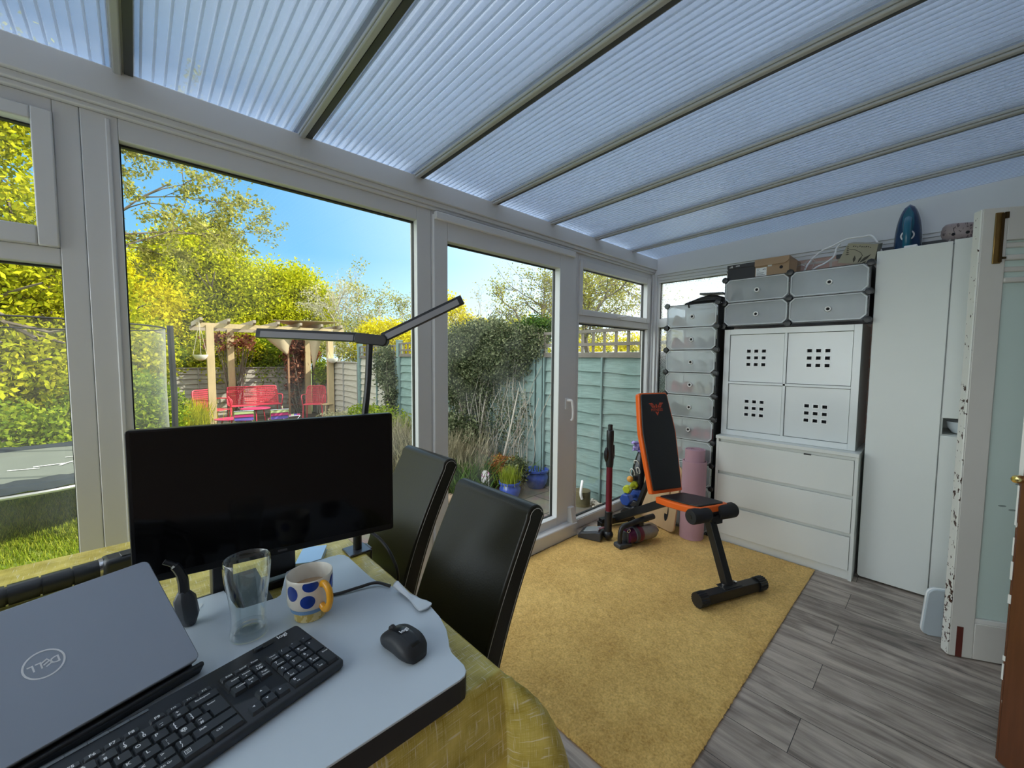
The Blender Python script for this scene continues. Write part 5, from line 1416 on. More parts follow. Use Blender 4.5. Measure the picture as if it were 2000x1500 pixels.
key(PX, YB, 2*U, U, '0', 'Ins'); key(PX+2*U, YB, U, U, '.', 'Del'); key(PX+3*U, YB+2*U, U, 2*U, '+'); key(PX+3*U, YB, U, 2*U, 'Enter')
ks = sorted([o for o in t.children if o.name.split('.')[0] == 'key'], key=lambda o: sum(v.co.x for v in o.data.vertices)/len(o.data.vertices))
ex = ks[:max(0, len(ks)-98)]
if ex:
    mb = MB()
    for o in ex:
        mb.add([tuple(v.co) for v in o.data.vertices], [tuple(p.vertices) for p in o.data.polygons], 0)
        mb.m[-len(o.data.polygons):] = [p.material_index for p in o.data.polygons]
    for o in ex: bpy.data.objects.remove(o)
    tag(mb.build('keys', [KEYM, INK], t, smooth=False), kind='stuff')

# ------------------------------------------------------------------ mouse
t = thing('mouse', 'black wireless mouse at the right end of the desk board', 'computer mouse', (0.343, 0.660, BZ), math.radians(8))
secs = []
for q in [i/12 for i in range(13)]:
    y = -0.049+0.098*q
    w = 0.0295*(1-abs(2*q-0.95)**3.2*0.42)*(1-0.07*math.sin(PI*q)**4); hh = 0.037*(math.sin(PI*(0.10+0.84*q**0.9)))**0.55
    if q == 0: hh *= 0.72; w *= 0.86
    if q == 1: hh *= 0.8; w *= 0.92
    secs.append((y, w, hh))
def mring(y, w, h, lo=0.0):
    R = []
    for i in range(24):
        a = 2*PI*i/24; c, s = math.cos(a), math.sin(a)
        R.append((w*math.copysign(abs(c)**0.6, c), y, 0.0015 + (h-0.0015)*(0.5+0.5*math.copysign(abs(s)**0.75, s))))
    return R
MB().loft([mring(*q) for q in secs]).build('body', mat('mouse_side_grey', (0.016, 0.018, 0.021), 0.55), t, ang=60)
mb = MB(); rows_ = []
for y, w, h in secs[1:]:
    rows_.append([(w*0.86*u, y, h+0.0006-0.0085*abs(u)**2.6) for u in [-1+2*i/14 for i in range(15)]])
mb.loft(rows_, caps=False, closed=False); sh = mb.build('top_shell', mat('mouse_top_black', (0.008, 0.009, 0.011), 0.30), t, ang=60)
so_ = sh.modifiers.new('thick', 'SOLIDIFY'); so_.thickness = 0.0015
mb = MB(); mb.lathe([(0.006, -0.0035), (0.0105, -0.003), (0.0110, 0.0), (0.0105, 0.003), (0.006, 0.0035)], 20, 0, Matrix.Translation((0, 0.030, 0.0225)) @ XA); mb.build('scroll_wheel', mat('wheel_rubber', (0.02, 0.02, 0.022), 0.7), t)
mb = MB(); mb.text('logi', 0.0125, Matrix.Translation((0.0, -0.004, 0.0388)) @ Matrix.Rotation(math.radians(-2), 4, 'X')); mb.build('logo', INK, sh, smooth=False)

# ------------------------------------------------------------------ pint glass, mug, spoon rest
def real_glass(name):
    m, nt, out = new_mat(name)
    p = N(nt, 'ShaderNodeBsdfPrincipled'); p.inputs['Roughness'].default_value = 0.0; p.inputs['Transmission Weight'].default_value = 1.0; p.inputs['IOR'].default_value = 1.45
    tc = N(nt, 'ShaderNodeTexCoord'); no = N(nt, 'ShaderNodeTexNoise', i_Scale=3.0); nt.links.new(tc.outputs['Object'], no.inputs['Vector'])
    mx = N(nt, 'ShaderNodeMix', data_type='RGBA'); mx.inputs[6].default_value = (0.97, 0.985, 0.98, 1); mx.inputs[7].default_value = (0.99, 0.995, 0.99, 1)
    nt.links.new(no.outputs['Fac'], mx.inputs[0]); nt.links.new(mx.outputs[2], p.inputs['Base Color']); nt.links.new(p.outputs[0], out.inputs[0])
    return m
CLEAR = glass_mat('thin_clear_glass', (0.94, 0.96, 0.96), 1.0, 0.045, 2.8, 0.0)
t = thing('drinking_glass', 'empty clear pint glass standing beside the spotted mug', 'glass', (0.143, 0.899, BZ))
mb = MB(); mb.lathe([(0.026, 0.0), (0.0325, 0.002), (0.0332, 0.009), (0.0305, 0.019), (0.012, 0.0185), (0.001, 0.0175)], 48, cap1=False)
mb.build('thick_base', CLEAR, t, ang=60)
for zz, rr_ in ((0.006, 0.026), (0.011, 0.019), (0.015, 0.024)): MB().lathe([(rr_, zz), (rr_*0.6, zz+0.003), (0.001, zz+0.002)], 32, cap0=False, cap1=False).build('base_ring', CLEAR, t)
mb = MB(); mb.lathe([(0.0302, 0.0195), (0.0300, 0.022), (0.0290, 0.038), (0.0305, 0.062), (0.0345, 0.092), (0.0385, 0.120), (0.0395, 0.136), (0.0390, 0.1525), (0.0382, 0.1535), (0.0374, 0.1525), (0.0378, 0.136), (0.0366, 0.118), (0.0325, 0.090), (0.0285, 0.062), (0.0268, 0.038), (0.0262, 0.0197)], 48, cap0=False, cap1=False)
mb.build('vessel', CLEAR, t, ang=60)
t = thing('mug', 'white mug with blue spots and a yellow handle beside the pint glass', 'mug', (0.250, 0.884, BZ))
CER = mat('cream_ceramic', (0.76, 0.72, 0.64), 0.22, var=0.03)
prof_o = [(0.0315, 0.018), (0.0365, 0.0215), (0.0385, 0.030), (0.0425, 0.036), (0.0435, 0.050), (0.0440, 0.085), (0.0440, 0.0905)]
mb = MB(); mb.lathe(prof_o + [(0.0430, 0.0920), (0.0415, 0.0905), (0.0410, 0.05), (0.0385, 0.034), (0.030, 0.022), (0.001, 0.021)], 48, cap0=False, cap1=False); mg = mb.build('body', CER, t, ang=60)
mb = MB(); mb.lathe([(0.028, 0.0), (0.0305, 0.001), (0.0315, 0.018), (0.030, 0.019)], 40); mb.build('foot', paint_mat('honeycomb_yellow', (0.55, 0.40, 0.10), (0.74, 0.62, 0.30), 0.70, 120, 0.35), mg)
mb = MB(); mb.lathe([(0.0320, 0.0185), (0.0372, 0.0215), (0.0390, 0.0300)], 40, cap0=False, cap1=False); mb.build('blue_band', mat('sky_blue_band', (0.16, 0.30, 0.52), 0.25), mg)
SPOT = mat('cobalt_glaze', (0.012, 0.045, 0.30), 0.22, var=0.45, scale=60)
mb = MB()
def rad(z):
    for (r0, z0), (r1, z1) in zip(prof_o, prof_o[1:]):
        if z0 <= z <= z1: return r0+(r1-r0)*(z-z0)/(z1-z0)
    return prof_o[-1][0]
camdir = math.atan2(-0.884, -0.250)
for da, z, ra, rz in ((-0.85, 0.068, 0.0135, 0.0155), (0.02, 0.083, 0.015, 0.0120), (-0.12, 0.051, 0.0140, 0.0135), (1.25, 0.071, 0.0130, 0.0155), (-1.8, 0.050, 0.0115, 0.0115), (-2.5, 0.072, 0.012, 0.0125), (2.6, 0.052, 0.012, 0.0115), (2.0, 0.078, 0.011, 0.0110)):
    c = camdir + da; v = [((rad(z)+0.0003)*math.cos(c), (rad(z)+0.0003)*math.sin(c), z)]
    f = []
    for k in range(3):
        fr = (k+1)/3
        for i in range(24):
            a = 2*PI*i/24; zz = min(0.0900, max(0.037, z+rz*fr*math.sin(a))); an = c+ra*fr*math.cos(a)/0.0435
            v.append(((rad(zz)+0.0003)*math.cos(an), (rad(zz)+0.0003)*math.sin(an), zz))
    f += [(0, 1+i, 1+(i+1) % 24) for i in range(24)]
    for k in range(2): f += [(1+24*k+i, 1+24*(k+1)+i, 1+24*(k+1)+(i+1) % 24, 1+24*k+(i+1) % 24) for i in range(24)]
    MB().add(v, f).build('spot', SPOT, mg)
ha = camdir + 0.52; hx_, hy_ = math.cos(ha), math.sin(ha)
MB().tube(spline([(hx_*(0.041+o), hy_*(0.041+o), z) for o, z in ((0.0, 0.080), (0.014, 0.083), (0.026, 0.074), (0.029, 0.056), (0.022, 0.038), (0.010, 0.031), (0.0, 0.036))], 8), 0.0062, 12, sy=1.15).build('handle', mat('yellow_glaze', (0.78, 0.36, 0.015), 0.22, var=0.25, scale=30), mg, ang=60)
MB().lathe([(0.0405, 0.0585), (0.001, 0.0590)], 36, cap0=False, cap1=False).build('tea', mat('milky_tea', (0.42, 0.28, 0.17), 0.12), mg)
t = thing('spoon_rest', 'small twisted white metal spoon rest by the curved edge of the board', 'spoon rest', (0.430, 0.785, BZ), math.radians(97))
WM = mat('white_enamel', (0.62, 0.66, 0.70), 0.28, 0.25)
mb = MB()
def spoonf(u, v):
    x = 0.055-0.112*u; w = 0.0135-0.0065*math.sin(PI*min(1, u*1.25))+(0.004*max(0, u-0.6)/0.4); cur = max(0, 1-u*1.8)
    q = (v-0.5)*2
    if u > 0.93: w *= math.sqrt(max(0.02, 1-((u-0.93)/0.07)**2))
    return (x, w*q*(1-0.25*cur), 0.0035+cur*(0.018*(1-q*q*0.8)+0.006*q)+0.001)
mb.grid(spoonf, 36, 12); o = mb.build('blade', WM, t, ang=60); o.modifiers.new('thick', 'SOLIDIFY').thickness = 0.003
t = thing('notebook', 'small pale blue notebook lying on the tablecloth behind the mug', 'notebook', (0.352, 1.222, CT), math.radians(-28))
PB = mat('pale_blue_cover', (0.38, 0.60, 0.86), 0.35)
MB().box((-0.032, -0.050, 0.0), (0.032, 0.050, 0.002)).box((-0.032, -0.050, 0.012), (0.032, 0.050, 0.014)).box((-0.032, -0.050, 0.002), (-0.030, 0.050, 0.012)).build('cover', PB, t)
MB().box((-0.030, -0.048, 0.002), (0.0305, 0.048, 0.012)).build('pages', mat('page_block', (0.6, 0.6, 0.58), 0.8), t)
t = thing('power_strip', 'long ribbed black power strip lying on the cloth behind the laptop', 'power strip', (-0.14, 1.475, CT), math.radians(10))
mb = MB()
for k in range(9):
    x0 = -0.36+0.052*k
    mb.tube([(x0+0.001, 0, 0.025), (x0+0.049, 0, 0.025)], 0.024, 14, caps=True)
mb.tube([(-0.36, 0, 0.025), (0.06, 0, 0.025)], 0.0205, 12)
mb.build('ribbed_body', mat('ribbed_black', (0.022, 0.026, 0.032), 0.32), t, ang=50)
MB().box((0.055, -0.034, 0.0), (0.165, 0.028, 0.050)).build('end_block', mat('end_block_black', (0.020, 0.024, 0.030), 0.35), t, bevel=0.012, seg=4)
MB().box((0.090, -0.026, 0.0495), (0.150, 0.006, 0.0525)).build('switch', BLACKP, t, bevel=0.0015)
MB().tube([(0.050, 0, 0.025), (0.058, 0, 0.025)], 0.0255, 14).build('steel_band', CHROME, t)
tag(MB().tube(spline([(0.025, 1.508, CT+0.018), (0.055, 1.50, CT+0.010), (0.11, 1.46, CT+0.007), (0.20, 1.42, CT+0.007), (0.30, 1.46, CT+0.007)], 8), 0.006, 8).build('power_cable', BLACKP), 'thick black cable running from the power strip behind the monitor', 'cable')
t = thing('headset', 'black headset ear cup with a curved boom standing beside the laptop', 'headset', (0.060, 1.012, BZ))
mb = MB(); mb.loft([[(0.021*sx*math.cos(a)-0.006*z/0.06, 0.018*math.sin(a)*sx, z) for a in [2*PI*i/6+0.3 for i in range(6)]] for sx, z in ((0.55, 0.0), (1.0, 0.022), (0.95, 0.058), (0.45, 0.075))]); mb.build('ear_cup', DARKG, t, bevel=0.003, ang=30)
mb = MB(); mb.tube(spline([(-0.006, 0, 0.070), (-0.008, 0.004, 0.10), (-0.018, 0.008, 0.125), (-0.034, 0.012, 0.138)], 6), [0.009]*7+[0.008]*6+[0.005]*6, 8); mb.build('boom', BLACKP, t)
# ------------------------------------------------------------------ garden
GZ = -0.25
LAWN = paint_mat('lawn_green', (0.10, 0.16, 0.02), (0.20, 0.24, 0.035), 0.70, 9, 0.95)
struct(MB().box((-14, YW+0.05, -0.6), (2.75, 13.0, GZ)), 'lawn', LAWN, smooth=False)
def slab_material():
    m, nt, out = new_mat('patio_slabs')
    p = N(nt, 'ShaderNodeBsdfPrincipled'); p.inputs['Roughness'].default_value = 0.85
    tc = N(nt, 'ShaderNodeTexCoord')
    br = N(nt, 'ShaderNodeTexBrick'); br.inputs['Scale'].default_value = 1.0; br.inputs['Brick Width'].default_value = 0.6; br.inputs['Row Height'].default_value = 0.45; br.inputs['Mortar Size'].default_value = 0.008
    br.inputs['Color1'].default_value = (0.15, 0.128, 0.102, 1); br.inputs['Color2'].default_value = (0.21, 0.18, 0.142, 1); br.inputs['Mortar'].default_value = (0.05, 0.05, 0.04, 1)
    nt.links.new(tc.outputs['Object'], br.inputs['Vector'])
    no = N(nt, 'ShaderNodeTexNoise', i_Scale=6.0, i_Detail=6.0); nt.links.new(tc.outputs['Object'], no.inputs['Vector'])
    mx = N(nt, 'ShaderNodeMix', data_type='RGBA', blend_type='MULTIPLY'); mx.inputs[0].default_value = 0.6
    nt.links.new(br.outputs['Color'], mx.inputs[6]); nt.links.new(no.outputs['Color'], mx.inputs[7]); nt.links.new(mx.outputs[2], p.inputs['Base Color'])
    nt.links.new(p.outputs[0], out.inputs[0]); return m
SLAB = slab_material()
struct(MB().box((1.0, YW+0.08, -0.5), (3.72, 3.75, GZ+0.005)), 'patio', SLAB, smooth=False)
struct(MB().box((0.4, 9.6, -0.5), (3.72, 12.35, GZ+0.008)), 'patio_far', SLAB, smooth=False)
SOIL = mat('dark_soil', (0.055, 0.040, 0.028), 0.95, var=0.4, scale=12)
struct(MB().box((2.5, 3.75, -0.5), (3.72, 12.4, GZ+0.015)), 'border', SOIL, smooth=False)
struct(MB().box((-40, 13.0, -0.6), (40, 60, GZ-0.02)).box((3.8, -10, -0.6), (40, 13.0, GZ-0.02)), 'ground', mat('far_field', (0.12, 0.17, 0.03), 0.95, var=0.3, scale=2), smooth=False)
struct(MB().box((XL-0.1, YW-0.05, -0.4), (XE+0.1, YW+0.09, -0.001)), 'trim_6', BRICK, smooth=False)

def quadcloud(C, s, rngl, flat=0.0, asp=0.55):
    """small leaf quads at centres C (n,3) of half length s"""
    n = len(C)
    a = rngl.normal(size=(n, 3)); 
    a /= np.linalg.norm(a, axis=1)[:, None]
    b = rngl.normal(size=(n, 3)); b[:, 2] *= (1-flat)
    b -= a*(a*b).sum(1)[:, None]; b /= np.linalg.norm(b, axis=1)[:, None]
    sz = s*rngl.uniform(0.6, 1.25, size=(n, 1))
    return np.stack([C-a*sz, C-b*sz*asp, C+a*sz, C+b*sz*asp], axis=1)
def crown(blobs, n, clump, rngl, shell=0.55):
    """points gathered into clumps inside ellipsoids [(centre, radii)]"""
    vol = np.array([b[1][0]*b[1][1]*b[1][2] for b in blobs])**0.66
    per = (n*vol/vol.sum()).astype(int); out = []
    for (c, r), k in zip(blobs, per):
        m = max(1, k//clump[0])
        d = rngl.normal(size=(m, 3)); d /= np.linalg.norm(d, axis=1)[:, None]
        rad = rngl.uniform(shell**3, 1, size=(m, 1))**(1/3)
        cc = np.array(c)+d*rad*np.array(r)
        out.append((cc[:, None, :]+rngl.normal(scale=clump[1], size=(m, clump[0], 3))).reshape(-1, 3))
    return np.concatenate(out)
def limb(mb, p, d, L, r, depth, rngl, tips, spread=0.6, gravity=0.0):
    pts = [Vector(p)]; dd = Vector(d).normalized()
    for k in range(4):
        dd = (dd + Vector(rngl.normal(scale=0.14, size=3)) + Vector((0, 0, -gravity))).normalized(); pts.append(pts[-1]+dd*(L/4))
    mb.tube(pts, [r*(1-0.12*i) for i in range(5)], 5 if depth > 1 else 4, caps=False)
    tips += pts[2:]
    if depth <= 0: return
    for k in range(3 if depth > 1 else 4):
        q = pts[int(rngl.integers(1, 5))]
        nd = (dd + Vector(rngl.normal(scale=spread, size=3))).normalized()
        limb(mb, q, nd, L*rngl.uniform(0.5, 0.8), r*0.55, depth-1, rngl, tips, spread, gravity)
G = srgb
L_BRIGHT = leaf_mat('bright_spring_leaf', [(0.20, 0.24, 0.010), (0.34, 0.37, 0.014), (0.50, 0.50, 0.020), (0.58, 0.54, 0.03)], 0.35)
L_GREEN = leaf_mat('fresh_green_leaf', [(0.10, 0.17, 0.015), (0.20, 0.28, 0.02), (0.34, 0.40, 0.03)], 0.35)
L_YELLOW = leaf_mat('yellow_leaf', [(0.38, 0.33, 0.01), (0.57, 0.50, 0.015), (0.66, 0.60, 0.03)], 0.35)
L_OLIVE = leaf_mat('olive_leaf', [(0.16, 0.18, 0.04), (0.30, 0.30, 0.06), (0.48, 0.44, 0.12)], 0.35)
L_PALE = leaf_mat('pale_leaf', [(0.28, 0.28, 0.16), (0.42, 0.40, 0.22), (0.56, 0.54, 0.36)], 0.35)
L_IVY = leaf_mat('ivy_leaf', [(0.025, 0.040, 0.018), (0.065, 0.085, 0.040), (0.13, 0.15, 0.08), (0.24, 0.26, 0.15)], 0.25)
L_DARK = leaf_mat('deep_green_leaf', [(0.02, 0.05, 0.012), (0.05, 0.10, 0.02), (0.09, 0.15, 0.03)], 0.3)
L_RED = leaf_mat('bronze_red_leaf', [(0.12, 0.03, 0.02), (0.26, 0.09, 0.05), (0.42, 0.22, 0.14)], 0.3)
L_STRAW = leaf_mat('straw_stem', [(0.12, 0.11, 0.07), (0.28, 0.25, 0.16), (0.46, 0.41, 0.28)], 0.2)
L_ORANGE = leaf_mat('orange_flower', [(0.20, 0.09, 0.03), (0.34, 0.12, 0.04), (0.28, 0.20, 0.06)], 0.3)
BARK = mat('grey_brown_bark', (0.16, 0.13, 0.10), 0.9, var=0.3, scale=6)
BARKP = mat('pale_bark', (0.36, 0.33, 0.28), 0.9, var=0.25, scale=6)
def tree(name, label, base, blobs, n, size, m, clump=(28, 0.22), seed=1, trunk=0.12, bark=BARK, group=None, cat='tree', limbs=5, shell=0.55):
    rl = np.random.default_rng(seed)
    t = thing(name, label, cat, base, 0, group)
    C = crown(blobs, n, clump, rl, shell)
    leaf_object('foliage', quadcloud(C, size, rl), m, t, t)
    mb = MB(); tips = []
    top = max(b[0][2] for b in blobs)
    ctr = Vector(blobs[0][0])
    p0 = Vector(base)
    mb.tube([p0, p0.lerp(ctr, 0.5), ctr], [trunk, trunk*0.8, trunk*0.5], 8, caps=False)
    for c, r in blobs:
        for k in range(limbs):
            s = p0.lerp(ctr, rl.uniform(0.4, 1)); d = Vector(c)+Vector(rl.normal(scale=0.5, size=3))*min(r) - s
            limb(mb, s, d, d.length*0.75, trunk*0.3, 1, rl, tips, 0.4)
    mb.build('branches', bark, t, world=True)
    return t
def twiggy(name, label, base, tdir, L, r, depth, m, n_per, size, seed, bark, spread=0.7, grav=0.0, jitter=0.08, group=None, starts=None):
    rl = np.random.default_rng(seed); t = thing(name, label, 'tree', base, 0, group)
    mb = MB(); tips = []
    p = Vector(base)
    if starts is None:
        top = p+Vector(tdir)*0.5; mb.tube([p, p+Vector(tdir)*0.25, top], [r*1.4, r*1.2, r], 7, caps=False)
        starts = [(top, Vector(tdir)+Vector(rl.normal(scale=spread*1.0, size=3))*Vector(tdir).length*0.8) for _ in range(6)]
    for s, d in starts: limb(mb, s, d, L*rl.uniform(0.75, 1.1), r*0.6, depth, rl, tips, spread, grav)
    mb.build('branches', bark, t, world=True)
    T = np.array([list(q) for q in tips]); C = np.repeat(T, n_per, axis=0); C = C+rl.normal(scale=jitter, size=C.shape)
    leaf_object('foliage', quadcloud(C, size, rl), m, t, t)
    return t
def shrub(name, label, base, blobs, n, size, m, clump=(18, 0.09), seed=1, group=None, shell=0.4, stems=8, bark=BARK):
    rl = np.random.default_rng(seed); t = thing(name, label, 'shrub', base, 0, group)
    leaf_object('foliage', quadcloud(crown(blobs, n, clump, rl, shell), size, rl), m, t, t)
    mb = MB()
    for k in range(stems):
        c, r = blobs[k % len(blobs)]; e = Vector(c)+Vector([rl.normal(scale=0.4)*q for q in r]); b = Vector(base)+Vector((rl.normal(scale=0.08), rl.normal(scale=0.08), 0))
        mb.tube(spline([b, b.lerp(e, 0.5)+Vector(rl.normal(scale=0.06, size=3)), e], 4), [0.012*(1-0.07*i) for i in range(9)], 5, caps=False)
    mb.build('stems', bark, t, world=True)
    return t
def tuft(name, label, base, r, h, n, m, seed, w=0.006, lean=0.35, cat='plant', group=None, parts=True):
    """spray of grass-like blades"""
    rl = np.random.default_rng(seed); t = thing(name, label, cat, base, 0, group)
    B = np.array(base)+np.concatenate([rl.normal(scale=r*0.35, size=(n, 2)), np.zeros((n, 1))], 1)
    a = rl.uniform(0, 2*PI, n); le = rl.uniform(0, lean, n)*1.6; hh = h*rl.uniform(0.5, 1.1, n)
    d = np.stack([np.cos(a)*le, np.sin(a)*le, np.ones(n)], 1)*hh[:, None]; sd = np.stack([-np.sin(a), np.cos(a), np.zeros(n)], 1)*w
    mid = B+d*0.55+np.array([0, 0, 0.06])*hh[:, None]; T = B+d
    Q = np.concatenate([np.stack([B-sd, B+sd, mid+sd*0.8, mid-sd*0.8], 1), np.stack([mid-sd*0.8, mid+sd*0.8, T+sd*0.1, T-sd*0.1], 1)])
    leaf_object('blades', Q, m, t, t)
    return t
# lawn grass in front of and under the trampoline
rl = np.random.default_rng(11); n = 42000
B = np.stack([rl.uniform(-1.9, 0.5, n), rl.uniform(3.6, 7.4, n), np.full(n, GZ)], 1); a = rl.uniform(0, 2*PI, n); hh = rl.uniform(0.02, 0.06, n)
d = np.stack([np.cos(a)*0.5*hh, np.sin(a)*0.5*hh, hh], 1); sd = np.stack([-np.sin(a), np.cos(a), np.zeros(n)], 1)*0.004
o = leaf_object('grass', np.stack([B-sd, B+sd, B+d+sd*0.2, B+d-sd*0.2], 1), leaf_mat('grass_blade', [(0.08, 0.13, 0.012), (0.18, 0.24, 0.02), (0.34, 0.36, 0.05)], 0.3))
tag(o, 'short lawn grass growing under and in front of the trampoline', 'grass', kind='stuff')

# ------------------------------------------------------------------ fences
TEALW = mat('weathered_teal_wood', (0.145, 0.215, 0.20), 0.85, var=0.42, scale=7, stretch=(1, 1, 9), bump=0.3, bscale=30)
TEALP = mat('teal_post', (0.14, 0.21, 0.205), 0.85, var=0.2, scale=6)
GREYW = mat('weathered_grey_wood', (0.36, 0.34, 0.29), 0.9, var=0.28, scale=7, stretch=(1, 1, 9), bump=0.3, bscale=30)
GREYP = mat('grey_post', (0.30, 0.29, 0.27), 0.9, var=0.2)
LATT = mat('weathered_lattice', (0.13, 0.115, 0.095), 0.9, var=0.3, scale=9)
def fence(label, p0, p1, z0, z1, m, mp, seed, trellis=0.0, nb=11, cap=True):
    """overlapping wavy boards between two ground points; the seen face is to the left of p0->p1"""
    rl = np.random.default_rng(seed); p0, p1 = Vector((*p0, 0)), Vector((*p1, 0)); d = (p1-p0); L = d.length; d.normalize(); nrm = Vector((-d.y, d.x, 0))
    t = thing('fence', label, 'fence', ((p0+p1)/2).to_tuple()[:2] + (z0,), 0, 'fence panels')
    mb = MB(); bh = (z1-z0)/nb
    for k in range(nb):
        zt = z0+bh*(k+1)+0.02; zb = z0+bh*k-0.012; ph = rl.uniform(0, 6); am = rl.uniform(0.004, 0.018)
        ns = 14; v = []
        for i in range(ns+1):
            q = i/ns; low = zb+am*math.sin(7*q+ph)+0.5*am*math.sin(19*q+ph*2)
            if k == 0: low = z0
            for z, o in ((low, 0.034), (zt, 0.006), (zt, 0.0), (low, 0.020)):
                v.append(tuple(p0+d*(L*q)+nrm*o+Vector((0, 0, min(z, z1)))))
        f = []
        for i in range(ns):
            b, c = 4*i, 4*i+4
            f += [(b, c, c+1, b+1), (b+1, c+1, c+2, b+2), (b+2, c+2, c+3, b+3), (b+3, c+3, c, b)]
        f += [(3, 2, 1, 0), (4*ns, 4*ns+1, 4*ns+2, 4*ns+3)]
        mb.add(v, f)
    mb.build('boards', m, t, world=True, smooth=False)
    def P(s, o, z): return tuple(p0+d*s+nrm*o+Vector((0, 0, z)))
    for s in (0.03, L/2, L-0.03):
        MB().bar(P(s, 0.034, z0+0.02), P(s, 0.034, z1), 0.02, 0.045, up=tuple(nrm)).build('batten', mp, t, world=True, smooth=False)
    if cap: MB().bar(P(0, 0.018, z1+0.012), P(L, 0.018, z1+0.012), 0.055, 0.024).build('cap_rail', LATT if trellis else mp, t, world=True, smooth=False)
    if trellis:
        mb = MB(); h = trellis
        for z in (z1+0.04, z1+h*0.5, z1+h): mb.bar(P(0, 0.018, z), P(L, 0.018, z), 0.022, 0.034)
        n = int(L/0.137)
        for i in range(n+1): mb.bar(P(L*i/n, 0.010, z1+0.02), P(L*i/n, 0.010, z1+h), 0.03, 0.014, up=tuple(nrm))
        mb.build('trellis', LATT, t, world=True, smooth=False)
FXR = 3.72
def post(label, x, y, z1, m, w=0.09, cat='post', group='fence posts', z0=GZ-0.2):
    t = MB().box((x-w/2, y-w/2, z0), (x+w/2, y+w/2, z1)).box((x-w/2-0.006, y-w/2-0.006, z1), (x+w/2+0.006, y+w/2+0.006, z1+0.02)).build('fence_post', m, smooth=False)
    return tag(t, label, cat, group)
ys = [1.60, 3.44, 5.30, 7.16, 9.02, 10.88, 12.36]
info = [('teal fence panel with trellis nearest the conservatory', TEALW, TEALP, 0.29), ('teal fence panel half hidden under the ivy', TEALW, TEALP, 0.29), ('teal fence panel with trellis beyond the ivy, left of the big window frame', TEALW, TEALP, 0.25), ('grey green fence panel with trellis behind the lamp neck', GREYW, TEALP, 0.25), ('grey side fence panel behind the right hanging basket', GREYW, GREYP, 0), ('last grey side fence panel before the back corner', GREYW, GREYP, 0)]
zt = [1.345, 1.345, 1.345, 1.31, 1.20, 1.08]
for i, (lab, m, mp, tr) in enumerate(info):
    fence(lab, (FXR, ys[i]+0.05), (FXR, ys[i+1]-0.05), GZ-0.02, zt[i], m, mp, 20+i, tr)
    if i < 5: post('%s side fence post, number %d from the house end' % ('teal' if i < 3 else 'grey', i+1) if False else ['teal side fence post right of the ivy', 'teal side fence post inside the ivy', 'teal side fence post right of the lamp neck', 'pale teal side fence post left of the lamp neck', 'grey side fence post beside the wooden stool'][i], FXR-0.005, ys[i+1], zt[i]+0.08 + (0.22 if i in (2, 3) else 0), TEALP if i < 4 else GREYP)
labs = ['grey back fence panel in the far right corner', 'grey back fence panel behind the red bench', 'grey back fence panel behind the left pergola post', 'sunlit back fence panel left of the pergola', 'back fence panel behind the tall grass', 'back fence panel beyond the trampoline', 'back fence panel furthest left']
for i in range(7):
    x1 = FXR-0.06-1.72*i
    fence(labs[i], (x1, 12.42), (x1-1.66, 12.42), GZ-0.05, 1.03, GREYW, GREYP, 40+i)
    if i < 6: post(['grey back fence post right of the red bench', 'grey back fence post behind the red bench', 'grey back fence post left of the red bench', 'grey back fence post beside the white basket', 'grey back fence post in the shrubs', 'grey back fence post behind the trampoline'][i], x1-1.69, 12.40, 1.09, GREYP, 0.08)

# ------------------------------------------------------------------ pergola, baskets, sails
t = thing('pergola', 'weathered timber pergola over the red seats at the garden end', 'pergola', (2.3, 11.2, GZ))
PG = mat('honey_timber', (0.46, 0.36, 0.20), 0.8, var=0.2, scale=5, stretch=(6, 6, 1)); PGD = mat('grey_timber', (0.34, 0.29, 0.22), 0.85, var=0.25, scale=5)
for x, y in ((1.17, 10.6), (3.60, 10.6), (1.72, 11.95), (3.46, 11.95)):
    MB().box((x-0.065, y-0.065, GZ), (x+0.065, y+0.065, 1.98)).build('post', PG, t, world=True, smooth=False)
for y in (10.6, 11.95):
    MB().box((0.95, y-0.03, 1.93), (3.95, y+0.03, 2.03)).build('beam', PG if y < 11 else PGD, t, world=True, smooth=False)
for k in range(7):
    x = 1.02+0.47*k
    MB().add([(x-0.025, 10.42, 2.07), (x-0.025, 10.5, 2.03), (x-0.025, 12.2, 2.03), (x-0.025, 12.2, 2.13), (x-0.025, 10.42, 2.13), (x+0.025, 10.42, 2.07), (x+0.025, 10.5, 2.03), (x+0.025, 12.2, 2.03), (x+0.025, 12.2, 2.13), (x+0.025, 10.42, 2.13)],
             [(4, 3, 2, 1, 0), (5, 6, 7, 8, 9), (0, 1, 6, 5), (1, 2, 7, 6), (2, 3, 8, 7), (3, 4, 9, 8), (4, 0, 5, 9)]).build('rafter', PGD, t, world=True, smooth=False)
MB().box((2.98, 11.97, GZ), (3.02, 12.0, 1.9)).box((3.40, 11.97, GZ), (3.44, 12.0, 1.9)).build('trellis_post', mat('red_timber', (0.36, 0.20, 0.11), 0.8), t, world=True, smooth=False)
SAIL = mat('beige_canvas', (0.50, 0.41, 0.27), 0.85, var=0.08)
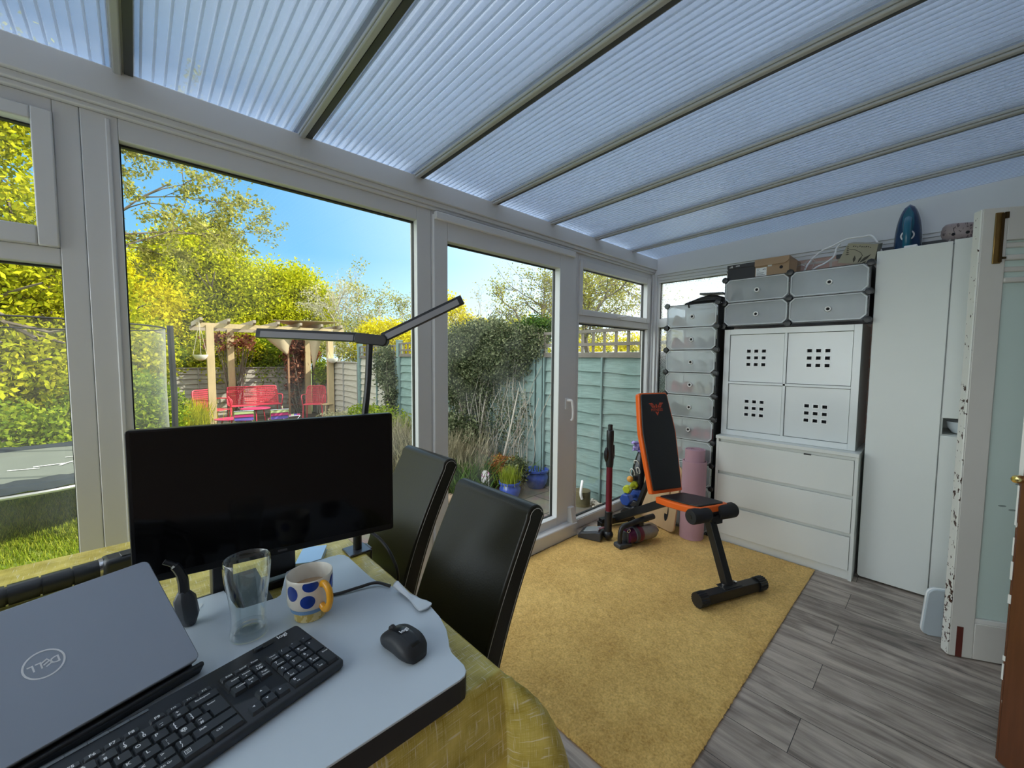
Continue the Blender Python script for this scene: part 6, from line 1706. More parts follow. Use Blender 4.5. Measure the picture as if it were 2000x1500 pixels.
def sail(label, P0, P1, P2):
    P0, P1, P2 = map(Vector, (P0, P1, P2)); mb = MB(); n = 10; v = []; idx = {}
    for i in range(n+1):
        for j in range(n+1-i):
            a, b = i/n, j/n; q = P0*(1-a-b)+P1*a+P2*b; q = q+Vector((0, 0.05*math.sin(9*a+5*b), 0)); idx[i, j] = len(v); v.append(tuple(q))
    f = []
    for i in range(n):
        for j in range(n-i):
            f.append((idx[i, j], idx[i+1, j], idx[i, j+1]))
            if i+j < n-1: f.append((idx[i+1, j], idx[i+1, j+1], idx[i, j+1]))
    mb.add(v, f); o = mb.build('shade_sail', SAIL); o.modifiers.new('thick', 'SOLIDIFY').thickness = 0.004
    tag(o, label, 'sail', 'canvas hanging from the pergola')
sail('beige canvas triangle hanging in the middle of the pergola', (2.05, 10.68, 1.93), (2.85, 10.68, 1.93), (2.68, 10.9, 1.36))
sail('beige canvas strip hanging beside the right pergola post', (3.15, 10.70, 1.93), (3.50, 10.70, 1.93), (3.28, 10.9, 0.98))
sail('beige canvas slung flat across the pergola roof', (2.3, 10.5, 2.17), (3.9, 10.5, 2.22), (3.3, 12.0, 2.10))
def basket(label, x, y, z, hook):
    t = thing('hanging_basket', label, 'basket', (x, y, z), 0, 'white hanging baskets')
    MB().lathe([(0.03, -0.12), (0.09, -0.09), (0.13, -0.02), (0.135, 0.0), (0.125, 0.0), (0.11, -0.03), (0.001, -0.06)], 20, cap1=False).build('bowl', mat('white_basket', (0.78, 0.76, 0.70), 0.6, var=0.15, scale=25), t)
    for k in range(3): MB().tube([(0.13*math.cos(2.1*k+0.5), 0.13*math.sin(2.1*k+0.5), 0.0), (0, 0, hook-z)], 0.004, 4).build('chain', mat('basket_cord', (0.5, 0.45, 0.36), 0.7), t)
basket('white hanging basket at the left end of the pergola beam', 0.985, 10.45, 1.36, 2.03); basket('white hanging basket at the right end of the pergola beam', 3.60, 10.42, 1.30, 2.03)

# ------------------------------------------------------------------ red garden seats
RED = mat('coral_red_metal', (0.62, 0.055, 0.09), 0.4, var=0.06)
def seat(name, label, loc, rz, W, cat, group=None):
    t = thing(name, label, cat, loc, rz, group); r = 0.013; D, SH, BH = 0.46, 0.40, 0.83
    def loop(pts): return spline(pts, 6)
    MB().tube(loop([(-W/2, 0.19, SH), (-W/2, 0.24, 0.62), (-W/2+0.02, 0.275, BH-0.06), (-W/2+0.07, 0.285, BH), (0, 0.285, BH), (W/2-0.07, 0.285, BH), (W/2-0.02, 0.275, BH-0.06), (W/2, 0.24, 0.62), (W/2, 0.19, SH)]), r, 8).build('back_frame', RED, t)
    mb = MB(); n = int(W/0.022)
    for i in range(1, n): x = -W/2+W*i/n; mb.tube([(x, 0.195, SH+0.01), (x, 0.24, 0.62), (x, 0.28, BH-0.015)], 0.0055, 4)
    for k in range(9): z = SH+0.03+0.045*k; mb.tube([(-W/2+0.01, 0.195+0.085*(z-SH)/0.43, z), (W/2-0.01, 0.195+0.085*(z-SH)/0.43, z)], 0.0055, 4)
    mb.build('back_mesh', RED, t)
    mb = MB(); mb.prism(rrect(W, D, 0.05, 4), SH-0.008, SH+0.004); mb.build('seat', RED, t, bevel=0.003)
    for s in (-1, 1):
        MB().tube(loop([(s*W/2, 0.24, 0.62), (s*(W/2+0.02), 0.05, 0.635), (s*(W/2+0.02), -0.14, 0.63), (s*(W/2+0.015), -0.215, 0.58), (s*(W/2), -0.22, 0.50), (s*W/2, -0.19, SH)]), r, 8).build('armrest', RED, t)
        for y in (-0.20, 0.20): MB().tube([(s*(W/2-0.02), y, SH), (s*(W/2-0.005), y*1.12, 0.0)], r, 8).build('leg', RED, t)
    return t
seat('garden_armchair', 'coral red metal armchair at the left post of the pergola', (1.22, 10.95, GZ), math.radians(38), 0.50, 'chair', 'red garden armchairs')
seat('garden_armchair', 'coral red metal armchair by the right end of the red bench', (3.28, 10.85, GZ), math.radians(-28), 0.46, 'chair', 'red garden armchairs')
seat('garden_bench', 'coral red metal two seat bench against the back fence', (2.13, 11.55, GZ), 0.0, 1.08, 'bench')
def rtable(label, loc, rx, ry, h):
    t = thing('garden_table', label, 'table', loc, 0, 'red garden tables')
    MB().prism([(rx*math.cos(2*PI*i/30), ry*math.sin(2*PI*i/30)) for i in range(30)], h-0.015, h).build('table_top', mat('raspberry_red_metal', (0.50, 0.04, 0.12), 0.4), t, bevel=0.004)
    for k in range(3): a = 2.1*k+0.4; MB().tube([(rx*0.6*math.cos(a), ry*0.6*math.sin(a), h-0.015), (rx*0.8*math.cos(a), ry*0.8*math.sin(a), 0)], 0.011, 6).build('leg', RED, t)
rtable('raspberry red round table in front of the red bench', (1.98, 10.75, GZ+0.0), 0.30, 0.28, 0.40); rtable('raspberry red low table beside the left red armchair', (1.42, 10.05, GZ), 0.30, 0.24, 0.30)
def kidchair(label, loc, rz):
    t = thing('folding_chair', label, 'chair', loc, rz, 'striped childrens chairs'); r = 0.008; W = 0.34
    STR = [mat('stripe_lime', (0.38, 0.45, 0.22), 0.7), mat('stripe_magenta', (0.45, 0.02, 0.16), 0.7), mat('stripe_violet', (0.12, 0.09, 0.42), 0.7)]
    mb = MB(); mb.tube(spline([(-W/2, 0.10, 0.0), (-W/2, 0.15, 0.24), (-W/2, 0.19, 0.44), (-W/2+0.03, 0.195, 0.465), (W/2-0.03, 0.195, 0.465), (W/2, 0.19, 0.44), (W/2, 0.15, 0.24), (W/2, 0.10, 0.0)], 5), r, 6); mb.build('back_frame', CHROME, t)
    mb = MB(); mb.tube([(-W/2+0.02, 0.15, 0.24), (-W/2+0.02, -0.17, 0.25), (W/2-0.02, -0.17, 0.25), (W/2-0.02, 0.15, 0.24)], r, 6)
    for s in (-1, 1): mb.tube([(s*(W/2-0.02), -0.17, 0.25), (s*(W/2-0.02), 0.02, 0.0)], r, 6)
    mb.build('seat_frame', CHROME, t)
    for k, (z0, z1) in enumerate(((0.40, 0.455), (0.335, 0.40), (0.27, 0.335))):
        MB().box((-W/2+0.004, 0.16+0.035*(z0-0.27)/0.19, z0), (W/2-0.004, 0.168+0.035*(z0-0.27)/0.19, z1)).build('back_stripe', STR[k], t)
    for k in range(5): MB().box((-W/2+0.03, -0.165+0.062*k, 0.252), (W/2-0.03, -0.105+0.062*k, 0.257)).build('seat_stripe', STR[(k+1) % 3], t)
    return t
kidchair('small striped folding chair in front of the left red armchair', (1.62, 9.95, GZ), math.radians(172)); kidchair('small striped folding chair in front of the middle of the red bench', (2.20, 9.75, GZ), math.radians(180)); kidchair('small striped folding chair turned sideways near the right red armchair', (2.58, 10.15, GZ), math.radians(75))
t = thing('stool', 'round wooden stool with a curved leg beside the right red armchair', 'stool', (3.50, 10.62, GZ))
SW_ = mat('pale_stool_wood', (0.55, 0.42, 0.22), 0.6)
MB().prism(circ(0.15, 24), 0.385, 0.405).build('seat', SW_, t, bevel=0.004)
for k in range(3): a = 2.1*k; MB().tube(spline([(0.08*math.cos(a), 0.08*math.sin(a), 0.385), (0.13*math.cos(a), 0.13*math.sin(a), 0.34), (0.145*math.cos(a), 0.145*math.sin(a), 0.0)], 5), 0.012, 6).build('leg', SW_, t)

# ------------------------------------------------------------------ trampoline
TX, TY, TZ_ = -0.80, 5.95, 0.29
t = thing('trampoline', 'round garden trampoline with dark padded rim and safety net on the lawn', 'trampoline', (TX, TY, GZ))
PADM = mat('dark_pad', (0.030, 0.038, 0.045), 0.9, bump=0.4, bscale=6, spec=0.1)
h = TZ_-GZ
MB().lathe([(0.90, h+0.002), (0.001, h-0.005)], 64, cap0=False, cap1=False).build('jump_mat', mat('grey_green_mat', (0.12, 0.135, 0.115), 0.85, var=0.15, scale=3, spec=0.15), t)
rlp = np.random.default_rng(5)
mb = MB(); rg = []
for r, z in ((0.87, 0.004), (0.89, 0.022), (1.0, 0.028), (1.09, 0.018), (1.11, -0.03)):
    rg.append([(r*math.cos(2*PI*i/96), r*math.sin(2*PI*i/96), h+z+rlp.normal(0, 0.004)) for i in range(96)])
mb.loft(rg, caps=False); mb.build('rim_pad', PADM, t, ang=60)
STEEL = mat('galvanised_tube', (0.60, 0.62, 0.63), 0.3, 0.8)
MB().tube([(1.09*math.cos(2*PI*i/64), 1.09*math.sin(2*PI*i/64), h-0.055) for i in range(64)], 0.019, 8, closed=True).build('frame_ring', STEEL, t)
for k in range(3):
    a0, a1 = 2*PI*k/3+0.35, 2*PI*k/3+1.05; p = [(1.09*math.cos(a), 1.09*math.sin(a)) for a in (a0, a1)]
    MB().tube([(*p[0], h-0.055), (*p[0], -0.06), (*p[1], -0.06), (*p[1], h-0.055)], 0.017, 8).build('leg', STEEL, t)
FOAM = mat('black_foam_sleeve', (0.018, 0.020, 0.022), 0.8)
for k in range(6):
    a = 2*PI*k/6; x, y = 1.10*math.cos(a), 1.10*math.sin(a)
    pp = MB().tube([(x, y, h-0.06), (x*1.01, y*1.01, h+0.55), (x*1.0, y*1.0, h+1.38)], 0.030 if k != 1 else 0.018, 10).build('net_post', FOAM, t)
NETM = haze_mat('safety_net', (0.12, 0.13, 0.12), 0.988, 1.0, 0.3, 0.5)
_m = NETM.node_tree
for nd in _m.nodes:
    if nd.type == 'BSDF_TRANSPARENT': nd.inputs[0].default_value = (1, 1, 1, 1)
MB().lathe([(1.06, h+0.02), (1.05, h+0.7), (1.06, h+1.34)], 48, cap0=False, cap1=False).build('safety_net', NETM, t)
MB().tube([(1.06*math.cos(2*PI*i/48), 1.06*math.sin(2*PI*i/48), h+1.34) for i in range(48)], 0.008, 6, closed=True).build('net_hem', FOAM, t)
mb = MB(); LMt = Matrix.Translation((0.30, -0.20, h+0.006)) @ rotz(math.radians(-8))
def stroke(pts, w): 
    for (a, b), (c, d) in zip(pts, pts[1:]):
        dx, dy = c-a, d-b; l = math.hypot(dx, dy); nx, ny = -dy/l*w, dx/l*w
        mb.add([(a+nx, b+ny, 0), (a-nx, b-ny, 0), (c-nx, d-ny, 0), (c+nx, d+ny, 0)], [(3, 2, 1, 0)], 0, LMt)
stroke([(-0.22, -0.07), (-0.02, -0.02), (0.04, 0.08)], 0.012); stroke([(-0.04, -0.11), (-0.02, -0.02)], 0.012); stroke([(0.03, -0.03), (0.30, 0.07)], 0.012); stroke([(0.03, -0.03), (0.16, -0.06)], 0.012); stroke([(-0.36, -0.13), (-0.16, -0.15)], 0.008); stroke([(-0.10, 0.30), (0.10, 0.32)], 0.008)
mb.build('mat_emblem', mat('white_mat_print', (0.80, 0.80, 0.78), 0.5), t, smooth=False)

# ------------------------------------------------------------------ planting
tree('tree', 'tall dense leafy tree filling the left window', (-2.3, 9.6, GZ), [((-2.2, 9.8, 3.2), (1.5, 1.4, 2.6)), ((-1.2, 10.2, 2.0), (1.3, 1.2, 1.7)), ((-3.6, 10.0, 2.4), (1.5, 1.4, 2.0)), ((-1.6, 9.4, 0.9), (1.2, 0.9, 0.9)), ((-2.6, 9.6, 5.2), (1.8, 1.2, 1.4)), ((-0.5, 10.4, 1.1), (0.9, 0.9, 1.0))], 120000, 0.046, L_BRIGHT, (60, 0.17), 1, 0.16, shell=0.3)
twiggy('tree', 'sparse overhanging tree reaching into the top left of the big window', (-1.25, 11.6, GZ), (0.2, -0.1, 3.6), 2.2, 0.040, 3, L_OLIVE, 16, 0.040, 5, BARK, 0.45, 0.03, 0.055, starts=[((-1.0, 11.5, 3.4), (1.0, -0.15, 0.75)), ((-1.0, 11.5, 3.6), (1.0, 0.1, 0.5)), ((-1.0, 11.5, 3.9), (0.9, -0.2, 1.2)), ((-1.1, 11.5, 4.1), (0.7, 0.1, 1.5)), ((-1.1, 11.5, 4.2), (0.2, 0.1, 1.5)), ((-0.9, 11.5, 3.2), (0.9, 0.1, 0.30)), ((-1.1, 11.5, 4.4), (-0.5, 0.1, 1.5)), ((-1.1, 11.5, 4.0), (-0.9, 0.0, 1.0))])
tree('tree', 'large bright yellow green tree beyond the back fence behind the left of the pergola', (1.9, 20.5, GZ), [((1.9, 20.5, 4.3), (2.0, 1.8, 2.0)), ((0.4, 20.0, 3.2), (1.8, 1.6, 2.0)), ((3.0, 20.6, 3.6), (1.4, 1.4, 1.7)), ((1.4, 19.0, 2.0), (2.4, 1.2, 1.6)), ((2.4, 20.8, 5.6), (1.0, 0.9, 0.9))], 110000, 0.062, L_BRIGHT, (90, 0.26), 2, 0.2, shell=0.45)
tree('tree', 'rounded bright green tree beyond the back fence behind the right of the pergola', (4.6, 18.6, GZ), [((4.6, 18.6, 3.5), (1.8, 1.5, 1.5)), ((4.2, 18.4, 2.2), (1.9, 1.4, 1.3)), ((5.4, 18.6, 2.6), (1.2, 1.2, 1.3))], 75000, 0.060, L_BRIGHT, (80, 0.22), 3, 0.16, shell=0.5)
tree('tree', 'golden yellow tree glowing beyond the left of the back fence', (-0.9, 17.5, GZ), [((-0.8, 17.5, 2.6), (2.0, 1.4, 1.9)), ((-2.6, 17.5, 2.6), (1.8, 1.4, 2.2))], 45000, 0.065, L_YELLOW, (30, 0.2), 8, 0.16)
twiggy('tree', 'grey twiggy tree just coming into leaf right of the rounded green tree', (5.6, 15.6, GZ), (0.1, 0.1, 3.0), 2.0, 0.06, 3, L_PALE, 5, 0.038, 21, BARKP, 0.55, -0.03, 0.08)
twiggy('tree', 'olive leaved loose tree behind the lamp hub', (6.9, 14.6, GZ), (0.0, 0.1, 2.6), 1.8, 0.06, 3, L_OLIVE, 14, 0.042, 22, BARKP, 0.6, 0.0, 0.12)
twiggy('tree', 'loose pale tree right of the lamp hub seen beside the window frame', (8.6, 14.4, GZ), (0.1, 0.0, 2.4), 1.7, 0.05, 3, L_PALE, 7, 0.040, 23, BARKP, 0.6, 0.0, 0.10)
shrub('shrub', 'golden yellow bush above the side fence behind the lamp', (5.9, 12.4, GZ), [((5.9, 12.4, 1.7), (0.95, 0.8, 0.85)), ((6.9, 12.2, 1.4), (0.9, 0.7, 0.7))], 24000, 0.040, L_YELLOW, (24, 0.10), 31)
tree('tree', 'bright yellow tree seen at the left edge of the patio door', (11.3, 16.5, GZ), [((11.0, 16.5, 2.6), (1.3, 1.2, 1.6)), ((12.4, 15.9, 2.0), (1.4, 1.2, 1.2))], 36000, 0.07, L_YELLOW, (30, 0.18), 9, 0.15)
twiggy('tree', 'bare pale twiggy tree behind the ivy in the patio door', (10.2, 12.0, GZ), (0.0, 0.0, 2.6), 1.6, 0.05, 3, L_PALE, 3, 0.036, 24, BARKP, 0.6, -0.02, 0.06)
twiggy('tree', 'sparse young leafed tree rising over the ivy in the patio door', (5.05, 4.7, GZ), (0.1, 0.1, 3.3), 1.05, 0.040, 3, L_OLIVE, 9, 0.020, 25, BARK, 0.55, -0.04, 0.06)
twiggy('tree', 'leafy tree seen through the small top light of the right window', (6.3, 4.35, GZ), (-0.3, 0.5, 3.9), 1.15, 0.045, 3, L_OLIVE, 16, 0.022, 26, BARK, 0.65, -0.01, 0.08)
shrub('hedge', 'clipped bright yellow hedge seen through the trellis', (9.6, 5.2, GZ), [((9.6+0.25*k, 7.4-0.9*k, 1.35), (0.7, 0.75, 0.72)) for k in range(6)], 22000, 0.042, L_YELLOW, (24, 0.08), 32, stems=6)
shrub('hedge', 'yellow green hedge behind the ivy covered fence', (6.2, 8.5, GZ), [((6.2, 9.6-1.1*k, 1.25), (0.8, 0.8, 0.9)) for k in range(4)], 20000, 0.042, L_BRIGHT, (24, 0.10), 33, stems=6)
# back fence shrubs and climbers
for k, (x, z, lab, m) in enumerate(((0.2, 1.1, 'broad leaved green shrub over the back fence left of the pergola', L_GREEN), (1.9, 1.45, 'fresh green shrub over the back fence behind the red bench', L_BRIGHT), (3.0, 1.35, 'fresh green shrub over the back fence right of the bench', L_GREEN), (-1.3, 1.2, 'green shrub over the back fence behind the trampoline', L_GREEN))):
    shrub('shrub', lab, (x, 12.85, GZ), [((x, 12.9, z), (0.85, 0.5, 0.75)), ((x-0.3, 12.8, z-0.5), (0.7, 0.45, 0.6))], 13000, 0.040, m, (18, 0.07), 50+k, 'shrubs over the back fence')
shrub('climber', 'bronze red climber on the trellis posts of the pergola', (3.2, 12.05, GZ), [((3.2, 12.1, 1.45), (0.32, 0.12, 0.6)), ((3.2, 12.1, 0.6), (0.22, 0.1, 0.7)), ((3.55, 12.1, 1.5), (0.25, 0.12, 0.35))], 2600, 0.06, L_RED, (12, 0.05), 60)
shrub('climber', 'bare brown climber twigs under the left half of the pergola', (1.75, 11.98, GZ), [((1.55, 12.0, 1.7), (0.35, 0.2, 0.25)), ((2.0, 12.0, 1.6), (0.25, 0.2, 0.3))], 500, 0.05, L_RED, (8, 0.05), 61, stems=26)
rl = np.random.default_rng(70)
shrub('ivy', 'thick grey green ivy spilling over the side fence in the patio door', (3.62, 4.6, GZ), [((3.60, 5.25, 1.25), (0.34, 0.62, 0.52)), ((3.62, 4.55, 1.30), (0.30, 0.55, 0.50)), ((3.64, 3.98, 1.38), (0.26, 0.42, 0.36)), ((3.62, 4.9, 0.85), (0.22, 0.50, 0.28)), ((3.70, 4.6, 1.66), (0.28, 0.9, 0.20)), ((3.68, 3.66, 1.50), (0.12, 0.30, 0.22))], 70000, 0.0185, L_IVY, (20, 0.05), 70, shell=0.25, stems=14)
shrub('ivy', 'ivy strands hanging on the fence behind the lamp neck', (3.66, 7.4, GZ), [((3.62, 7.55, 1.15), (0.16, 0.35, 0.45)), ((3.62, 7.3, 0.65), (0.10, 0.18, 0.45))], 4200, 0.028, L_IVY, (12, 0.05), 71)
shrub('ivy', 'small green ivy on the side fence beside the stool', (3.66, 11.3, GZ), [((3.62, 11.3, 0.9), (0.12, 0.30, 0.32))], 1500, 0.035, L_GREEN, (12, 0.05), 72)
shrub('shrub', 'dense dark green evergreen on the fence top in the patio door', (3.9, 3.75, GZ), [((3.92, 3.75, 1.72), (0.20, 0.32, 0.16))], 3500, 0.020, L_DARK, (14, 0.035), 73)
# woody stems leaning on the fence
for k, (p, q, r_, lab) in enumerate((((3.45, 4.35, GZ), (3.60, 4.30, 1.1), (3.52, 4.40, 0.4), 'pale bare stem climbing the fence below the ivy, left one'), ((3.35, 3.85, GZ), (3.62, 3.75, 0.95), (3.40, 3.70, 0.35), 'pale crooked stem climbing the fence below the ivy, nearest the teal post'), ((3.45, 4.95, GZ), (3.62, 4.55, 0.92), (3.50, 5.0, 0.3), 'slanting pale stem under the middle of the ivy'))):
    tag(MB().tube(spline([p, r_, q], 8), [0.016-0.0005*i for i in range(17)], 6).build('stem', BARKP), lab, 'stem', 'bare climbing stems')
rl = np.random.default_rng(78)
t = thing('vine', 'tangle of thin bare brown vines veiling the teal fence below the ivy', 'climber', (3.62, 4.3, GZ))
mb = MB()
for k in range(70):
    y0 = rl.uniform(3.5, 5.3); p = Vector((3.66-rl.uniform(0, 0.18), y0, GZ)); q = Vector((3.66-rl.uniform(0, 0.1), y0+rl.normal(0, 0.35), rl.uniform(0.7, 1.5)))
    mb.tube(spline([p, p.lerp(q, 0.35)+Vector(rl.normal(0, 0.06, 3)), p.lerp(q, 0.7)+Vector(rl.normal(0, 0.08, 3)), q], 4), 0.0045, 4, caps=False)
mb.build('stems', BARKP, t, world=True)
leaf_object('foliage', quadcloud(crown([((3.60, 4.4, 0.55), (0.10, 0.95, 0.55))], 5200, (10, 0.05), rl, 0.2), 0.016, rl), L_IVY, t, t)
# border plants in front of the fence
tuft('grass_clump', 'dry straw coloured grass clump behind the rear chair', (2.88, 4.30, GZ), 0.60, 0.62, 1700, L_STRAW, 80, 0.005, 0.6)
tuft('grass_clump', 'straggly dry stems beside the door frame behind the monitor', (2.75, 5.35, GZ), 0.6, 0.75, 900, L_STRAW, 81, 0.005, 0.6)
shrub('shrub', 'low green shrub in the border behind the dry grass', (3.25, 4.75, GZ), [((3.2, 4.7, 0.18), (0.45, 0.5, 0.38))], 4200, 0.030, L_IVY, (12, 0.05), 82)
shrub('shrub', 'bushy green plant in the border beside the monitor corner', (3.05, 6.3, GZ), [((3.0, 6.3, 0.10), (0.5, 0.7, 0.40)), ((3.2, 7.4, 0.1), (0.45, 0.6, 0.35))], 6000, 0.030, L_GREEN, (12, 0.05), 83)
shrub('shrub', 'pale green weeds along the side fence under the lamp', (3.3, 9.2, GZ), [((3.25, 9.0, -0.12), (0.4, 0.9, 0.16)), ((3.3, 8.2, -0.05), (0.35, 0.5, 0.25))], 4500, 0.035, L_PALE, (12, 0.06), 84)
tuft('iris_clump', 'strappy green leaved clump beside the blue pot', (2.72, 3.72, GZ), 0.50, 0.36, 420, L_DARK, 85, 0.012, 0.9)
tuft('iris_clump', 'green strap leaves in front of the dry grass clump', (3.02, 3.95, GZ), 0.40, 0.34, 320, leaf_mat('strap_leaf', [(0.05, 0.10, 0.02), (0.12, 0.20, 0.04)], 0.3), 86, 0.012, 0.9)
tuft('tall_grass', 'sunlit yellow green tall grass left of the pergola', (0.72, 10.3, GZ), 0.50, 0.70, 1100, L_BRIGHT, 87, 0.006, 0.5)
shrub('shrub', 'leafy green plants behind the trampoline beside the black net post', (0.1, 8.7, GZ), [((-0.15, 8.7, 0.35), (0.75, 0.7, 0.75)), ((-0.5, 9.3, 0.15), (0.6, 0.5, 0.55))], 18000, 0.034, L_GREEN, (14, 0.07), 88)
shrub('shrub', 'broad leafy plants along the far side of the trampoline', (-1.5, 8.2, GZ), [((-1.5, 8.2, 0.15), (1.3, 0.7, 0.55)), ((-2.6, 8.3, 0.2), (1.0, 0.7, 0.6))], 22000, 0.036, L_GREEN, (14, 0.07), 89)
shrub('shrub', 'tall yellow green bush behind the trampoline net', (-0.6, 10.3, GZ), [((-0.2, 10.9, 1.3), (0.9, 0.6, 1.0)), ((-0.9, 10.9, 1.5), (0.9, 0.6, 1.2))], 20000, 0.038, L_BRIGHT, (14, 0.08), 90)
# pots
def pot(label, x, y, r, h, m, plant=None, seed=1):
    t = thing('plant_pot', label, 'plant pot', (x, y, GZ+0.006), 0, 'pots on the patio')
    MB().lathe([(r*0.68, 0), (r*0.92, h*0.35), (r*0.98, h*0.62), (r*0.86, h*0.80), (r*0.84, h*0.84), (r*1.0, h*0.90), (r*1.0, h), (r*0.88, h), (r*0.84, h*0.86), (0.001, h*0.84)], 32, cap1=False).build('pot_body', m, t)
    rl = np.random.default_rng(seed)
    if plant:
        kind, m2, hh, n = plant
        if kind == 'grass':
            B = np.concatenate([rl.normal(scale=r*0.35, size=(n, 2)), np.full((n, 1), h*0.84)], 1); a = rl.uniform(0, 2*PI, n); le = rl.uniform(0, 0.5, n); H = hh*rl.uniform(0.5, 1.1, n)
            d = np.stack([np.cos(a)*le, np.sin(a)*le, np.ones(n)], 1)*H[:, None]; sd = np.stack([-np.sin(a), np.cos(a), np.zeros(n)], 1)*0.004
            leaf_object('plant', np.stack([B-sd, B+sd, B+d+sd*0.2, B+d-sd*0.2], 1), m2, t)
        else:
            leaf_object('plant', quadcloud(crown([((0, 0, h+hh*0.5), (r*1.3, r*1.3, hh*0.6))], n, (12, 0.03), rl, 0.3), 0.018, rl), m2, t)
    return t
BLUEG = mat('cobalt_glazed_pot', (0.035, 0.075, 0.34), 0.22, var=0.25, scale=6, coat=0.4)
TERR = mat('dark_clay', (0.09, 0.065, 0.05), 0.8)
pot('cobalt blue glazed pot with yellow green grass beside the near chair back', 3.02, 3.26, 0.125, 0.20, BLUEG, ('grass', leaf_mat('pot_grass', [(0.16, 0.22, 0.02), (0.34, 0.38, 0.05)], 0.3), 0.20, 420), 1)
pot('cobalt blue glazed pot half hidden by the patio door frame', 3.555, 3.36, 0.15, 0.22, BLUEG, ('grass', L_DARK, 0.10, 40), 2)
pot('dark clay pot with a greyish bushy plant between the blue pots', 3.22, 3.36, 0.10, 0.14, TERR, ('bush', L_IVY, 0.24, 1500), 3)
pot('clay trough with rusty orange heather against the fence', 3.30, 3.72, 0.17, 0.16, TERR, ('bush', L_ORANGE, 0.14, 1400), 4)
pot('clay pot with fresh green shoots behind the rusty heather', 3.46, 3.70, 0.12, 0.20, TERR, ('grass', L_BRIGHT, 0.16, 160), 5)
t = thing('plant_label', 'white and pink printed plant label stuck in the soil', 'label', (2.86, 3.50, GZ), math.radians(-40))
mb = MB(); mb.prism([(-0.045, 0.0), (0.045, 0.0), (0.045, 0.17), (0.02, 0.20), (-0.02, 0.20), (-0.045, 0.17)], -0.001, 0.001, 0, frame((0, 0, 0.10), (1, 0, 0), (0, 0.2, 1), (0, -1, 0.2))); mb.build('card', paint_mat('pink_white_print', (0.80, 0.78, 0.80), (0.55, 0.25, 0.45), 0.72, 45, 0.4), t)
MB().box((-0.006, -0.002, 0.0), (0.006, 0.002, 0.12)).build('stake', WHITEP, t)
t = thing('log_planter', 'brown log planter with a curved white handle by the fence', 'planter', (3.47, 2.60, GZ+0.006))
MB().lathe([(0.085, 0), (0.09, 0.16), (0.075, 0.165), (0.001, 0.15)], 18, cap1=False).build('log', mat('mossy_log', (0.10, 0.085, 0.04), 0.9, var=0.4, scale=12), t)
mb = MB(); mb.tube(spline([(-0.080, -0.060, 0.10), (-0.105, -0.062, 0.16), (-0.095, -0.062, 0.24), (-0.062, -0.050, 0.29)], 6), 0.014, 8); mb.build('handle', WHITEP, t)
# pebbles along the foot of the fence
rl = np.random.default_rng(9); mb = MB()
for k in range(260):
    x, y = rl.uniform(3.50, 3.68), rl.uniform(1.98, 3.1); s = rl.uniform(0.010, 0.022)
    mb.ball((x, y, GZ+0.004+s*0.5), (s, s*rl.uniform(0.6, 1), s*0.6), 5, 0)
tag(mb.build('pebbles', mat('mixed_pebbles', (0.50, 0.46, 0.40), 0.7, var=0.5, scale=40)), 'loose pebbles along the foot of the teal fence', 'pebbles', kind='stuff')
for k, (x, y, s, lab) in enumerate(((2.42, 3.55, 0.10, 'rough brown stone edging the border behind the rear chair'), (2.50, 3.40, 0.08, 'smaller brown stone edging the border behind the rear chair'))):
    rl = np.random.default_rng(90+k); mb = MB(); mb.ball((x, y, GZ+s*0.5), (s, s*0.8, s*0.7), 8)
    mb.v = [tuple(np.array(v)+rl.normal(scale=s*0.05, size=3)) for v in mb.v]
    tag(mb.build('stone', mat('brown_stone', (0.26, 0.19, 0.13), 0.9, var=0.3)), lab, 'stone', 'edging stones')
# neighbour's low white building behind the trellis
t = thing('outbuilding', 'low white outbuilding with a pale roof beyond the side fence', 'building', (8.4, 5.0, GZ))
MB().box((7.4, 2.8, GZ), (9.2, 7.4, 1.15)).build('walls', mat('white_render', (0.62, 0.64, 0.62), 0.8), t, world=True, smooth=False)
MB().add([(7.25, 2.7, 1.13), (9.35, 2.7, 1.13), (9.35, 7.5, 1.13), (7.25, 7.5, 1.13), (8.3, 2.7, 1.50), (8.3, 7.5, 1.50)], [(3, 2, 1, 0), (0, 1, 4), (2, 3, 5), (0, 4, 5, 3), (1, 2, 5, 4)]).build('roof', mat('pale_grey_roof', (0.66, 0.70, 0.70), 0.6), t, world=True, smooth=False)
for k, (y, lab) in enumerate(((3.35, 'small dark clipped bush beyond the trellis, nearest the corner post'), (3.75, 'small dark clipped bush beyond the trellis, middle of three'), (4.15, 'small dark clipped bush beyond the trellis, nearest the patio door'))):
    shrub('bush', lab, (5.7, y, GZ), [((5.7, y, 1.25), (0.16, 0.16, 0.20)), ((5.7, y, 0.8), (0.12, 0.12, 0.4))], 1300, 0.022, L_DARK, (10, 0.03), 95+k, 'dark bushes beyond the trellis', stems=4)
# ------------------------------------------------------------------ sky, sun, camera
SUN_AZ, SUN_EL = math.atan2(-0.50, 0.78), math.radians(36)
sun_dir = Vector((math.cos(SUN_AZ)*math.cos(SUN_EL), math.sin(SUN_AZ)*math.cos(SUN_EL), math.sin(SUN_EL)))
w = bpy.data.worlds.new('sky'); S.world = w; w.use_nodes = True
nt = w.node_tree; nt.nodes.clear()
out = nt.nodes.new('ShaderNodeOutputWorld'); bg = nt.nodes.new('ShaderNodeBackground')
tc = nt.nodes.new('ShaderNodeTexCoord')
sx = nt.nodes.new('ShaderNodeSeparateXYZ'); nt.links.new(tc.outputs['Generated'], sx.inputs[0])
cr = nt.nodes.new('ShaderNodeValToRGB'); nt.links.new(sx.outputs[2], cr.inputs[0])
e = cr.color_ramp.elements
e[0].position = 0.0; e[0].color = (0.50, 0.68, 0.82, 1)
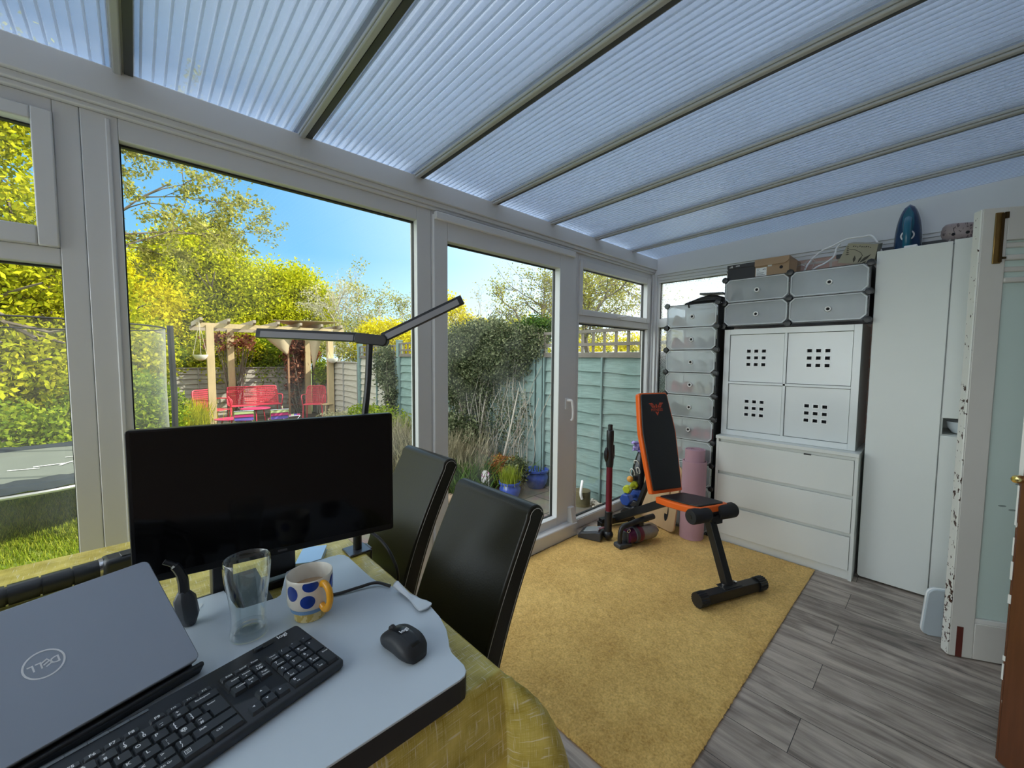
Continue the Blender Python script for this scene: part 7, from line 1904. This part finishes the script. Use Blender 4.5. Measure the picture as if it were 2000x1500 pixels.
e[1].position = 1.0; e[1].color = (0.33, 0.37, 0.43, 1)
for p, c in ((0.10, (0.42, 0.66, 0.86)), (0.22, (0.17, 0.43, 0.70)), (0.42, (0.11, 0.33, 0.59)), (0.62, (0.22, 0.33, 0.46))):
    q = e.new(p); q.color = (*c, 1)
dp = nt.nodes.new('ShaderNodeVectorMath'); dp.operation = 'DOT_PRODUCT'; nt.links.new(tc.outputs['Generated'], dp.inputs[0]); dp.inputs[1].default_value = sun_dir
mr = nt.nodes.new('ShaderNodeMapRange'); nt.links.new(dp.outputs['Value'], mr.inputs[0]); mr.inputs[1].default_value = -0.1; mr.inputs[2].default_value = 1.0; mr.inputs[3].default_value = 0.0; mr.inputs[4].default_value = 1.0
pw = nt.nodes.new('ShaderNodeMath'); pw.operation = 'POWER'; nt.links.new(mr.outputs[0], pw.inputs[0]); pw.inputs[1].default_value = 1.25
gl = nt.nodes.new('ShaderNodeMix'); gl.data_type = 'RGBA'; gl.blend_type = 'ADD'; nt.links.new(pw.outputs[0], gl.inputs[0]); nt.links.new(cr.outputs[0], gl.inputs[6]); gl.inputs[7].default_value = (1.5, 1.45, 1.35, 1)
# cloud bank low in the west, unseen, made extra bright to light the interior
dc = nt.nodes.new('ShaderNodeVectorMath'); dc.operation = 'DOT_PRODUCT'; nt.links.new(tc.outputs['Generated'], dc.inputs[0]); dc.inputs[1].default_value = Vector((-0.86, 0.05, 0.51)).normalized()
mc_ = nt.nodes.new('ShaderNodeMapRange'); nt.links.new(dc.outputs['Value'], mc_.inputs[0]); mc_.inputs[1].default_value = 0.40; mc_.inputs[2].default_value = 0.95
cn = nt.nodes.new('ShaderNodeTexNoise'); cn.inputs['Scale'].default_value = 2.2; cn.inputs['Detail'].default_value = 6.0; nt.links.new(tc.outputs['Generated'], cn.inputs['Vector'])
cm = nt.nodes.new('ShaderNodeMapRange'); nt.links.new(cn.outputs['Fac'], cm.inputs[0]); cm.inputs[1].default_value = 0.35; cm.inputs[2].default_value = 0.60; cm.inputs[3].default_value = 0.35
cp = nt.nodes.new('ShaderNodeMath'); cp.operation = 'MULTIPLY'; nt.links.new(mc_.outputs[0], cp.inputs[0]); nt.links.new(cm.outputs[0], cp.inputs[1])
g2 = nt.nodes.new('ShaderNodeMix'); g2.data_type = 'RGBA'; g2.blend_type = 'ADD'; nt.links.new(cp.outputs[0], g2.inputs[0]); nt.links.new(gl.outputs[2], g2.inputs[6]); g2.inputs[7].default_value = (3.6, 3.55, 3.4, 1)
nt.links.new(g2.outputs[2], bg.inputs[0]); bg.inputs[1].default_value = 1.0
nt.links.new(bg.outputs[0], out.inputs[0])
sl = bpy.data.lights.new('sun', 'SUN'); sl.energy = 4.8; sl.angle = math.radians(0.6); sl.color = (1.0, 0.93, 0.80)
so = bpy.data.objects.new('sun', sl); COL.objects.link(so); so.rotation_euler = (-sun_dir).to_track_quat('-Z', 'Y').to_euler(); so.location = sun_dir*30

def cam_axes(yaw, pitch, roll):
    f = Vector((math.cos(yaw)*math.cos(pitch), math.sin(yaw)*math.cos(pitch), -math.sin(pitch)))
    r = Vector((math.sin(yaw), -math.cos(yaw), 0)); u = r.cross(f)
    return r*math.cos(roll)+u*math.sin(roll), -r*math.sin(roll)+u*math.cos(roll), f
r_, u_, f_ = cam_axes(0.8201, 0.0636, 0.0068)
cd = bpy.data.cameras.new('camera'); cd.sensor_width = 36.0; cd.sensor_fit = 'HORIZONTAL'; cd.lens = 788.4/2000*36.0; cd.clip_start = 0.02; cd.clip_end = 400
cam = bpy.data.objects.new('camera', cd); COL.objects.link(cam)
cam.matrix_world = frame((0, 0, 1.3304), r_, u_, -f_)
S.camera = cam
S.view_settings.view_transform = 'Standard'; S.view_settings.look = 'None'; S.view_settings.gamma = 1.0; S.view_settings.use_curve_mapping = False
S.view_settings.exposure = 0.72
c = S.cycles
c.max_bounces = 12; c.diffuse_bounces = 6; c.glossy_bounces = 4; c.transmission_bounces = 10; c.transparent_max_bounces = 40
c.caustics_reflective = False; c.caustics_refractive = True
c.sample_clamp_indirect = 6.0
